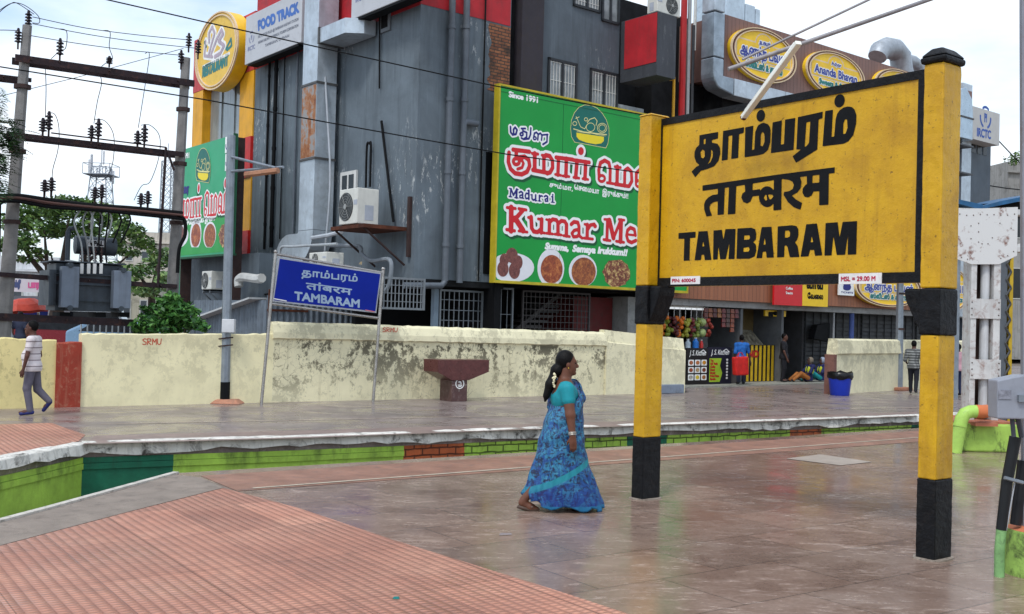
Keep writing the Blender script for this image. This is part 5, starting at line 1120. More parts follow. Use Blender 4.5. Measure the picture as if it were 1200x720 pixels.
# faces: wide face seen left of the arris, side face right of it
xr = FL.px(370, 150, oD)[0]
zs = [FL.px(360, y, oD)[1] for y in (270, 187, 100, -25)]
for k, (m_, nm) in enumerate(((STEEL, 'duct_section'), (RUST, 'duct_section'), (STEEL, 'duct_section'))):
    if k == 1:
        mr, t = newmat('rusty_galvanised', .6, .35); w = t.coord(world=True); n = t.noise(w, 3.5, 8, .7, .4); z_ = t.noise(t.coord((4, 4, .5), world=True), 1.5, 6); col = t.ramp(t.math('MULTIPLY_ADD', n, .6, t.math('MULTIPLY', z_, .4)), [(.44, lin((150, 148, 146))), (.50, lin((166, 112, 70))), (.6, lin((126, 68, 36)))]); t.lk(col, t.b.inputs['Base Color']); m_ = mr
    mb = MB(); mb.fbox(FL, xr, xl, zs[k]+.012, zs[k+1]-.012, oI_, oD); s_ = obj(nm, mb, STEEL, dk)
    if k == 1: mb = MB(); mb.fbox(FL, xr+.03, xl-.02, zs[k]+.05, zs[k+1]-.05, oD+.002, oD+.008); obj('rusty_panel', mb, m_, s_)
    mb = MB(); mb.fbox(FL, xr-.03, xl+.03, zs[k+1]-.03, zs[k+1]+.03, oI_-.03, oD+.03); obj('flange', mb, M((88, 88, 88), .6, .3), s_)
# curved elbow at its foot
def elbow(F, pts_c, hw, o0, o1, name, mat, parent):
    mb = MB(); L = []; 
    for (a, z, na, nz_) in pts_c:
        for s_, o in ((-1, o1), (1, o1), (1, o0), (-1, o0)): mb.v.append(tuple(F.pt(a+na*hw*s_, z+nz_*hw*s_, o)))
    n = len(pts_c)
    for i in range(n-1):
        for k in range(4): mb.f.append((i*4+k, i*4+(k+1) % 4, i*4+4+(k+1) % 4, i*4+4+k)); mb.m.append(0)
    mb.f += [(0, 1, 2, 3), tuple((n-1)*4+k for k in range(4))]; mb.m += [0, 0]; return obj(name, mb, mat, parent)
hw = (xl-xr)/2; cx = (xl+xr)/2; zc = zs[0]; Rb = hw*1.15
pts_c = [(cx, zc, 1, 0)]+[(cx+Rb*(1-math.cos(t)), zc-Rb*math.sin(t), math.cos(t), math.sin(t)) for t in np.linspace(.15, math.pi/2, 7)]
a_ = cx+Rb; z_ = zc-Rb; pts_c += [(a_+.5, z_, 0, 1)]; Rb2 = hw*1.1
pts_c += [(a_+.5+Rb2*math.sin(t), z_-Rb2*(1-math.cos(t)), math.sin(t), math.cos(t)) for t in np.linspace(.2, math.pi/2, 6)]; pts_c += [(a_+.5+Rb2, z_-Rb2-.7, 1, 0)]
elbow(FL, pts_c, hw, oI_, oD, 'elbow', STEEL, dk)
d2 = thing('exhaust_duct', 'short horizontal galvanised duct with a slanted end beside the tall rusty duct', 'duct', FL.pt(3.6, 9, 0))
z1 = FL.px(385, 29, .8)[1]; z0 = FL.px(385, 46, .8)[1]; xa = FL.px(374, 40, .8)[0]; xb = FL.px(404, 40, .8)[0]
mb = MB(); mb.prism([FL.pt(xa, z0, .05), FL.pt(xa, z0, .8), FL.pt(xb, z0, .8), FL.pt(xb-.3, z0, .4), FL.pt(xb-.3, z0, .05)], (0, 0, z1-z0)); obj('duct_section', mb, STEEL, d2)
mb = MB(); mb.fbox(FL, xa-.05, xa+.03, z0-.03, z1+.03, .06, .83); obj('flange', mb, M((88, 88, 88), .6, .3), d2)
# right wing duct: comes down beside the cladding, bends under it
d3 = thing('exhaust_duct', 'large polished steel duct bending below the brown upper cladding', 'duct', FR.pt(12, 9, 0))
a_d = FR.px(820, 55, .0)[0]; lo_, hi_ = 0., 6.
for _ in range(40):
    o_d = (lo_+hi_)/2
    if FR.px(837, 55, o_d)[0] > a_d: lo_ = o_d
    else: hi_ = o_d
a_e = FR.px(849, 55, o_d)[0]; wd = a_e-a_d; zq = [FR.px(843, y, o_d)[1] for y in (-30, 14, 68, 92)]
zd = FR.px(880, 117, o_d)[1]; zu = FR.px(880, 97, o_d)[1]
for k in range(2): mb = MB(); mb.fbox(FR, a_d, a_e, zq[k+1]+.02, zq[k]-.02, .05, o_d); obj('duct_section', mb, STEELD if k else STEEL, d3, bev=.03)
prof = [(a_e, zq[2]), (a_d, zq[2])]+[(a_d+wd*.9*(1-math.cos(t)), zd+.1+(zq[2]-zd-.5)*(1-math.sin(t))*.9) for t in np.linspace(.1, math.pi/2, 7)]+[(a_e+.5, zd), (a_e+.5, zu), (a_e, zu)]
mb = MB(); mb.prism([FR.pt(a, z, .05) for a, z in prof], FR.n*(o_d-.05)); obj('elbow', mb, STEELD, d3, bev=.04)
for k in range(5): a0 = a_e+.53+k*1.3; mb = MB(); mb.fbox(FR, a0, a0+1.27, zd, zu, .06, o_d); obj('duct_section', mb, STEEL, d3, bev=.02)
# rooftop ducts
d4 = thing('roof_duct', 'stack of pale square roof ducts rising above the brown cladding', 'duct', FR.pt(12.5, 11.7, -.5)); 
for (x0, y0, x1, y1) in ((852, -25, 874, 20), (874, 4, 886, 26), (886, 10, 892, 27)):
    (a0, z1), (a1, z0) = FR.px(x0, y0, -.8), FR.px(x1, y1, -.8); mb = MB(); mb.fbox(FR, a0, a1-.05, z0-1.5, z1, -2.2, -.8); obj('duct_section', mb, M((188, 200, 208), .35, .6, var=.1, dirt=.2), d4, bev=.03)
d5 = thing('roof_duct', 'silver gooseneck vent curving over the roof behind the station board', 'duct', FR.pt(19.5, 11.8, -1))
pts = [FR.P3(*p, -1.2) for p in ((1028, 67), (1031, 60), (1039, 56.5), (1048, 58), (1055, 66), (1058, 90))]; mb = MB(); mb.tube(pts, [.36, .40, .42, .42, .42, .42], 14); obj('gooseneck', mb, M((166, 172, 178), .5, .5, var=.12, dirt=.2), d5, smooth='auto')
pts = [FR.P3(*p, -1.6) for p in ((1058, 70), (1070, 73), (1077, 78), (1080, 95))]; mb = MB(); mb.tube(pts, .26, 12); obj('gooseneck', mb, M((166, 172, 178), .5, .5, var=.12, dirt=.2), d5, smooth='auto')
d6 = thing('roof_duct', 'silver clad duct with rounded top beside the rail catering tower', 'duct', FR.pt(26, 8, 0))
(a0, z1), (a1, z0) = FR.px(1127, 101, .8), FR.px(1140, 165, .8); prof = [(a0, z0), (a0, z1-.1), (a0+.35, z1), (a1-.5, z1-.05), (a1-.1, z1-.4), (a1, z1-.9), (a1, z0)]
mb = MB(); mb.prism([FR.pt(a, z, 0.) for a, z in prof], FR.n*.8); obj('duct_section', mb, M((170, 186, 198), .3, .6, var=.1), d6, bev=.03)
for k in range(3): z = z1-1.2-k*1.1; mb = MB(); mb.fbox(FR, a0-.02, a1+.02, z, z+.06, .0, .83); obj('flange', mb, M((70, 72, 76), .5), d6)
# wall pipes
def pipe_thing(label, pts, r, mat, name='drain_pipe', F=None, coll=True, cat='pipe'):
    mb = MB(); mb.tube(cr(pts) if len(pts) > 3 else pts, r, 8); o = obj(name, mb, mat, smooth='auto'); tag(o, label, cat)
    return o
def vpipe(F, x, y0, y1, o, r, mat, label, cl=4):
    a, z0 = F.px(x, (y0+y1)/2, o); zt = F.px(x, y0, o)[1]; zb = F.px(x, y1, o)[1]
    t_ = thing('drain_pipe', label, 'pipe', F.pt(a, zb, o)); mb = MB(); mb.tube([F.pt(a, zb, o), F.pt(a, zt, o)], r, 10); obj('pipe', mb, mat, t_, smooth='auto')
    for k in range(cl):
        z = zb+(zt-zb)*(k+.5)/cl; mb = MB(); mb.tube([F.pt(a, z-.05, o), F.pt(a, z+.05, o)], r*1.22, 10); obj('collar', mb, mat, t_, smooth='auto')
    return t_, a
GP = M((92, 99, 107), .45, var=.1, sc=5, streak=.25)
p1, a1p = vpipe(FR, 526, -12, 330, .14, .085, GP, 'left one of two grey drain pipes on the corner wall'); p2, a2p = vpipe(FR, 543, -12, 332, .14, .085, GP, 'right one of two grey drain pipes on the corner wall, with a short side branch')
z = FR.px(545, 143, .14)[1]; mb = MB(); mb.tube([FR.pt(a2p, z-.1, .14), FR.pt(a2p+.05, z, .16), FR.pt(a2p+.42, z, .16)], .085, 10); obj('branch', mb, GP, p2, smooth='auto')
mb = MB(); zz = FR.px(527, 330, .14)[1]; mb.tube([FR.pt(a1p, zz, .14), FR.pt(a1p-.1, zz-.12, .14), FR.pt(a1p-1.2, zz-.16, .1)], .08, 10); obj('branch', mb, GP, p1, smooth='auto')
vpipe(FR, 565, -12, 330, .06, .022, BLACK, 'thin dark conduit down the corner wall right of the drain pipes', 2)
vpipe(FL, 321, 60, 290, .12, .06, BLACK, 'dark drain pipe on the left face below the food track board', 5); vpipe(FL, 313, 62, 292, .08, .04, BLACK, 'thin dark cable pipe on the left face beside the drain pipe', 4); vpipe(FL, 346, 62, 290, .08, .035, GP, 'thin grey pipe on the left face just left of the rusty duct', 3); vpipe(FL, 331, 60, 280, .06, .02, BLACK, 'thin black cable on the left face between two pipes', 1)
a, z = FL.px(447, 142, .1); a2, z2 = FL.px(461, 260, .1); pipe_thing('thin dark pipe leaning across the grey wall beside the air conditioner', [FL.pt(a, z, .1), FL.pt(a2, z2, .1)], .035, BLACK)
a, z = FL.px(445, 15, .06); a2, z2 = FL.px(444.5, 104, .06); pipe_thing('thin dark cable hanging from the small square wall opening', [FL.pt(a, z, .06), FL.pt(a2, z2, .06)], .022, BLACK, 'cable')
a, z = FL.px(430, 172, .12); a2, z2 = FL.px(429, 220, .12); pipe_thing('black cable loop hanging above the air conditioner', [FL.pt(a, z2, .12), FL.pt(a, z, .12), FL.pt(a-.12, z+.06, .12), FL.pt(a-.2, z, .12), FL.pt(a2-.2, z2, .12)], .03, BLACK, 'cable')
pts = [FL.P3(*p, .5) for p in ((381, 90), (384, 140), (387, 200), (385, 250), (380, 300))]; pipe_thing('pale hose hanging down beside the rusty duct', pts, .03, M((170, 176, 182), .5), 'hose')
# pipes at the recess on the right
oR = -.3
def vp2(x, y0, y1, r, mat, label, o=oR): a, zt = FR.px(x, y0, o); zb = FR.px(x, y1, o)[1]; pipe_thing(label, [FR.pt(a, zb, o), FR.pt(a, zt, o)], r, mat, 'wall_pipe')
vp2(802.5, -20, 150, .10, M((176, 38, 40), .4), 'bright red fire pipe in the dark recess'); vp2(809, -20, 150, .06, M((160, 164, 166), .4), 'pale grey pipe in the dark recess next to the red one'); vp2(813, 30, 150, .05, M((60, 62, 66), .5), 'dark pipe in the recess nearest the steel duct'); vp2(815.5, -20, 60, .05, WHITEP, 'white pipe in the recess that ends high up'); vp2(782, -20, 20, .12, M((124, 52, 38), .6), 'rust red chimney pipe above the box room', .2)
a, z = FR.px(789, 93, .3); z2 = FR.px(789, 150, .3)[1]; pipe_thing('thin yellow gas pipe with a bent top above the billboard', [FR.pt(a-.15, z-.03, .3), FR.pt(a, z, .3), FR.pt(a+.03, z-.06, .3), FR.pt(a+.03, z2, .3)], .045, M((214, 160, 40), .45), 'gas_pipe')
pts = [FL.P3(*p, 1.5) for p in ((329, 312), (329, 291), (345, 289), (395, 286))]; pipe_thing('white pipe bent along the annex wall', pts, .035, M((160, 166, 170), .4), 'wall_pipe')
pts = [FL.P3(*p, 1.6) for p in ((280, 336), (280, 328), (286, 325), (302, 327), (307, 326))]; pipe_thing('fat white elbow pipe above the lean-to roof', pts, .13, M((186, 186, 182), .4), 'wall_pipe')
pts = [FL.P3(*p, .8) for p in ((366, 279), (385, 276), (400, 272))]; pipe_thing('pale pipe running from the duct elbow towards the air conditioner', pts, .06, M((176, 182, 188), .4), 'wall_pipe')
pts = [FL.P3(*p, .6) for p in ((388, 288), (420, 289), (424, 298), (436, 306), (457, 305), (457, 330), (452, 341))]; pipe_thing('grey waste pipe bent below the air conditioner shelf', pts, .055, M((126, 133, 140), .45), 'wall_pipe')
pts = [FL.P3(*p, 1.0) for p in ((300, 346), (340, 340), (366, 318), (400, 300))]; pipe_thing('thin dark cable sagging below the annex pipes', pts, .025, BLACK, 'cable')
# air conditioners
def aircon(label, c, F, w, d, h, shelf=True):
    """c: foot centre of the body, fan face outwards along F.n"""
    t_ = thing('air_conditioner', label, 'air conditioner', c); L = Fr(c[:2], math.degrees(F.th)); L.n = F.n.copy(); L.P = np.array([c[0], c[1], c[2]])
    mb = MB(); mb.fbox(L, -w/2, w/2, .04, h, -d, 0); b_ = obj('body', mb, M((208, 208, 200), .45, var=.05, streak=.12, dirt=.1), t_, bev=.02)
    mb = MB(); cx = w*.13; R0 = min(h, w)*.40
    mb.prism([L.pt(cx+R0*math.cos(t), h*.52+R0*math.sin(t), .002) for t in np.linspace(0, 6.283, 29)[:-1]], L.n*.01); fn = obj('fan', mb, M((44, 48, 50), .4), t_)
    mb = MB()
    for k in range(1, 6):
        r = R0*k/5.4
        mb.tube([L.pt(cx+r*math.cos(t), h*.52+r*math.sin(t), .022) for t in np.linspace(0, 6.3, 22)], .004, 4)
    for k in range(6): t = k*math.pi/3; mb.tube([L.pt(cx, h*.52, .022), L.pt(cx+R0*math.cos(t), h*.52+R0*math.sin(t), .022)], .005, 4)
    obj('fan_guard', mb, M((150, 152, 150), .4), fn)
    mb = MB(); mb.lathe(L.pt(cx, h*.52, .0125), [(R0*.2, 0), (R0*.2, .02), (0, .022)], 12, axis=L.n); obj('hub', mb, M((150, 152, 150), .4), fn)
    mb = MB()
    for s_ in (-.35, .35): mb.fbox(L, s_*w-.04, s_*w+.04, 0, .038, -d*.9, -.02)
    obj('foot', mb, BLACK, t_)
    mb = MB(); mb.fbox(L, -w*.49-.004, -w*.30, h*.55, h*.68, .002, .006); mb.fbox(L, -w/2-.006, -w/2-.001, h*.15, h*.55, -d*.75, -d*.35); obj('label', mb, M((170, 176, 186), .5), b_)
    return t_
oA = 1.15; fr_l = FL.px(397, 266, oA); fr_r = FL.px(418, 265, oA); w_ = fr_l[0]-fr_r[0]; hA = FL.px(405, 222, oA)[1]-fr_l[1]
aircon('large white air conditioner unit on a rusty shelf high on the grey corner wall', FL.pt((fr_l[0]+fr_r[0])/2, fr_l[1], oA), FL, w_, .62, hA)
sh = thing('wall_shelf', 'rusty steel shelf bracket under the large air conditioner', 'shelf', FL.pt(fr_r[0], fr_l[1]-.3, .5))
mb = MB(); mb.fbox(FL, fr_r[0]-.6, fr_l[0]+.15, fr_l[1]-.10, fr_l[1]-.01, .05, oA+.15); obj('shelf_plate', mb, RUST, sh)
for a in (fr_r[0]-.5, fr_l[0]): mb = MB(); mb.tube([FL.pt(a, fr_l[1]-.10, oA+.1), FL.pt(a, fr_l[1]-.95, .05)], .03, 6); obj('brace', mb, BROWN, sh)
mb = MB(); mb.fbox(FL, fr_r[0]-.72, fr_r[0]-.62, fr_l[1]-.75, fr_l[1]+.75, .01, .09); obj('upright', mb, BROWN, sh)
oA = 1.75; l_, r_ = FL.px(236, 341, oA), FL.px(247, 341, oA); hA = FL.px(240, 318, oA)[1]-l_[1]
ac2 = aircon('white air conditioner unit on the annex wall under the left billboard', FL.pt((l_[0]+r_[0])/2, l_[1], oA), FL, (l_[0]-r_[0]), .45, hA)
mb = MB()
for a in (l_[0]-.1, r_[0]+.1): mb.tube([FL.pt(a, l_[1]-.03, oA), FL.pt(a, l_[1]-.03, fa+.01)], .025, 6); mb.tube([FL.pt(a, l_[1]-.05, oA), FL.pt(a, l_[1]-.5, fa+.01)], .025, 6)
o_ = obj('wall_bracket', mb, GPAINT); tag(o_, 'grey steel bracket carrying the annex air conditioner', 'bracket')
oA = 1.7; l_, r_ = FL.px(362, 310, oA), FL.px(382, 310, oA)
aircon('old white air conditioner half hidden by the blue name board', FL.pt((l_[0]+r_[0])/2, FL.px(370, 312, oA)[1], oA), FL, l_[0]-r_[0], .5, FL.px(370, 296, oA)[1]-FL.px(370, 312, oA)[1])
zc = zt+.02; aircon('small white air conditioner on the roof of the red sided box room', FR.pt(7.6, zt, o_b-.1)+FR.n*0, Fr((0, 0), 38.8), .95, .4, .6) if True else None
# metal grilles in the recess below the corner
def grille(label, x0, y0, x1, y1, o, nv, nh, mat, name='window_grille', fw=.05, bw=.018):
    (a0, z1), (a1, z0) = FR.px(x0, y0, o), FR.px(x1, y1, o); t_ = thing(name, label, 'grille', FR.pt((a0+a1)/2, z0, o)); mb = MB()
    for q in ((a0, a0+fw, z0, z1), (a1-fw, a1, z0, z1), (a0+fw, a1-fw, z1-fw, z1), (a0+fw, a1-fw, z0, z0+fw)): mb.fbox(FR, *q, o-.03, o+.03)
    obj('frame', mb, mat, t_); mb = MB()
    for k in range(1, nv): a = a0+(a1-a0)*k/nv; mb.fbox(FR, a-bw/2, a+bw/2, z0, z1, o-.012, o+.012)
    for k in range(1, nh): z = z0+(z1-z0)*k/nh; mb.fbox(FR, a0, a1, z-bw/2, z+bw/2, o-.0115, o+.0115)
    obj('bars', mb, mat, t_); return t_
GB = M((122, 128, 133), .45, .2, dirt=.2)
grille('pale steel balcony grille left of the window grille, with broken vertical bars', 446, 324, 497, 364, .55, 12, 4, GB); grille('square meshed pale window grille in the recess', 515, 339, 565, 400, -.3, 9, 5, GB); grille('tall open bar grille in the recess below the green billboard', 566, 336, 600, 400, -.35, 5, 2, GB); grille('dark fine mesh grille in the recess in front of the stair', 612, 340, 690, 400, -.5, 16, 8, M((70, 66, 66), .5))
a, z = FR.px(512, 345, -.25); o_ = MB(); o_.fbox(FR, a-.07, a+.07, -.1, 2.6, -.4, -.26); o_ = obj('steel_post', o_, M((120, 136, 150), .5)); tag(o_, 'pale blue grey steel post beside the square window grille', 'post')
# ================================================================ LAMP POST, FOUNTAIN, BIN
GALV = M((140, 148, 156), .42, .5, var=.12, sc=4, dirt=.2, streak=.25)
q = G(263, 473); FLp = Fr(q[:2], 0)
lp = thing('lamp_post', 'tall grey steel lamp post with junction box and cross arms before the cream wall', 'lamp post', q)
a, z = FLp.px(271, 159); mb = MB(); mb.tube([FLp.pt(0, .0), FLp.pt(a*.5, z*.5), FLp.pt(a, z)], [.10, .092, .085], 8); obj('pole', mb, GALV, lp, smooth='auto')
mb = MB(); mb.tube([FLp.pt(0, .0), FLp.pt(a*.06, z*.08)], [.105, .103], 8); obj('tarred_foot', mb, BLACK, lp, smooth='auto')
(x0, z1), (x1, z0) = FLp.px(262, 374, .12), FLp.px(276, 390, .12); mb = MB(); mb.fbox(FLp, x0, x1, z0, z1, .09, .24); jb = obj('junction_box', mb, M((196, 198, 200), .4), lp, bev=.01)
mb = MB(); mb.fbox(FLp, x0-.03, x1+.03, z0+.05, z0+.065, .1, .12); mb.fbox(FLp, x0-.03, x1+.03, z1-.065, z1-.05, .1, .12); obj('strap', mb, GALV, jb)
for (p0_, p1_), r in ((((271, 184), (323, 197)), .028), (((271, 201), (332, 196)), .028)):
    A, B_ = FLp.P3(*p0_, .05), FLp.P3(*p1_, .9); mb = MB(); mb.tube([A, B_], r, 8); obj('arm', mb, GALV, lp)
A, B_ = FLp.P3(288, 202, .6), FLp.P3(326, 197, 1.0); mb = MB(); mb.tube([A-[0, 0, .05], B_-[0, 0, .05]], .06, 6); obj('fitting', mb, M((168, 120, 92), .5, dirt=.4), lp)
for zz in (1.3, 1.15): mb = MB(); mb.tube([FLp.pt(-.15, zz, .1), FLp.pt(.17, zz+.04, .13)], .015, 5); obj('wire_tie', mb, BROWN, lp)
mb = MB(); mb.hexa([q+[-.33, -.2, 0], q+[.36, -.2, 0], q+[.36, .3, 0], q+[-.33, .3, 0], q+[-.2, -.12, .09], q+[.25, -.12, .09], q+[.25, .25, .09], q+[-.2, .25, .09]]); obj('base_pad', mb, M((176, 124, 100), .85, dirt=.5, dirtc=(120, 104, 92), bump=.6), lp, bev=.02)
# granite water trough
q = G(535, 471); FF = Fr(q[:2], TH)
GRAN = M((92, 52, 50), .3, var=.2, sc=9, dirt=.25, dirtc=(120, 90, 84)); ft = thing('drinking_fountain', 'red granite drinking water trough on a square pedestal against the wall', 'fountain', q)
(a0, z1), (a1, zp) = FF.px(513.5, 422), FF.px(573, 437); zk = FF.px(535, 446)[1]; pa0, pa1 = FF.px(530, 470)[0], FF.px(548, 470)[0]
mb = MB(); d_ = .62; P = lambda a, z, o: FF.pt(a, z, o)
mb.prism([P(a0, z1, .0), P(a0, zp+.02, 0), P(pa0-.02, zk, 0), P(pa1+.02, zk, 0), P(a1, zp+.02, 0), P(a1, z1, 0)], -FF.n*d_); obj('trough', mb, GRAN, ft, bev=.006)
mb = MB(); mb.fbox(FF, pa0, pa1, .0, zk-.003, -d_+.08, -.03); pdn = obj('pedestal', mb, M((88, 62, 60), .35, var=.15, sc=6, dirt=.3, dirtc=(150, 140, 134)), ft, bev=.006)
mb = MB(); ca = (pa0+pa1)/2; cz = FF.px(539, 450)[1]; ik = Ink(); ik.stroke(circ((ca, cz), .105, 26), .022); ik.stroke([(ca-.03, cz+.04), (ca+.02, cz+.04), (ca+.03, cz-.0)], .022); ik.stroke([(ca-.045, cz-.03), (ca+.045, cz-.03), (ca+.035, cz-.06), (ca-.035, cz-.06)], .018)
letter('tap_symbol', ik, FF, -.024, .006, SWH, pdn)
mb = MB(); mb.fbox(FF, pa0+.002, pa1-.002, .36, .372, -.03, -.026); mb.fbox(FF, ca-.02, ca-.008, zk-.25, zk, -.03, -.027); obj('joint', mb, M((150, 140, 134), .6), pdn)
# blue bin with black liner
q = G(984, 463.5); bn = thing('litter_bin', 'blue plastic bin with a black liner at the end of the right wall', 'bin', q)
mb = MB(); mb.lathe(q, [(.25, 0), (.26, .02), (.32, .55)], 20); obj('tub', mb, M((30, 54, 168), .35, var=.06), bn, smooth='auto')
mb = MB(); rr = random.Random(9); n = 20; pr = [(.322, .46), (.35, .52), (.355, .62), (.32, .66), (.28, .58)]
for r, z in pr:
    for k in range(n): t = 2*math.pi*k/n; j = 1+rr.uniform(-.05, .06); mb.v.append((q[0]+r*j*math.cos(t), q[1]+r*j*math.sin(t), q[2]+z+rr.uniform(-.03, .03)))
mb.f = [(i*n+k, i*n+(k+1) % n, (i+1)*n+(k+1) % n, (i+1)*n+k) for i in range(len(pr)-1) for k in range(n)]; mb.m = [0]*len(mb.f); obj('liner', mb, M((16, 16, 18), .3), bn, smooth=True)
mb = MB(); mb.lathe(q, [(.28, .56), (0.01, .58)], 16); obj('rubbish', mb, M((60, 56, 52), .9, var=.5, sc=20), bn)
# pole against the right wall
q = G(1053, 457.5); Fq = Fr(q[:2], 0); a, z = Fq.px(1057, 200); pp = thing('lamp_post', 'slim grey post standing before the short right wall beside the big pillar', 'lamp post', q)
mb = MB(); mb.tube([q, Fq.pt(a, z)], [.13, .09], 8); obj('pole', mb, GALV, pp, smooth='auto'); mb = MB(); mb.box(q+[0, 0, .05], (.7, .55, .1), .6); obj('base_pad', mb, M((168, 116, 92), .85, dirt=.4), pp, bev=.02)
for zz in (3.0, 1.9): mb = MB(); mb.tube([q+[.02, 0, zz-.03], q+[.02, 0, zz+.03]], .14, 8); obj('band', mb, BROWN, pp)
# small stone block by the wall end
mb = MB(); q = G(783, 461); mb.box(q+[0, 0, .12], (.9, .3, .24), R_(TH)); o_ = obj('stone_block', mb, M((122, 132, 146), .7, dirt=.3), bev=.02); tag(o_, 'low blue grey stone block at the end of the long wall', 'block')
# ================================================================ STEEL COLUMNS on the right, with gusset, drain pipes and cabinet
q = G(1148, 530); FC = Fr(q[:2], 0)
WST = M((200, 200, 198), .5, .1, var=.12, sc=4, dirt=.6, dirtc=(124, 74, 52), streak=.3)
def m_mossy(name, c):
    m, t = newmat(name, .7); w = t.coord(world=True); n = t.noise(w, 3, 8, .7, .4); L = lin(c); col = t.ramp(n, [(.3, tuple(x*.7 for x in L[:3])+(1,)), (.6, L), (.8, tuple(min(1, x*1.3) for x in L[:3])+(1,))])
    n2 = t.noise(t.coord((2, 2, 1), world=True), 2.4, 9, .75, .5); col = t.mix(t.ramp(n2, [(.5, 0.), (.62, .85)]), col, lin((50, 58, 30))); t.lk(col, t.b.inputs['Base Color']); t.bump(n, .4, .02); return m
MOSSY = m_mossy('mossy_lime', (160, 196, 84)); LIMEP = M((166, 204, 96), .45, var=.12, sc=4, dirt=.2)
sc = thing('steel_column', 'pale rusty built up steel column with a bolted gusset on a lime green block', 'column', q)
xA, xB = FC.px(1117, 531)[0], FC.px(1176, 531)[0]; zb_ = FC.px(1148, 497)[1]
mb = MB(); mb.fbox(FC, xA, xB+.25, 0, zb_, -1.3, 0); obj('block', mb, MOSSY, sc, bev=.03); mb = MB(); mb.fbox(FC, xA+.05, xB+.2, zb_+.001, zb_+.03, -1.2, -.06); obj('cap_slab', mb, M((176, 108, 82), .8, dirt=.4), sc)
oc = -.35
def cx_(x, y): return FC.px(x, y, oc)
zT = cx_(1150, 306)[1]
for x0, x1 in ((1137, 1143.5), (1163.5, 1171.5)):
    a0, a1 = cx_(x0, 400)[0], cx_(x1, 400)[0]; mb = MB(); mb.fbox(FC, a0, a1, zb_+.03, zT+.2, oc-.3, oc); obj('channel', mb, WST, sc, bev=.004)
a0, a1 = cx_(1143.5, 400)[0], cx_(1163, 400)[0]
mb = MB(); mb.fbox(FC, a0, a1, zb_+.03, zT+.2, oc-.30, oc-.28); obj('web', mb, M((70, 54, 50), .6, dirt=.5), sc)
mb = MB(); xm = cx_(1157, 400)[0]; mb.tube([FC.pt(xm, zb_+.1, oc-.12), FC.pt(xm, zT+.2, oc-.12)], .07, 10); obj('drain_pipe', mb, M((200, 202, 204), .4, streak=.3), sc, smooth='auto')
for y0, y1 in ((350, 374), (421, 445)):
    (b0_, z1), (b1_, z0) = cx_(1136.5, y0), cx_(1172, y1); mb = MB(); mb.fbox(FC, b0_, b1_, z0, z1, oc+.002, oc+.016); pl_ = obj('batten_plate', mb, WST, sc)
    mb = MB()
    for a in (b0_+.03, b1_-.03):
        for k in range(3): mb.ell(FC.pt(a, z0+(z1-z0)*(.18+.32*k), oc+.018), (.012, .012, .012), 6, 4)
    obj('bolts', mb, M((96, 84, 78), .5, .4), pl_)
gp = [cx_(*p) for p in ((1116, 246), (1192, 243), (1191, 300), (1170, 310), (1138, 310), (1116, 302))]
mb = MB(); mb.prism([FC.pt(a, z, oc+.003) for a, z in gp], FC.n*.02)
mg, t = newmat('gusset_white', .5); w = t.coord(world=True); n = t.noise(w, 5, 6, .7, .3); col = t.mix(t.ramp(n, [(.56, 0.), (.66, .9)]), lin((206, 206, 204)), lin((112, 66, 48))); t.lk(col, t.b.inputs['Base Color']); gs = obj('gusset', mb, mg, sc)
mb = MB(); rr = random.Random(1)
for (x, y) in [(1124+i*8, 252+rr.uniform(-1, 1)) for i in range(9)]+[(1146, 262), (1146, 272), (1146, 284), (1162, 279), (1157, 286), (1150, 286), (1118, 300), (1126, 302), (1133, 304), (1172, 303), (1180, 300), (1187, 295), (1137, 265), (1137, 280), (1171, 262), (1184, 268)]: a, z = cx_(x, y); mb.ell(FC.pt(a, z, oc+.026), (.010, .010, .010), 6, 4)
obj('rivets', mb, M((110, 96, 88), .5, .3), gs)
# girder leaving the gusset and the lattice behind it
mb = MB(); (g0, gz1), (g1, gz0) = cx_(1190, 250), cx_(1240, 300); mb.fbox(FC, cx_(1100, 250)[0], g1+3, gz1-.02, gz1+.06, oc-.28, oc-.01); mb.fbox(FC, g0, g1+3, gz0+.05, gz0+.12, oc-.28, oc-.01); obj('girder', mb, WST, sc)
mb = MB(); mb.tube([FC.pt(g0, gz0+.1, oc-.1), FC.pt(g0+1.4, gz1, oc-.1)], .035, 6); obj('girder_brace', mb, WST, sc)
lc = thing('lattice_column', 'dark laced steel column standing just behind the pale riveted column', 'column', G(1180, 505)); Fl_ = Fr(G(1180, 505)[:2], 0)
(x0, z1), (x1, _) = Fl_.px(1172, 300), Fl_.px(1181, 300); x2, x3 = Fl_.px(1184, 300)[0], Fl_.px(1188, 300)[0]
mb = MB(); mb.fbox(Fl_, x0, x1, 0, z1, -.3, 0); obj('channel', mb, M((92, 98, 104), .5, .2), lc); mb = MB(); mb.fbox(Fl_, x2, x3, 0, z1, -.3, 0); obj('channel', mb, M((186, 156, 40), .5), lc, label='yellow painted channel')
mb = MB()
for k in range(22):
    z = z1*k/22; s_ = 1 if k % 2 else 0; mb.tube([Fl_.pt(x1-.02 if s_ else x2+.02, z, .01), Fl_.pt(x2+.02 if s_ else x1-.02, z+z1/22, .01)], .02, 4)
obj('lacing', mb, M((74, 76, 78), .5), lc)
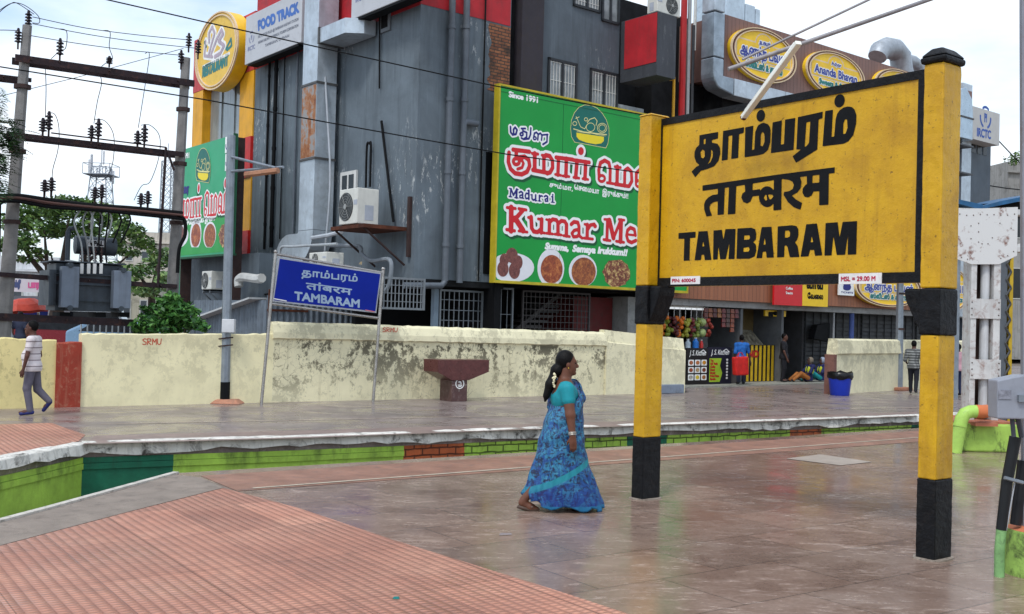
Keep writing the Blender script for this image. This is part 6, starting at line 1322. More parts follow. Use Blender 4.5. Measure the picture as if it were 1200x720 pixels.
# green drain elbow in front of the block
pts = [(1112, 530, .5), (1116, 500, .5), (1120, 486, .5), (1127, 481.5, .45)]
dp = thing('drain_pipe', 'fat lime green drain pipe with an orange elbow in front of the mossy block', 'pipe', G(1118, 531))
oP = .18; mb = MB(); mb.tube([FC.P3(*p, oP) for p in ((1119, 531), (1123, 508), (1127, 491), (1131, 485), (1137, 482.5), (1144, 482.5))], .098, 14); obj('pipe', mb, LIMEP, dp, smooth='auto')
mb = MB(); mb.tube([FC.P3(1143.5, 482.5, oP), FC.P3(1151, 482.8, oP), FC.P3(1156, 482, oP-.25)], [.102, .104, .1], 14); obj('elbow', mb, M((206, 116, 70), .5), dp, smooth='auto')
mb = MB(); mb.tube([FC.P3(1124.5, 500, oP), FC.P3(1125, 497.5, oP)], .106, 14); obj('collar', mb, LIMEP, dp, smooth='auto'); mb = MB(); mb.tube([FC.P3(1118.7, 533.5, oP), FC.P3(1119.2, 530, oP)], .096, 12); obj('mouth', mb, BLACK, dp)
mb = MB(); q_ = FC.P3(1152, 497, .03); mb.box(q_, (.34, .25, .05)); obj('ledge', mb, M((178, 110, 84), .8), dp)
# grey electric cabinet on the near post
np_ = G(1196, 690); np_ = np.array([G(1199, 672)[0], G(1199, 672)[1], 0]); FN = Fr(np_[:2], 0)
ncol = thing('lattice_column', 'slim grey steel post on a round lime green foot at the right picture edge', 'column', np_)
ax, az = FN.px(1196.5, 625); tx = FN.px(1198.5, 200)[0]
tz = FN.px(1197.5, -40); mb = MB(); zt_ = 6.0; mb.hexa([FN.pt(ax+.0, .3, .04), FN.pt(ax+.05, .3, .04), FN.pt(ax+.05, .3, -.0), FN.pt(ax+.0, .3, -.0), FN.pt(tz[0]-.02, tz[1], .04), FN.pt(tz[0]+.03, tz[1], .04), FN.pt(tz[0]+.03, tz[1], -.0), FN.pt(tz[0]-.02, tz[1], -.0)]); mb.fbox(FN, ax+.32, ax+.38, .3, zt_, -.08, .04); obj('angle', mb, M((140, 142, 150), .5, .2, dirt=.3, dirtc=(110, 78, 64)), ncol)
mb = MB()
for k in range(14): z = .4+k*.4; mb.tube([FN.pt(ax+.04, z, .05), FN.pt(ax+.34, z+.4, .05)], .014, 4)
obj('lacing', mb, M((140, 142, 150), .5, .2), ncol)
mb = MB(); cxx = ax+.17; r_ = cxx-FN.px(1178, 660)[0]; zf = FN.px(1190, 620)[1]; q0_ = FN.pt(cxx, 0, 0); mb.lathe(q0_, [(r_*1.02, -.02), (r_, .1), (r_*.98, zf-.03), (r_*.93, zf)], 28); obj('foot', mb, m_mossy('lime_foot', (158, 194, 92)), ncol, smooth='auto')
mb = MB(); mb.lathe(q0_, [(r_*.9, zf+.001), (r_*.6, zf+.03), (.01, zf+.035)], 24); obj('foot_top', mb, M((206, 122, 84), .8, dirt=.4), ncol)
cb = thing('electric_cabinet', 'grey sheet steel electric cabinet strapped to the post at the right edge', 'cabinet', FN.pt(ax-.2, 1.1, .1))
q2 = FN.px(1163, 447, .3); q3 = FN.px(1199, 490, .3); mb = MB()
pr = [FN.px(*p, .3) for p in ((1169, 446), (1198, 440), (1212, 440), (1212, 492), (1169, 491))]; mb.prism([FN.pt(a, z, .3) for a, z in pr], -FN.n*.16); b_ = obj('box', mb, M((150, 154, 164), .45, .2, var=.08, dirt=.15), cb, bev=.01)
mb = MB(); (a0, z1), (a1, z0) = FN.px(1170, 457, .305), FN.px(1185, 468, .305); mb.fbox(FN, a0, a1, z0, z1, .302, .308); obj('faded_label', mb, M((136, 138, 148), .6, var=.3, sc=30), b_); mb = MB(); mb.fbox(FN, *sorted((FN.px(1192, 463, .3)[0], FN.px(1203, 463, .3)[0])), FN.px(1195, 471, .3)[1], FN.px(1195, 463, .3)[1], .302, .33); obj('hasp', mb, GALV, b_)
mb = MB(); mb.tube([FN.P3(1186, 491, .2), FN.P3(1188, 512, .2)], .018, 6); mb.tube([FN.P3(1193, 491, .2), FN.P3(1197, 512, .15)], .018, 6); obj('cable', mb, M((70, 74, 82), .5), cb)
cd = thing('conduit', 'thick leaning conduit black above and pale green below beside the round foot', 'conduit', G(1171, 676)); Fd = Fr(G(1171, 676)[:2], 0)
pts = [(1171, 676), (1174.5, 620)]; mb = MB(); mb.tube([Fd.P3(1171, 677), Fd.P3(1171.3, 645), Fd.P3(1173.5, 621)], [.036, .036, .036], 12); obj('lower_sleeve', mb, M((128, 172, 110), .5, var=.2, dirt=.5, dirtc=(50, 60, 44), sc=8), cd, smooth='auto')
mb = MB(); mb.tube([Fd.P3(1173.5, 621), Fd.P3(1180, 565), Fd.P3(1190, 512)], [.038, .040, .042], 12); obj('upper_sleeve', mb, M((22, 24, 26), .45), cd, smooth='auto')
mb = MB(); mb.tube([Fd.P3(1177, 560, .05), Fd.P3(1199, 566, .05)], .014, 6); obj('strap', mb, GALV, cd); mb = MB(); mb.tube([Fd.P3(1179, 622, .02), Fd.P3(1189, 566, .02)], .007, 5); obj('cable', mb, M((170, 172, 176), .5), cd)
mb = MB(); mb.tube([Fd.P3(1190, 615, -.1), Fd.P3(1199, 540, -.1)], .04, 10); obj('rear_conduit', mb, M((24, 25, 28), .5), cd, smooth='auto')
# blue sheet roof over the next platform shed
rf = thing('shed_roof', 'bent blue metal roof sheets over a far platform shed behind the steel column', 'roof', G(1165, 455)*[1, 1, 0]+[0, 0, 4.5]); Fo = Fr(G(1165, 470)[:2], 12)
for k, P in enumerate((((1120, 233), (1152, 240), (1150, 246), (1120, 238)), ((1150, 242), (1172, 236), (1240, 222), (1240, 227), (1176, 240), (1152, 245)))):
    mb = MB(); mb.prism([Fo.P3(*p, 0) for p in P], -Fo.n*3); obj('sheet', mb, M((44, 96, 138), .5, .1, var=.2, streak=.4), rf)
mb = MB(); mb.prism([Fo.P3(*p, -.3) for p in ((1118, 241), (1240, 234), (1240, 250), (1118, 247))], -Fo.n*2.4); obj('underside', mb, BLACK, rf)
for x in (1124, 1236): a, z = Fo.px(x, 246, -.8); mb = MB(); mb.fbox(Fo, a-.08, a+.08, 0, z, -.95, -.8); obj('post', mb, GALV, rf)
# ================================================================ SHOP GOODS
so_ = .28
def standee(label, x0, y0, x1, y1, o, second=False):
    (a0, z1), (a1, z0) = FR.px(x0, y0, o), FR.px(x1, y1, o); z0 = .035
    t_ = thing('menu_board', label, 'menu board', FR.pt((a0+a1)/2, z0, o)); mb = MB(); mb.fbox(FR, a0, a1, z0, z1, o-.06, o); b_ = obj('panel', mb, M((26, 24, 42) if second else (28, 26, 28), .4, var=.05), t_)
    X = lambda u, v: (a0+(a1-a0)*u, z0+(z1-z0)*v); letter('lettering', text_ink('J. S. Kitchen', X(.12, .80), X(.86, .80), .16, .2), FR, o+.004, .009, SWH, b_, grow=.003)
    ik = Ink(); ik.stroke([X(.62, .90), X(.75, .95), X(.88, .88)], .025); letter('swash', ik, FR, o+.004, .01, SWH, b_)
    if not second:
        cols = [(170, 96, 60), (196, 120, 70), (206, 140, 40), (150, 70, 40), (180, 150, 110), (120, 60, 36), (176, 170, 160), (224, 190, 60), (170, 110, 60)]
        for k in range(9):
            c = X(.2+.3*(k % 3), .60-.2*(k//3)); ik = Ink(); rx, rz = (a1-a0)*.125, (z1-z0)*.08; ik.poly([(c[0]-rx, c[1]-rz), (c[0]+rx, c[1]-rz), (c[0]+rx, c[1]+rz), (c[0]-rx, c[1]+rz)]); letter('dish_picture', ik, FR, o+.004, .02, SWH, b_)
            ik = Ink(); ik.ell(c, rx*.7, rz*.7); letter('dish_food', ik, FR, o+.008, .02, M(cols[k], .5, var=.4, sc=20), b_)
    else:
        ik = Ink(); ik.poly([X(.06, .06), X(.50, .06), X(.60, .3), X(.5, .5), X(.57, .70), X(.06, .70)]); letter('list_panel', ik, FR, o+.004, .015, M((160, 190, 50), .4), b_)
        for k, s_ in enumerate(('Tea', 'Idli Vada', 'Coffee', 'Dosai', 'Biryani', 'Fried Rice', 'Parotta')): letter('lettering', text_ink(s_, X(.10, .61-.083*k), X((.22, .40, .30, .28, .30, .46, .32)[k], .61-.083*k), .07), FR, o+.008, .01, M((172, 40, 30), .5), b_, grow=.008)
        for k in range(7): ik = Ink(); ik.ell(X(.80, .66-.083*k), .05, .035); letter('dish_picture', ik, FR, o+.004, .012, SWH, b_)
standee('black menu board with nine small dish pictures at the food counter', 805, 408, 829.5, 448, so_); standee('dark blue menu board with a lime green price list at the food counter', 830, 407, 857, 448, so_, True)
ct = MB(); a0 = FR.px(799, 440, 0)[0]; a1 = FR.px(858, 440, 0)[0]; ct.fbox(FR, a0, a1, .036, 1.06, -.7, .18); ct.fbox(FR, a0-.05, a1+.05, 1.063, 1.10, -.75, .24); o_ = obj('food_counter', ct, M((96, 92, 92), .4, .3), bev=.01); tag(o_, 'grey steel food counter behind the two menu boards', 'counter')
def bottle(label, x, y, c, h, r): 
    p = FR.P3(x, y, -.1); p = np.array([p[0], p[1], 1.10]); t_ = thing('bottle', label, 'bottle', p); mb = MB(); mb.lathe(p, [(r, 0), (r, h*.7), (r*.5, h*.85), (r*.45, h)], 10); obj('body', mb, M(c, .3), t_, smooth='auto'); mb = MB(); mb.lathe(p, [(r*.5, h), (r*.5, h*1.08)], 8); obj('cap', mb, WHITEP, t_)
bottle('tall bright blue bottle on the food counter', 815, 405, (40, 110, 190), .34, .10); bottle('small red bottle on the food counter beside the blue one', 822, 405, (170, 36, 30), .28, .06); bottle('pale clear bottle at the left end of the food counter', 806, 405, (170, 186, 196), .3, .09)
rr = random.Random(11); fc = [(190, 104, 30), (118, 130, 40), (84, 32, 32), (200, 100, 24), (150, 150, 54), (112, 42, 42), (110, 124, 54), (140, 156, 100), (140, 50, 36)]  # fruit colours toned down, shade under the fascia put into them
lab = ['oranges', 'green limes', 'dark grapes', 'bright oranges', 'yellow limes', 'red apples', 'green guavas', 'pale melons', 'red pomegranates']
a0 = FR.px(776, 378, -.15)[0]; a1 = FR.px(829, 384, -.15)[0]
for k in range(9):
    a = a0+(a1-a0)*k/8; zc = FR.px(800, 383, -.15)[1]+.0; mb = MB(); r = .07 if k != 7 else .14
    if k == 7:
        for j in range(2): mb.ell(FR.pt(a, zc+.15-.33*j, -.15), (r, r, r), 10, 7)
    else:
        for j in range(14): mb.ell(FR.pt(a+rr.uniform(-.14, .14), zc+rr.uniform(-.28, .26), -.15+rr.uniform(-.1, .1)), (r, r, r), 8, 6)
    t_ = thing('fruit_net', 'hanging net of %s in the row above the food counter' % lab[k], 'fruit net', FR.pt(a, zc-.3, -.15), 'nets of fruit hanging over the counter'); obj('fruit', mb, M(fc[k], .4, var=.2, sc=12), t_, smooth=True); mb = MB(); mb.tube([FR.pt(a, zc+.2, -.15), FR.pt(a, 2.45, -.15)], .008, 4); obj('string', mb, WHITEP, t_)
a0 = FR.px(829, 384, .0)[0]; a1 = FR.px(865, 384, .0)[0]; pc = [(96, 40, 28), (126, 66, 30), (80, 28, 24), (140, 86, 34), (104, 38, 34), (74, 44, 32), (124, 56, 26), (98, 30, 28)]  # packet colours darkened too, the shop's shade painted in
pn = ['dull red', 'amber', 'dark maroon', 'golden', 'brick red', 'brown', 'orange', 'crimson']
for k in range(8):
    a = a0+(a1-a0)*k/7; t_ = thing('snack_strip', '%s strip of snack packets hanging from the beam right of the fruit nets' % pn[k], 'snack packets', FR.pt(a, 1.9, -.05), 'snack strips hanging from the beam'); mb = MB(); L_ = rr.choice((3, 4, 4, 5, 2)); 
    for j in range(L_): z = 2.40-j*.15; mb.hexa([FR.pt(a-.09, z-.13, -.05), FR.pt(a+.09, z-.13, -.05), FR.pt(a+.08, z-.13, -.12), FR.pt(a-.08, z-.13, -.12), FR.pt(a-.08, z, -.07), FR.pt(a+.08, z, -.07), FR.pt(a+.08, z, -.1), FR.pt(a-.08, z, -.1)])
    obj('packets', mb, M(pc[k], .3, var=.4, sc=14), t_)
# striped juice counter
o2 = -.35; a0 = FR.px(874, 430, o2)[0]; a1 = FR.px(908, 430, o2)[0]
jc = thing('juice_counter', 'yellow and black striped shop counter with a glass showcase behind the red bag', 'counter', FR.pt((a0+a1)/2, .035, o2))
mb = MB(); mb.fbox(FR, a0, a1, .036, 1.25, o2-.6, o2); obj('body', mb, M((30, 28, 26), .5), jc)
mb = MB(); n = 7
for k in range(n): s_ = a0+(a1-a0)*(k+.1)/n; mb.fbox(FR, s_, s_+(a1-a0)/n*.52, .05, 1.24, o2+.002, o2+.012)
obj('stripes', mb, M((214, 176, 40), .45), jc)
mb = MB(); P = [FR.pt(a0-.1, 1.26, o2+.05), FR.pt(a0+(a1-a0)*.55, 1.26, o2+.05), FR.pt(a0+(a1-a0)*.55, 1.26, o2-.5), FR.pt(a0-.1, 1.26, o2-.5), FR.pt(a0-.1, 1.75, o2-.3), FR.pt(a0+(a1-a0)*.4, 1.75, o2-.3), FR.pt(a0+(a1-a0)*.4, 1.75, o2-.5), FR.pt(a0-.1, 1.75, o2-.5)]; mb.hexa(P); obj('showcase', mb, M((96, 92, 80), .2, var=.5, sc=8), jc)
letter('lettering', text_ink('NO', (a0+.1, .85), (a0+.62, .85), .22), FR, o2+.016, .012, M((180, 40, 30), .5), jc, grow=.02)
flat_sign('hanging_sign', 'small yellow hanging sign with dark letters under the fascia', 897, 363.5, 921, 371.5, -.3, M((232, 190, 40), .4), [('ஜூஸ்', .15, .25, .85, .5, BLACK, .02)])
for k, (x0, y0, x1, y1) in enumerate(((887, 385, 904, 396), (889, 372, 898, 383))):
    (b0_, z1), (b1_, z0) = FR.px(x0, y0, -1.2), FR.px(x1, y1, -1.2); t_ = thing('picture_frame', 'wide dark framed picture on the shop wall' if k == 0 else 'narrow dark framed picture higher on the shop wall', 'picture', FR.pt(b0_, z0, -1.2)); mb = MB(); mb.fbox(FR, b0_, b1_, z0, z1, -1.25, -1.2); obj('frame', mb, BLACK, t_); mb = MB(); mb.fbox(FR, b0_+.05, b1_-.05, z0+.05, z1-.05, -1.197, -1.19); obj('print', mb, M((96, 78, 46), .5, var=.5, sc=8), t_)
mb = MB(); mb.fbox(FR, 13.0, 14.88, .036, 2.6, -1.5, -1.26); o_ = obj('shop_wall', mb, M((112, 96, 62), .6, dirt=.3)); tag(o_, 'ochre back wall panel of the juice shop', 'wall')
oK = -.2; P = [FR.px(*p, oK) for p in ((958, 381), (973, 379), (972, 401), (954, 397))]; mb = MB(); mb.prism([FR.pt(a, z, oK) for a, z in P], -FR.n*.25); o_ = obj('loudspeaker_box', mb, BLACK, bev=.01); tag(o_, 'tilted black box hanging over the seated women', 'box')
a, z = FR.px(998, 380, -.1); mb = MB(); mb.tube([FR.pt(a, .5, -.1), FR.pt(a, 2.44, -.1)], .09, 8); o_ = obj('wall_pipe', mb, M((58, 76, 130), .5), smooth='auto'); tag(o_, 'blue grey pipe before the dark shutters', 'pipe')
a, z = FR.px(977, 380, -.1); mb = MB(); mb.tube([FR.pt(a, .036, -.1), FR.pt(a, 2.44, -.1)], .035, 8); o_ = obj('wall_pipe', mb, M((150, 152, 154), .5), smooth='auto'); tag(o_, 'thin pale pipe beside the black hanging box', 'pipe')
a0 = FR.px(786, 352, .0)[0]; a1 = FR.px(832, 357, .0)[0]; mb = MB(); mb.tube([FR.pt(a0, 2.36, -.25), FR.pt(a1, 2.36, -.25)], .03, 8); mt, t = newmat('tube_glow', .4); t.b.inputs['Emission Color'].default_value = (.9, .95, 1, 1); t.b.inputs['Emission Strength'].default_value = .5
lt_ = thing('tube_light', 'lit tube light under the ceiling of the fruit shop', 'lamp', FR.pt(a0, 2.36, -.25)); obj('tube', mb, mt, lt_); mb = MB(); mb.fbox(FR, a0, a1, 2.40, 2.44, -.29, -.21); obj('batten', mb, WHITEP, lt_)
# ================================================================ POLE-MOUNTED TRANSFORMER STATION
q = atY(16, 200, 21.0); FH = Fr(q[:2], TH)
PCON = M((128, 126, 124), .85, var=.15, sc=3, dirt=.35, dirtc=(84, 80, 76), bump=.4, streak=.3); MAR = M((44, 32, 36), .65, .2, var=.25, sc=4, dirt=.4, dirtc=(96, 58, 44)); PORC = M((34, 24, 32), .3, spec=.25); WIRE = M((46, 46, 50), .5, .5)
Pt = lambda x, y, o=0: FH.P3(x, y, o)
def conpole(label, x0, y0, x1, y1, r0, r1, o):
    A = Pt(x0, y0, o); B_ = Pt(x1, y1, o); d = (A-B_)/(B_[2]-A[2]); base = A+d*(A[2]+.3) if False else A+(A-B_)*((A[2])/(B_[2]-A[2]))
    t_ = thing('concrete_pole', label, 'pole', base); mb = MB(); mb.tube([base, A, B_], [r0*1.12, r0, r1], 8, 0, .8); obj('pole', mb, PCON, t_, smooth='auto')
    for y in (.3, .55, .78): p = A+(B_-A)*y; mb = MB(); mb.tube([p-[0, 0, .04], p+[0, 0, .04]], r0*1.12, 8, 0, .85); obj('clamp', mb, BROWN, t_)
    return t_, base
conpole('left weathered concrete pole of the transformer station', 6, 360, 32, 30, .155, .095, 0); conpole('right weathered concrete pole of the transformer station', 202, 345, 218, 68, .135, .095, 0)
def beam(label, x0, y0, x1, y1, h, d, o=.16, name='cross_beam', extra=None):
    A, B_ = Pt(x0, y0, o), Pt(x1, y1, o); t_ = thing(name, label, 'beam', (A+B_)/2); mb = MB(); n = FH.n
    for s_ in (0, 1):
        oo = o-s_*.34; A, B_ = Pt(x0, y0, o)-n*s_*.34, Pt(x1, y1, o)-n*s_*.34
        mb.hexa([A-[0, 0, h/2], B_-[0, 0, h/2], B_-[0, 0, h/2]-n*d, A-[0, 0, h/2]-n*d, A+[0, 0, h/2], B_+[0, 0, h/2], B_+[0, 0, h/2]-n*d, A+[0, 0, h/2]-n*d])
    obj('channel', mb, MAR, t_); mb = MB()
    for k in (.08, .5, .9): p = A+(B_-A)*k; mb.tube([p-n*.05, p+n*.4], .018, 5)
    obj('tie_bolt', mb, BROWN, t_); return t_
beam('topmost dark steel cross beam between the two concrete poles', 18, 67.5, 228, 98, .14, .05); beam('second dark steel cross beam carrying three pairs of insulators', 8, 157, 216, 181, .10, .06); beam('short dark steel arm behind the left concrete pole', -30, 86, 37, 94, .08, .06, -.3)
beam('lower brown cross beam level with the transformer', -10, 321, 208, 336, .09, .06); beam('heavy black platform beam under the transformer', -10, 371, 160, 379, .15, .1)
ph = thing('cable_rack', 'thick bundle of brown pipes and cables strung between the poles above the transformer', 'cable rack', Pt(100, 240)); 
for k, (dy, r, m_) in enumerate(((0, .045, BLACK), (4, .036, MAR), (7, .03, BLACK), (2.5, .026, M((84, 58, 52), .7)))):
    mb = MB(); mb.tube(cr([Pt(-10, 231+dy, .2+.06*k), Pt(20, 229.5+dy, .2+.06*k), Pt(60, 235+dy*1.2, .2+.06*k), Pt(110, 241+dy*.8, .2+.06*k), Pt(160, 244.5+dy, .2+.06*k), Pt(214, 250+dy, .2+.06*k)]), r, 7); obj('pipe', mb, m_, ph, smooth='auto')
mb = MB(); mb.tube(cr([Pt(208, 252, .3), Pt(216, 258, .3), Pt(217, 275, .3), Pt(210, 292, .25), Pt(208, 320, .2)]), .04, 7); obj('pipe', mb, BLACK, ph, smooth='auto'); mb = MB(); mb.tube([Pt(8, 234, .3), Pt(-1, 240, .3), Pt(-2, 300, .25)], .04, 7); obj('pipe', mb, BLACK, ph, smooth='auto')
# insulators
def insulator_mesh(h, r):
    prof = [(.018, 0), (.018, h*.15)]
    for k in range(4): z = h*(.2+.17*k); prof += [(r*.45, z), (r, z+.01), (r*.9, z+h*.07), (r*.45, z+h*.11)]
    prof += [(r*.4, h*.92), (.02, h)]; return prof
ins0 = None; WHICH = {}
def insulator(x, y, label, h=.42, r=.075, o=.16, grp='insulators on the cross beams'):
    global ins0
    p = Pt(x, y, o)
    if ins0 is None:
        ins0 = thing('insulator', label, 'insulator', p, grp); mb = MB(); mb.lathe(p, insulator_mesh(.42, .075), 12); obj('porcelain', mb, PORC, ins0, smooth='auto'); mb = MB(); mb.tube([p-[0, 0, .08], p+[0, 0, .06]], .02, 6); obj('pin', mb, BROWN, ins0); return ins0
    c = dup(ins0, p, None, label); c.scale = (r/.075, r/.075, h/.42); return c
for i, (x, y) in enumerate(((70, 69), (128, 77))): insulator(x, y, 'small pin insulator standing on the topmost beam, %s' % ('nearer the left pole' if i == 0 else 'near its middle'), .20, .07)
names = ('left', 'middle', 'right')
for i, (xa, xb, y) in enumerate(((50, 57, 158), (107, 115, 166), (161, 169, 172))):
    insulator(xa, y, 'shorter insulator of the %s pair on the second beam' % names[i], .34, .085); insulator(xb, y-1, 'taller insulator of the %s pair on the second beam' % names[i], .46, .08)
for i, (xa, xb, y) in enumerate(((52, 60, 228), (111, 119, 236), (165, 173, 243))):
    insulator(xa, y, 'left insulator of the %s pair above the cable bundle' % names[i], .30, .09, .1); insulator(xb, y-.5, 'right insulator of the %s pair above the cable bundle' % names[i], .34, .09, .1)
for x, y, l_ in ((33, 33, 'insulator on the tip of the left concrete pole'), (21, 54, 'insulator on the left side of the left pole head'), (221, 58, 'insulator on the tip of the right concrete pole'), (232, 66, 'insulator on the right side of the right pole head'), (212, 78, 'insulator on the left side of the right pole head')): insulator(x, y, l_, .36, .07, .0)
def wire(label, pts, r=.008, o=.1, cat='wire', mat=None):
    mb = MB(); P = [Pt(*p, o) for p in pts] if len(pts[0]) == 2 else pts; mb.tube(cr(P), r, 5); ob_ = obj('wire', mb, mat or WIRE, smooth='auto'); return tag(ob_, label, cat)
wire('upper wire between the two pole tops', [(38, 20), (100, 33), (160, 41), (221, 47)]); wire('middle wire between the two pole tops', [(38, 28), (100, 40), (160, 49), (232, 57)]); wire('lower wire between the two pole tops', [(36, 42), (90, 51), (150, 59), (212, 65)])
wire('wire curling from the left pole top out of the picture', [(-12, 22), (0, 12), (14, 4), (28, 6), (44, 18), (46, 27), (38, 27)]); wire('second wire curling over the left pole top', [(-12, 30), (0, 14), (12, 5), (20, 4), (40, 17)]); wire('short wire from the left edge to the left pole insulator', [(-20, 37), (0, 35.5), (20, 36)])
wire('jumper wire dropping from the middle wire to the left pin insulator', [(68, 34), (78, 37), (77, 56), (70, 60), (60, 69)], .008); wire('jumper wire dropping from the upper wire to the second pin insulator', [(121, 36), (129, 38), (128, 55), (132, 68), (128, 71), (119, 78)], .008)
wire('wire dropping from the left pin insulator to the left pair below', [(53, 78), (54, 105), (53, 138)], .008); wire('wire dropping from the second pin insulator to the middle pair below', [(117, 88), (119, 98), (114, 120), (110, 145)], .008); wire('wire dropping from the lower wire to the right pair below', [(170, 63), (175, 64), (170, 100), (162, 150)], .008)
wire('loop of wire from the left pair down to the cable bundle', [(55, 133), (64, 134), (69, 150), (68, 175), (62, 198), (61, 212)], .008); wire('loop of wire from the middle pair down to the cable bundle', [(110, 140), (123, 142), (133, 158), (133, 185), (128, 203), (120, 212)], .008); wire('loop of wire from the right pair down to the cable bundle', [(165, 147), (176, 147), (187, 160), (186, 185), (176, 213), (166, 218), (157, 235)], .008)
mb = MB(); mb.tube([Pt(60, 156, .2), Pt(195, 173, .2)], .016, 5); mb.tube([Pt(194.5, 173, .2), Pt(185, 336, .2)], .03, 6); mb.tube([Pt(196, 177, .2), Pt(204, 200, .2)], .025, 6); o_ = obj('operating_rod', mb, MAR); tag(o_, 'dark operating rod hanging from the second beam beside the right pole', 'rod')
# transformer
TRF = M((66, 74, 82), .5, .2, var=.15, sc=3, dirt=.3, dirtc=(40, 40, 42), streak=.3); TRL = M((112, 122, 136), .45, .15, var=.1, sc=3, streak=.3)
tr = thing('transformer', 'large dark grey oil transformer with side radiators on a platform between two poles', 'transformer', Pt(110, 372, -.2))
def tb(x0, y0, x1, y1, o0, o1, nm, m_, parent=tr, bev=.01): (a0, z1), (a1, z0) = FH.px(x0, y0, o1), FH.px(x1, y1, o1); mb = MB(); mb.fbox(FH, a0, a1, z0, z1, o0, o1); return obj(nm, mb, m_, parent, bev=bev)
tank = tb(66, 308, 143, 366, -.75, .15, 'tank', TRF); tb(60, 305, 148, 311, -.85, .25, 'lid', TRF)
for y in (321, 333, 352): tb(64, y, 145, y+2.5, .16, .22, 'stiffener', TRF, tank)
for k in range(6): tb(58+k*2.6, 316, 59.6+k*2.6, 358, -.7, .3-k*.05, 'cooling_fin', TRF, tank, 0)
r1 = tb(73, 312, 92, 361, .25, .5, 'radiator', TRL); r2 = tb(134, 317, 153, 362, .2, .45, 'radiator', TRL)
for rx, ry, r_ in ((83, 311, r1), (82, 361, r1), (145, 317, r2), (142, 362, r2)): mb = MB(); p = Pt(rx, ry, .5 if r_ is r1 else .45); mb.tube([p+FH.n*.03, p-FH.n*.6], .055, 10); obj('header_pipe', mb, TRF, r_)
mb = MB(); A, B_ = Pt(88, 287, -.1), Pt(135, 290, -.1); mb.tube([A-(B_-A)*.01, A, B_, B_+(B_-A)*.01], [.12, .19, .19, .12], 14); cs = obj('conservator', mb, TRF, tr, smooth='auto')
n0 = tb(102, 281, 124, 290, .11, .125, 'name_plate', M((200, 200, 202), .4), cs, 0)
pa, pb = FH.px(105, 288, .13), FH.px(121, 288.5, .13); letter('lettering', text_ink('VPRL', pa, pb, .10), FH, .13, .006, BLACK, n0, grow=.008)
mb = MB(); mb.tube([Pt(79, 305, .0), Pt(80, 272, .0), Pt(82, 268, .0), Pt(86, 268, .05)], .05, 10); obj('breather_pipe', mb, TRF, tr, smooth='auto')
for k, x in enumerate((96, 104, 111, 118.5)):
    p = Pt(x, 311, .1); mb = MB(); mb.lathe(p, insulator_mesh(.36, .05), 10); obj('bushing', mb, M((70, 50, 48), .3), tr, smooth='auto'); tb(x-1.7, 309, x+1.7, 321, .27, .29, 'terminal_plate', M((206, 206, 204), .4), tr, 0)
for k, (x, m_) in enumerate(((97, M((150, 156, 158), .5)), (104, M((120, 124, 126), .5)), (111, M((160, 164, 164), .5)), (118, BLACK), (125, BLACK))):
    mb = MB(); mb.tube(cr([Pt(x, 308, .15), Pt(x-2, 285, .2), Pt(x-10+3*k, 262, .22), Pt(x-4+2*k, 248, .22), Pt(x+6+3*k, 245, .22), Pt(x+12+4*k, 258, .22), Pt(x+8+2*k, 285, .15)]), .018, 6); obj('cable', mb, m_, tr, smooth='auto')
for x in (70, 112, 140): tb(x, 366, x+12, 372, -.6, .1, 'foot', BLACK, tr, 0)
# overhead cables crossing in front of the building
def cable(label, pts, d0, d1, r=.014):
    n = len(pts); P = [atY(x, y, d0+(d1-d0)*i/(n-1)) for i, (x, y) in enumerate(pts)]; mb = MB(); mb.tube(P, r, 5); o_ = obj('overhead_cable', mb, BLACK, smooth='auto'); tag(o_, label, 'cable')
cable('upper overhead cable crossing the grey building from the top left', [(60, -18), (126, 0), (240, 26), (380, 57), (480, 79), (566, 98), (660, 117), (760, 136), (900, 160)], 20.5, 24); cable('lower overhead cable crossing the grey building and the green billboard', [(-30, 73), (0, 78.5), (120, 98), (240, 117), (380, 143), (480, 161), (594, 181), (680, 193), (760, 204), (900, 222)], 20, 24.4)
cable('thin faint wire crossing the sky behind the transformer beams', [(-20, 118), (90, 91), (215, 57)], 27, 30, .009); cable('thin cable from the tower block to the right edge', [(1135, 214), (1180, 221), (1230, 226)], 50, 56, .03); cable('thin cable slanting from the rail catering sign to the right edge', [(1171, 166), (1190, 186), (1230, 222)], 52, 56, .03)
# ================================================================ TREES AND SHRUBS
def m_leaf(name, c1, c2, c3):
    m, t = newmat(name, .5, spec=.3); w = t.coord(world=True); g = t.new('NewGeometry'); n = t.noise(w, 1.2, 4, .6)
    col = t.ramp(t.math('MULTIPLY_ADD', n, .55, t.math('MULTIPLY', g.outputs['Random Per Island'], .45)), [(.28, lin(c1)), (.5, lin(c2)), (.72, lin(c3))]); t.lk(col, t.b.inputs['Base Color'])
    return m
LEAF_A = m_leaf('leaf_dark', (38, 62, 28), (72, 104, 46), (112, 140, 66)); LEAF_B = m_leaf('leaf_bush', (30, 66, 28), (56, 106, 44), (104, 154, 74)); LEAF_C = m_leaf('leaf_feather', (26, 50, 28), (40, 74, 38), (62, 96, 48))
BARK = M((74, 64, 56), .9, var=.3, sc=6, bump=.5)
def leafcloud(mb, c, r, n, size, rr, flat=.8):
    for _ in range(n):
        d = rr.normal(size=3); d /= np.linalg.norm(d); q = np.array(c)+d*np.array(r)*(rr.random()**.45)
        u = rr.normal(size=3); u[2] *= .6; u /= np.linalg.norm(u); v = np.cross(u, rr.normal(size=3)); v /= np.linalg.norm(v)+1e-9; s_ = size*(.6+.8*rr.random())
        mb.add([q-u*s_, q+v*s_*.45, q+u*s_, q-v*s_*.45], [(0, 1, 2, 3)])
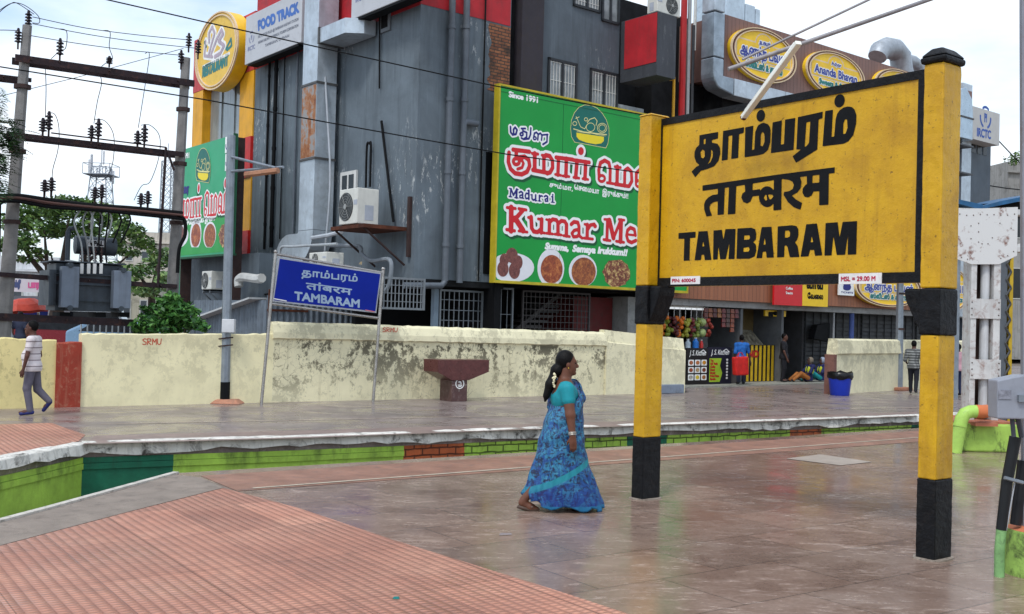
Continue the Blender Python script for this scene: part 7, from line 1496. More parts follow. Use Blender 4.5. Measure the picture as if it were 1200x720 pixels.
def tree(name, label, base, limbs, clumps, leafm, size, n, seed, trunk_r, cat='tree'):
    rr = np.random.default_rng(seed); t_ = thing(name, label, cat, base)
    mb = MB()
    for L in limbs: k = len(L); mb.tube([p[:3] for p in L], [p[3] for p in L], 7)
    obj('trunk', mb, BARK, t_, smooth='auto')
    mb = MB()
    for c, r in clumps: leafcloud(mb, c, r, int(n*(r[0]*r[2])), size, rr)
    obj('crown', mb, leafm, t_, smooth=None); return t_
D = 44.
def Q(x, y, dd=0): p = atY(x, y, D+dd); return p
rr0 = np.random.default_rng(5)
b0_ = atY(60, 385, D); b0_[2] = 0
j = Q(70, 345); limbs = [[tuple(b0_)+(.35,), tuple(j)+(.26,)]]
for x, y in ((30, 285), (52, 270), (80, 258), (105, 262), (128, 285), (150, 300), (60, 300), (15, 270)):
    m_ = (Q(x, y)+j)/2+np.array([0, rr0.uniform(-1, 1), -.35+rr0.uniform(0, .5)]); limbs.append([tuple(j)+(.17,), tuple(m_)+(.10,), tuple(Q(x, y, rr0.uniform(-1.5, 1.5)))+(.03,)])
cl = []
for (x, y, rx, ry) in ((18, 262, 20, 12), (40, 250, 22, 12), (70, 245, 26, 14), (100, 246, 24, 14), (128, 255, 22, 13), (150, 270, 20, 11), (168, 285, 16, 9), (25, 282, 18, 10), (60, 268, 24, 12), (95, 270, 26, 12), (130, 285, 18, 10), (45, 296, 12, 6), (150, 296, 14, 6), (30, 304, 10, 5), (8, 290, 14, 9), (185, 297, 9, 5), (85, 236, 14, 6), (120, 243, 12, 6), (110, 285, 12, 6)):
    cl.append((Q(x, y, rr0.uniform(-1.8, 1.8)), (rx*D/FPX*1.0, 1.1, ry*D/FPX*1.0)))
tree('shade_tree', 'wide spreading shade tree with dark branches behind the transformer', b0_, limbs, cl, LEAF_A, .12, 1500, 3, .3)
D = 62.
b1_ = atY(178, 385, D); b1_[2] = 0; j = Q(178, 345)
cl = [(Q(x, y, rr0.uniform(-2, 2)), (rx*D/FPX, 1.2, ry*D/FPX)) for (x, y, rx, ry) in ((165, 318, 16, 9), (182, 308, 14, 9), (196, 300, 12, 9), (150, 332, 14, 8), (172, 340, 18, 9), (196, 330, 12, 12), (140, 312, 10, 6))]
tree('shade_tree', 'smaller pale green tree behind the right concrete pole', b1_, [[tuple(b1_)+(.3,), tuple(j)+(.2,), tuple(Q(185, 310))+(.06,)], [tuple(j)+(.15,), tuple(Q(160, 318))+(.05,)]], cl, m_leaf('leaf_pale', (52, 80, 40), (86, 116, 62), (124, 146, 86)), .2, 420, 8, .3)
D = 21.5
bb = FW.pt(-1.7, 0, -1.0); cl = []
rrb = np.random.default_rng(12)
for (x, y, r) in ((170, 376, 10), (185, 366, 14), (200, 360, 14), (212, 366, 13), (224, 376, 12), (192, 378, 16), (208, 380, 16), (233, 380, 8), (178, 385, 10), (168, 362, 5), (200, 347, 6), (228, 366, 6), (240, 384, 6), (158, 382, 6), (205, 352, 8), (190, 353, 7), (165, 386, 8), (220, 360, 7)):
    p = atY(x, y, 22.3+rrb.uniform(-.4, .6)); r *= 22.3/FPX; cl.append((p, (r*1.1, r*1.2, r*.9)))
c_ = atY(198, 372, 22.3); c0_ = c_*[1, 1, 0]
tree('leafy_shrub', 'dense bright green shrub growing up behind the cream wall', c0_, [[tuple(c0_)+(.05,), tuple(c_)+(.03,)], [tuple(c0_+[.1, 0, .3])+(.03,), tuple(atY(178, 372, 22.3))+(.015,)], [tuple(c0_+[.1, 0, .5])+(.03,), tuple(atY(222, 368, 22.3))+(.012,)]], cl, LEAF_B, .07, 3600, 4, .05, 'shrub')
# feathery branch reaching in from the left edge
ft_ = atY(-75, 380, 19.5); ft_[2] = 0; t_ = thing('feather_leaf_tree', 'tree with feathery drooping leaves reaching in at the left edge before the concrete pole', 'tree', ft_)
mb = MB(); J = atY(-70, 200, 19.5); mb.tube([ft_, J, atY(-40, 90, 19.5)], [.2, .15, .06], 8); tw_ = []
for e in ((10, 120), (22, 158), (12, 195), (30, 172), (5, 150), (14, 215), (2, 100), (20, 185), (8, 178), (28, 145)): a = atY(-60, e[1]+10, 19.5); b_ = atY(e[0]-12, e[1], 19.3); mb.tube([a, (a+b_)/2+[0, 0, .15], b_], [.05, .03, .012], 5); tw_.append((a, b_))
obj('trunk', mb, BARK, t_, smooth='auto'); mb = MB(); rr = random.Random(6)
for a, b_ in tw_:
    for _ in range(44):
        s = a+(b_-a)*rr.uniform(.35, 1.0)+np.array([rr.uniform(-.1, .1), rr.uniform(-.25, .25), rr.uniform(-.1, .1)]); d = np.array([rr.uniform(-.2, 1), rr.uniform(-.7, .5), rr.uniform(-.7, .25)]); d /= np.linalg.norm(d); L_ = rr.uniform(.25, .42); sd = np.cross(d, [0, 0, 1]); sd /= np.linalg.norm(sd)+1e-9
        for k in range(9):
            p = s+d*L_*k/9+np.array([0, 0, -.10*(k/9)**2]); w_ = .075*math.sin(math.pi*(k+1)/10.5)+.012
            for sg in (-1, 1): q = p+sd*sg*w_*1.6+d*.02-np.array([0, 0, .015]); mb.add([p, p+(q-p)*.5+d*.013, q, p+(q-p)*.5-d*.013], [(0, 1, 2, 3)])
obj('crown', mb, LEAF_C, t_, smooth=None)
# ================================================================ BACKGROUND BEHIND THE WALL, LEFT
def house(label, x0, x1, ytop, D_, c, depth, nw, nh, yb=385, wc=(70, 76, 82), par=True):
    A, B_ = atY(x0, 383, D_), atY(x1, 383, D_); zt = atY((x0+x1)/2, ytop, D_)[2]; F_ = Fr((A[0], D_), 8); w = B_[0]-A[0]
    t_ = thing('building', label, 'building', F_.pt(w/2, 0, -depth/2)); mb = MB(); mb.fbox(F_, 0, w, -.1, zt, -depth, 0); obj('wall', mb, M(c, .8, var=.12, sc=.6, dirt=.4, streak=.4), t_)
    if par: mb = MB(); mb.fbox(F_, -.1, w+.1, zt-.9, zt-.75, .003, .25); obj('ledge', mb, M(c, .8), t_)
    for i in range(nw):
        for k in range(nh):
            a = w*(i+.22)/nw; z = zt*(.30+.62*(k)/max(1, nh)); mb = MB(); ww = w/nw*.5; hh = zt/nh*.32; mb.fbox(F_, a, a+ww, z, z+hh, .002, .05); f_ = obj('window', mb, M((188, 188, 182), .6), t_); mb = MB(); mb.fbox(F_, a+.08, a+ww-.08, z+.08, z+hh-.08, .052, .056); obj('pane', mb, M(wc, .2), f_)
    return t_
house('pale stained apartment block between the tree and the right concrete pole', 140, 212, 272, 84, (196, 188, 176), 9, 4, 3); house('low white house behind the transformer with a dark window', -30, 62, 300, 62, (206, 208, 210), 8, 3, 1); house('long cream low building behind the small pale tree', 100, 175, 322, 72, (186, 180, 160), 7, 4, 1)
# hoarding with writing, stall with a blue awning, umbrella
D_ = 48.; Fh = Fr(atY(8, 383, D_)[:2], 4); hd = thing('shop_hoarding', 'white and pink shop hoarding with Tamil writing behind the left concrete pole', 'sign', Fh.pt(1, 0))
(a0, z1), (a1, z0) = Fh.px(8, 327), Fh.px(54, 343); mb = MB(); mb.fbox(Fh, a0, a1, z0, z1, -.1, 0); h_ = obj('panel', mb, M((216, 206, 212), .5, var=.1, sc=.5), hd); letter('lettering', text_ink('பாரதி', (a0+.55*(a1-a0), z0+.2), (a0+.97*(a1-a0), z0+.2), .3), Fh, .01, .03, M((206, 90, 140), .5), h_, grow=.02); letter('lettering', text_ink('ஸ்ரீ', (a0+.12*(a1-a0), z0+.2), (a0+.35*(a1-a0), z0+.2), .3), Fh, .01, .03, M((70, 80, 120), .5), h_, grow=.02)
mb = MB(); 
for a in (a0+.1, a1-.2): mb.fbox(Fh, a, a+.1, 0, z1, -.25, -.11)
obj('post', mb, GALV, hd)
st = thing('market_stall', 'street stall with blue side sheets and a dark ribbed awning behind the wall', 'stall', Fh.pt(1, 0, 1.2)); (a0, z1), (a1, _) = Fh.px(6, 346, 1.5), Fh.px(80, 346, 1.5)
mb = MB(); mb.prism([Fh.pt(a0, z1, .4), Fh.pt(a0, z1-.25, 2.2), Fh.pt(a0, z1-.3, 2.2), Fh.pt(a0, z1-.05, .4)], Fh.e*(a1-a0)*.62); obj('awning', mb, M((58, 60, 66), .6, streak=.5), st)
mb = MB(); mb.fbox(Fh, a0, a1, .0, z1-.5, .4, .5); obj('back_sheet', mb, M((36, 56, 142), .5, var=.15), st); mb = MB(); mb.fbox(Fh, a0+.02, a0+(a1-a0)*.55, z1-.5, z1-.3, .52, .6); obj('sign_strip', mb, M((196, 196, 200), .5, var=.4, sc=4), st)
for k in (0., .58, .98): mb = MB(); a = a0+(a1-a0)*k; mb.fbox(Fh, a, a+.09, 0, z1-.2, 1.9, 2.0); obj('post', mb, M((170, 172, 172), .5), st)
uq = Fh.pt(.9, 0, 3.2); um = thing('parasol', 'faded red street parasol leaning behind the left concrete pole', 'umbrella', uq); (ua, uz) = Fh.px(22, 350, 3.2)
mb = MB(); n = 16; rad = 1.25; hub = Fh.pt(ua, uz, 3.2); mb.v = [tuple(hub)]
for r_, dz in ((.5, -.12), (.85, -.36), (1., -.62)):
    for k in range(n): t = 2*math.pi*k/n; mb.v.append((hub[0]+rad*r_*math.cos(t), hub[1]+rad*r_*math.sin(t), hub[2]+dz+(.04 if k % 2 else 0)*r_+.14*math.cos(t)))
mb.f = [(0, 1+k, 1+(k+1) % n) for k in range(n)]+[(1+i*n+k, 1+(i+1)*n+k, 1+(i+1)*n+(k+1) % n, 1+i*n+(k+1) % n) for i in range(2) for k in range(n)]; mb.m = [0]*len(mb.f); o_ = obj('canopy', mb, M((186, 70, 54), .6, var=.2, sc=2), um); sm = o_.modifiers.new('cloth', 'SOLIDIFY'); sm.thickness = .012
mb = MB(); mb.tube([hub*[1, 1, 0], hub], .025, 6); obj('stick', mb, GALV, um)
mb = MB(); rr = random.Random(3); p0 = Fh.pt(ua-.2, 0, 3.4); p0[2] = 0
# parked vehicles seen through the railing
def car(label, x, D2, c, heading, van=False):
    p = atY(x, 380, D2); p[2] = 0; t_ = thing('parked_car', label, 'car', p); L = Fr(p[:2], heading); h = 1.9 if van else 1.45
    pr = [(-2.1, .35), (2.1, .35), (2.15, .8), (1.3, .95), (.8, h), (-1.2 if not van else -2.0, h), (-2.1, 1.0)]
    mb = MB(); mb.prism([L.pt(a, z, .8) for a, z in pr], -L.n*1.6); obj('body', mb, M(c, .25, .2, var=.04), t_, bev=.08)
    mb = MB(); mb.prism([L.pt(a, z, .805) for a, z in ((1.15, .98), (.75, h-.12), (-1.1, h-.12), (-1.6, 1.02))], L.n*.006); obj('window', mb, M((30, 34, 40), .1), t_)
    for a in (-1.35, 1.35):
        for o in (.68, -.72): mb = MB(); mb.tube([L.pt(a, .33, o), L.pt(a, .33, o+.16)], .33, 16); w_ = obj('wheel', mb, BLACK, t_, smooth='auto'); mb = MB(); mb.tube([L.pt(a, .33, o-.004), L.pt(a, .33, o+.164)], .19, 12); obj('rim', mb, GALV, w_)
    return t_
car('white parked van seen over the wall below the transformer', 118, 46, (200, 204, 206), 12, True); car('pale blue parked car seen over the wall left of the shrub', 148, 42, (120, 150, 176), 5); car('dark red parked car behind the walking man', 72, 44, (128, 40, 48), 15)
rl = thing('street_railing', 'pale street railing behind the wall below the transformer', 'railing', atY(120, 384, 30)*[1, 1, 0]); A = atY(95, 384, 29)*[1, 1, 0]; B_ = atY(235, 384, 33)*[1, 1, 0]; d = B_-A
mb = MB()
for z in (.5, 1.55): mb.tube([A+[0, 0, z], B_+[0, 0, z]], .03, 6)
for k in range(22): p = A+d*k/21; mb.tube([p, p+[0, 0, 1.6]], .022, 6)
obj('rails', mb, M((150, 156, 158), .5, dirt=.3), rl)
# lattice towers
def tower(label, x, ytop, D3, w0, w1, deck=True):
    base = atY(x, 380, D3); base[2] = 0; zt = atY(x, ytop, D3)[2]; t_ = thing('lattice_tower', label, 'tower', base); mb = MB(); m_ = M((150, 156, 164), .6, .2); n = 14; r = .05 if deck else .07
    cs_ = [(-1, -1), (1, -1), (1, 1), (-1, 1)]
    P = lambda k, i: base+np.array([cs_[i % 4][0], cs_[i % 4][1], 0])*(w0+(w1-w0)*k/n)/2+np.array([0, 0, zt*.9*k/n])
    for i in range(4): mb.tube([P(0, i), P(n, i)], r*1.3, 4)
    for k in range(n):
        for i in range(4): mb.tube([P(k, i), P(k+1, i+1)], r*.7, 3); mb.tube([P(k, i+1), P(k+1, i)], r*.7, 3); mb.tube([P(k+1, i), P(k+1, i+1)], r*.7, 3)
    mb.tube([base+[0, 0, zt*.9], base+[0, 0, zt]], .05, 4); obj('mast', mb, m_, t_)
    if deck:
        for zz in (.88,): mb = MB(); s_ = w1*1.9; q = base+np.array([0, 0, zt*zz*.97]); mb.box(q, (s_, s_, .1)); [mb.tube([q+[dx*s_/2, dy*s_/2, 0], q+[dx*s_/2, dy*s_/2, 1.2]], .04, 4) for dx in (-1, -.3, .3, 1) for dy in (-1, 1)]; mb.tube([q+[-s_/2, -s_/2, 1.2], q+[s_/2, -s_/2, 1.2], q+[s_/2, s_/2, 1.2], q+[-s_/2, s_/2, 1.2], q+[-s_/2, -s_/2, 1.2]], .04, 4); obj('deck', mb, m_, t_)
        for k in range(6): mb = MB(); t = k*1.05; q = base+np.array([math.cos(t)*w1*.85, math.sin(t)*w1*.85, zt*(.80+.02*k)]); mb.box(q+[0, 0, .9], (.25, .15, 1.5), t); obj('antenna', mb, M((196, 198, 202), .5), t_)
    return t_
tower('distant telecom lattice tower with two decks of antennas above the shade tree', 113, 175, 120, 4.2, 1.6); tower('distant slender lattice mast near the right concrete pole', 191, 168, 150, 1.8, 1.3, False)
# water tank and unfinished concrete house at the far right
house('unfinished grey concrete house at the far right edge', 1178, 1232, 190, 84, (150, 148, 144), 8, 2, 2, wc=(40, 42, 44))
D = 84.; b2 = atY(1190, 200, 82); cl = [(atY(x, y, 82), (.7, .7, .4)) for x, y in ((1186, 186), (1193, 183), (1199, 186), (1190, 189))]
tree('rooftop_plant', 'small green plant growing on the unfinished concrete house', b2*[1, 1, 0]+[0, 0, atY(1190, 192, 82)[2]], [[tuple(atY(1191, 193, 82))+(.06,), tuple(atY(1192, 185, 82))+(.03,)]], cl, LEAF_A, .12, 240, 2, .1, 'plant')
# ================================================================ PEOPLE
# --- the woman in the blue saree
wq = G(661, 597.5); wq[2] = 0; WH = R_(6); VX = .0075
wm = thing('person', 'woman in a blue patterned saree and turquoise blouse walking right across the red platform', 'person', wq)
def wpart(n, B, m, parent=wm, sm=True): return obj(n, place(B.net() if isinstance(B, Body) else B, wq, WH), m, parent, smooth=sm)
lo, hi = (-.56, -.36, -.02), (.50, .36, 1.60); SK = M((104, 66, 50), .5, var=.08, sc=9)
B = Body(lo, hi, VX); hc = np.array([.0, 0, 1.40]); HP = add_head(B, hc, .93)
B.cap((-.02, 0, 1.32), (-.035, 0, 1.20), .055, .065, .03)
B.ell((-.02, 0, 1.08), (.125, .165, .15), .05); B.ell((.01, 0, .90), (.15, .185, .17), .06); B.ell((-.02, 0, .74), (.17, .19, .16), .06); B.cap((-.03, -.1, 1.185), (-.03, .1, 1.185), .06, .06, .05)
arms = {'r': [(-.025, -.172, 1.165), (.0, -.228, .93), (.022, -.252, .735)], 'l': [(-.02, .172, 1.165), (.02, .228, .94), (.10, .242, .77)]}
for k, (s_, e_, w_) in arms.items():
    B.cap(s_, e_, .060, .046, .03); B.cap(e_, w_, .045, .030, .02); d_ = np.array(w_)-np.array(e_); add_hand(B, w_, d_+np.array([0, 0, -.05]), .98, .35, (0, 1 if k == 'r' else -1, 0))
B.cap((-.06, -.07, .6), (-.30, -.07, .22), .09, .05, .03); B.cap((-.30, -.07, .22), (-.40, -.07, .105), .048, .038, .02); B.cap((-.415, -.07, .075), (-.33, -.075, .035), .036, .034, .02); B.cap((-.34, -.075, .035), (-.275, -.08, .022), .038, .020, .015)
B.cap((.04, .07, .6), (.08, .07, .1), .09, .04, .03); B.cap((.05, .07, .055), (.16, .07, .045), .038, .036, .02); B.cap((.16, .07, .04), (.235, .07, .03), .038, .02, .015)
wpart('body', B, SK)
B = Body((-.3, -.36, .84), (.3, .36, 1.3), VX)
B.ell((-.025, 0, 1.08), (.135, .175, .155), .05); B.cap((-.035, -.12, 1.175), (-.035, .12, 1.175), .064, .064, .05)
for k, (s_, e_, w_) in arms.items(): s_ = np.array(s_); e_ = np.array(e_); B.cap(s_, s_+(e_-s_)*.42, .072, .066, .03)
B.cut(lambda X, Y, Z: .93-Z); B.cut(lambda X, Y, Z: .105-np.sqrt((X+.01)**2+(Y*.85)**2+((Z-1.265))**2)); B.cut(lambda X, Y, Z: .11-np.sqrt((X+.16)**2+(Y*.8)**2+((Z-1.21))**2))
wpart('blouse', B, M((22, 138, 150), .65, var=.12, sc=8, bump=.15, bsc=90))
# saree: folded cloth lofted round her, rising to the far shoulder
prof = [(.035, -.385, .370, .21), (.10, -.395, .350, .215), (.20, -.385, .305, .215), (.30, -.350, .262, .21), (.40, -.315, .225, .208), (.50, -.280, .198, .206), (.60, -.262, .178, .204), (.70, -.242, .166, .202), (.80, -.220, .158, .198), (.88, -.198, .152, .195), (.95, -.178, .149, .192), (1.01, -.160, .150, .190), (1.06, -.135, .146, .182), (1.10, -.12, .140, .172), (1.12, -.10, .125, .15)]
zz = np.array([p[0] for p in prof]); NA, NZ = 128, 74; mb = MB(); top = np.linspace(0, 1, NZ)
for i, u in enumerate(top):
    z = zz[0]+(zz[-1]-zz[0])*u; x0 = np.interp(z, zz, [p[1] for p in prof]); x1 = np.interp(z, zz, [p[2] for p in prof]); ry = np.interp(z, zz, [p[3] for p in prof])
    low = max(0, 1-z/.95)
    for k in range(NA):
        t = 2*math.pi*k/NA; c, s = math.cos(t), math.sin(t); e = .82
        X = math.copysign(abs(c)**e, c); Y = math.copysign(abs(s)**e, s)
        pl = 1-2*abs(math.sin(9*t+2.2*z+.6*math.sin(5*z))); pl2 = 1-2*abs(math.sin(17*t-4*z+1.1)); fold = 1+low*(.050*pl+.026*pl2*low+.022*math.sin(5*t+9*z))+.012*math.sin(17*t+26*z+3*c)*min(1, (1.12-z)*4)+.020*math.sin(34*(z-.42*((x0+x1)/2+(x1-x0)/2*X))+.8*math.sin(3*t))*max(0, min(1, (z-.35)*4))*max(0, min(1, (1.08-z)*5))
        x = (x0+x1)/2+(x1-x0)/2*X*fold; y = ry*Y*fold*(1-.10*(1 if c < -.5 else 0)*low)
        zt = z+(max(0, (z-.80)/.32))*(.50*x+.10*Y) - .02*low*math.sin(9*t)
        if z < .2: zt += .028*(1-(z-.035)/.165)*(-c*.9+.15)+(.16*max(0, -c-.5) if z < .2 else 0)*(1-(z-.035)/.165)
        mb.v.append((x, y, zt))
mb.f = [(i*NA+k, i*NA+(k+1) % NA, (i+1)*NA+(k+1) % NA, (i+1)*NA+k) for i in range(NZ-1) for k in range(NA)]; mb.m = [0]*len(mb.f)
ms, t = newmat('saree_print', .55); w = t.coord(); v = t.coord((1, 1, .7)); n = t.noise(w, 5, 5, .6, 2.2); vo = t.new('TexVoronoi'); vo.inputs['Scale'].default_value = 9; wv = t.new('VectorMath'); wv.operation = 'ADD'; nv = t.new('TexNoise'); nv.inputs['Scale'].default_value = 6; t.lk(w, nv.inputs['Vector']); vs_ = t.new('VectorMath'); vs_.operation = 'SCALE'; vs_.inputs['Scale'].default_value = .30; t.lk(nv.outputs['Color'], vs_.inputs[0]); t.lk(w, wv.inputs[0]); t.lk(vs_.outputs[0], wv.inputs[1]); t.lk(wv.outputs[0], vo.inputs['Vector'])
col = t.ramp(n, [(.30, lin((14, 46, 112))), (.45, lin((20, 78, 138))), (.56, lin((46, 124, 156))), (.70, lin((16, 56, 124)))])
col = t.mix(t.ramp(vo.outputs['Distance'], [(.14, 1.), (.24, 0.)]), col, lin((24, 26, 78))); n3 = t.noise(w, 9, 5, .7, 3.5); col = t.mix(t.ramp(n3, [(.50, 0.), (.56, .9)]), col, lin((14, 18, 48))); n4 = t.noise(w, 12, 4, .6, 2.5); col = t.mix(t.ramp(n4, [(.61, 0.), (.66, .7)]), col, lin((80, 156, 186)))
sx = t.sep(w); ln = t.math('SUBTRACT', sx[2], t.math('MULTIPLY_ADD', t.math('MAXIMUM', t.math('ADD', sx[0], .38), 0.), t.math('MULTIPLY_ADD', sx[0], .35, .40), .19)); band = t.ramp(t.math('ABSOLUTE', ln), [(.030, 1.), (.034, 0.)]); up = t.math('GREATER_THAN', sx[2], .05)
cl2 = t.mix(band, col, lin((22, 132, 146))); hem = t.ramp(sx[2], [(.060, 1.), (.066, 0.)]); cl2 = t.mix(hem, cl2, lin((26, 140, 168))); low_ = t.ramp(sx[2], [(.12, .5), (.32, 0.)]); cl2 = t.mix(low_, cl2, lin((18, 44, 128)))
t.lk(cl2, t.b.inputs['Base Color']); b1 = t.bump(t.noise(t.coord((1, 1, .4)), 14, 5, .6, 1.5), .35, .02)
so_ = wpart('saree', mb, ms); sm = so_.modifiers.new('cloth', 'SOLIDIFY'); sm.thickness = .006; sm.offset = 1
# end of the saree laid over the far shoulder
B = Body((-.3, -.1, .9), (.3, .34, 1.32), VX)
for a, b_, r in (((.13, .02, 1.07), (.09, .09, 1.165), .06), ((.09, .09, 1.165), (-.02, .135, 1.215), .062), ((-.02, .135, 1.215), (-.11, .12, 1.12), .055), ((-.11, .12, 1.12), (-.13, .08, .98), .05)): B.cap(a, b_, r, r, .03)
wpart('saree_end', B, ms)
# hair, flowers, jewellery, sandals
B = Body((-.36, -.16, 1.0), (.2, .16, 1.6), VX); s = .93
B.ell(HP(-.028, 0, .036), (.100*s, .086*s, .108*s), 0); h_ = hc
B.cut(lambda X, Y, Z: (X-h_[0])-(Z-h_[2])*.62-(.004))
B.ell((-.105, 0, 1.335), (.062, .066, .062), .03); B.cap((-.13, 0, 1.30), (-.165, -.01, 1.20), .040, .048, .02); B.cap((-.165, -.01, 1.20), (-.200, -.01, 1.09), .048, .034, .02); B.cap((-.20, -.01, 1.09), (-.212, -.01, 1.04), .03, .012, .01)
wpart('hair', B, M((11, 9, 9), .5, var=.4, sc=60, bump=.3, bsc=60, spec=.15))
mb = MB(); rr = random.Random(8)
for k in range(26): t_ = rr.random(); mb.ell((-.128-.012*math.sin(t_*3)+rr.uniform(-.012, .012), -.045+rr.uniform(-.02, .02), 1.30-.125*t_+rr.uniform(-.01, .01)), (.011, .011, .011), 6, 5)
wpart('flowers', mb, M((222, 214, 178), .6, var=.1)); 
E_ = MB(); [E_.ell(tuple(HP(.071, y*.031, .008)), (.010, .012, .009), 8, 6) for y in (-1, 1)]; wpart('eyes', E_, M((20, 16, 14), .2)); E_ = MB(); [E_.ell(tuple(HP(-.004, y*.085, -.043)), (.007, .006, .009), 8, 6) for y in (-1, 1)]; wpart('earring', E_, M((214, 176, 80), .25, .9))
for k, (s_, e_, w_) in arms.items():
    e_ = np.array(e_); w_ = np.array(w_); d = (w_-e_)/np.linalg.norm(w_-e_); c = w_-d*.012; x = np.cross(d, [0, 1, 0]); x /= np.linalg.norm(x); y = np.cross(d, x); mb = MB()
    for q_ in (0, .012, .022): mb.tube([c-d*q_+.037*(x*math.cos(t_)+y*math.sin(t_)) for t_ in np.linspace(0, 6.283, 20)], .004, 5)
    wpart('bangle', mb, M((210, 206, 196), .25, .7))
mb = MB(); mb.tube([(-.455, -.07, .055), (-.40, -.072, .030), (-.34, -.075, .003), (-.25, -.08, -.005)], [.030, .036, .036, .03], 8, 0); mb.v = [(x, y, z*.6+.01) for x, y, z in mb.v]; wpart('sandal', mb, M((84, 66, 56), .5)); mb = MB(); mb.tube([(-.37, -.04, .05), (-.34, -.06, .075), (-.30, -.08, .055), (-.33, -.115, .04)], .008, 5); wpart('sandal_strap', mb, M((120, 104, 92), .4))
mb = MB(); mb.tube([(.015, .07, .014), (.10, .07, .014), (.19, .07, .014), (.265, .07, .012)], [.03, .037, .04, .022], 8); mb.v = [(x, y, .014+(z-.014)*.35) for x, y, z in mb.v]; wpart('sandal', mb, M((84, 66, 56), .5)); mb = MB(); mb.tube([(.12, .03, .03), (.15, .05, .078), (.16, .09, .078), (.13, .11, .03)], .008, 5); wpart('sandal_strap', mb, M((120, 104, 92), .4))
# --- clothes cloths
def m_stripe(name, c1, c2, sc, axis=2, th=.5, c3=None, sc3=0):
    m, t = newmat(name, .75); s = t.sep(t.coord()); f = t.math('FRACT', t.math('MULTIPLY', s[axis], sc)); n = t.noise(t.coord(), 7, 5, .6, 1.); col = t.mix(t.math('MULTIPLY', t.math('GREATER_THAN', f, th), .85), lin(c1), lin(c2))
    if c3: f3 = t.math('FRACT', t.math('MULTIPLY', t.math('ADD', s[0], s[1]), sc3)); col = t.mix(t.math('MULTIPLY', t.math('GREATER_THAN', f3, th), .5), col, lin(c3))
    t.lk(t.mix(t.math('MULTIPLY', n, .35), col, lin(tuple(v*.6 for v in c1))), t.b.inputs['Base Color']); t.bump(n, .3, .03); return m
JM = stand(neck=(-.005, 0, .825), head=(.022, 0, .925), lkn=(.03, .055, .285), lan=(-.01, .06, .045), lt=(.10, .01, -.014), rhip=(-.01, -.052, .50), rkn=(-.045, -.055, .27), ran=(-.165, -.055, .135), rt=(.060, -.005, -.082),
           lel=(.012, .150, .63), lwr=(.045, .150, .485), rel=(-.03, -.15, .63), rwr=(.03, -.15, .50))
person(G(36, 486.5), R_(188), 1.60, 'man in a pale striped shirt and grey trousers walking left past the red wall pillar', JM, .011, m_stripe('striped_shirt', (222, 212, 212), (104, 88, 92), 9.5, 2, .82), M((96, 92, 104), .8, var=.14, sc=6, bump=.2), belly=.8, shoe=(36, 42, 100), hem=-.065, skin=(86, 54, 44))
JB = stand(lkn=(.05, .055, .285), lan=(.08, .06, .05), ran=(-.10, -.06, .07), rkn=(-.01, -.055, .28), lel=(-.03, .15, .63), lwr=(.06, .12, .56), rel=(-.03, -.15, .63), rwr=(.06, -.12, .56))
person(G(1070, 462), R_(60), 1.56, 'man in a black and white checked shirt walking away beside the yellow pillar', JB, .018, m_stripe('checked_shirt', (150, 152, 150), (32, 36, 38), 13, 2, .45, (26, 28, 30), 11), M((30, 32, 40), .8), skin=(82, 54, 44), sleeve=1.0)
person(G(1122, 464), R_(110), 1.50, 'person in a pink shirt and jeans partly hidden behind the right yellow pillar', stand(), .018, M((206, 160, 168), .8, var=.1, sc=6), M((36, 46, 78), .8), skin=(84, 56, 46), sleeve=1.6, hem=-.05)
sq = FR.P3(868, 448, .55)*[1, 1, 0]+[0, 0, .035]
person(sq, R_(100), 1.55, 'shopper in a blue shirt standing at the food counter holding a big red bag', stand(rel=(.02, -.16, .64), rwr=(.0, -.20, .46)), .018, M((36, 100, 176), .8, var=.25, sc=12), M((40, 44, 62), .8), skin=(70, 46, 38), sleeve=.9, hem=-.02)
bg_c = FR.P3(867, 427, .85); tb_ = thing('shopping_bag', 'large bright red shopping bag held by the shopper in blue', 'bag', bg_c-[0, 0, .3]); Lb = Fr(bg_c[:2], 38.8)
mb = MB(); rr = random.Random(4); z0 = bg_c[2]; mb.hexa([Lb.pt(-.26, z0-.34, .1), Lb.pt(.34, z0-.34, .1), Lb.pt(.32, z0-.34, -.1), Lb.pt(-.24, z0-.34, -.1), Lb.pt(-.36, z0+.22, .06), Lb.pt(.36, z0+.24, .06), Lb.pt(.34, z0+.24, -.06), Lb.pt(-.34, z0+.22, -.06)]); obj('sack', mb, M((206, 36, 30), .7, var=.18, sc=5, bump=.6, bsc=8), tb_, bev=.04, seg=3)
mb = MB()
for o in (.05, -.05): mb.tube([Lb.pt(-.14, z0+.2, o), Lb.pt(-.05, z0+.36, 0), Lb.pt(.08, z0+.36, 0), Lb.pt(.16, z0+.2, o)], .012, 5)
obj('handle', mb, M((186, 30, 28), .7), tb_, smooth='auto')
mq = FR.P3(918, 449, .1)*[1, 1, 0]+[0, 0, .035]
person(mq, R_(-25), 1.62, 'man dressed in black standing in the dark shop doorway', stand(rel=(.03, -.15, .63), rwr=(.09, -.13, .48)), .018, M((30, 29, 34), .8), M((28, 28, 34), .8), skin=(92, 60, 48), sleeve=.7)
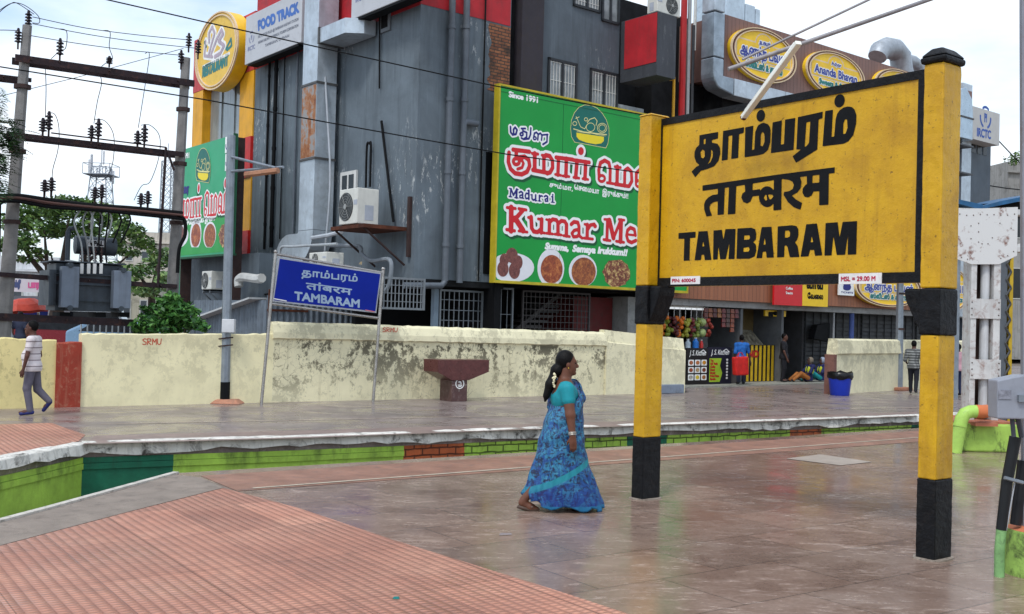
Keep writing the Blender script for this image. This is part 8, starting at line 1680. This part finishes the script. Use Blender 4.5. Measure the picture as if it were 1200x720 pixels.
def seated(px_, H, label, top_c, leg_c, scarf):
    q_ = FR.P3(*px_, .35)*[1, 1, 0]+[0, 0, .035]
    J = stand(pel=(0, 0, .09), neck=(-.05, 0, .385), head=(-.03, 0, .475), lsh=(-.05, .11, .36), rsh=(-.05, -.11, .36), lel=(.05, .15, .22), rel=(.05, -.15, .22), lwr=(.16, .08, .18), rwr=(.16, -.08, .18), lhip=(.02, .06, .08), rhip=(.02, -.06, .08), lkn=(.24, .09, .20), rkn=(.25, -.07, .18), lan=(.42, .07, .035), ran=(.44, -.06, .035), lt=(.06, .02, .02), rt=(.06, -.02, .02))
    root, q, part = person(q_, R_(196), H, label, J, .016, M(top_c, .8, var=.15, sc=8), M(leg_c, .75, var=.2, sc=7), skin=(72, 48, 40), sleeve=1., hem=-.06)
    B = Body((-.3, -.35, .0), (.45, .35, .8), .016); s_ = H/1.65; ch = q['neck']*.6+q['pel']*.4; B.ell(ch, (.15*s_, .185*s_, .19*s_), .02); B.cut(lambda X, Y, Z: np.minimum(np.abs(np.abs(Y)-.085)-.045, 1)); part('vest', B, M((196, 206, 50), .6, var=.1))
    B = Body((-.3, -.35, .3), (.45, .35, .95), .016); hd_ = q['head']; B.ell(hd_+np.array([-.03, 0, .02]), (.115*s_, .10*s_, .13*s_), .0); B.cut(lambda X, Y, Z: (X-hd_[0])-.035); part('scarf', B, scarf)
seated((947, 455), 1.5, 'seated sweeper in a yellow striped navy top with orange skirt, left of two', (34, 40, 84), (168, 104, 50), M((120, 110, 96), .8)); seated((961, 456), 1.5, 'seated sweeper with turquoise skirt leaning against the wall end', (36, 44, 92), (36, 150, 156), M((150, 160, 176), .8))
for px_, c, l_, hd in (((10, 384), (206, 210, 214), 'distant person in white seen over the wall at the far left', 30), ((4, 384), (66, 30, 34), 'distant person in dark red seen over the wall at the left edge', 200), ((24, 384), (40, 46, 66), 'distant person in dark blue seen over the wall just left of the walking man', 80)):
    p = atY(px_[0], 384, 34.); p[2] = 0; person(p, R_(hd), 1.72, l_, stand(), .03, M(c, .8), M((50, 50, 58), .8), group=None)
# small litter on the paving
mb = MB(); q = G(464, 701.5, .006); mb.hexa([q+[-.02, -.012, 0], q+[.02, -.016, 0], q+[.024, .012, 0], q+[-.016, .014, 0], q+[-.015, -.008, .012], q+[.014, -.01, .014], q+[.016, .008, .012], q+[-.01, .01, .01]]); o_ = obj('litter_scrap', mb, M((16, 120, 116), .4)); tag(o_, 'tiny teal scrap of litter on the ribbed red paving', 'litter')
mb = MB(); q = G(592, 627, .006); mb.hexa([q+[-.05, -.02, 0], q+[.06, .02, 0], q+[.05, .04, 0], q+[-.05, .0, 0], q+[-.04, -.012, .015], q+[.05, .022, .012], q+[.045, .03, .012], q+[-.04, .0, .015]]); o_ = obj('litter_scrap', mb, M((150, 140, 140), .4)); tag(o_, 'small pale scrap of plastic on the wet floor left of the far pillar', 'litter')
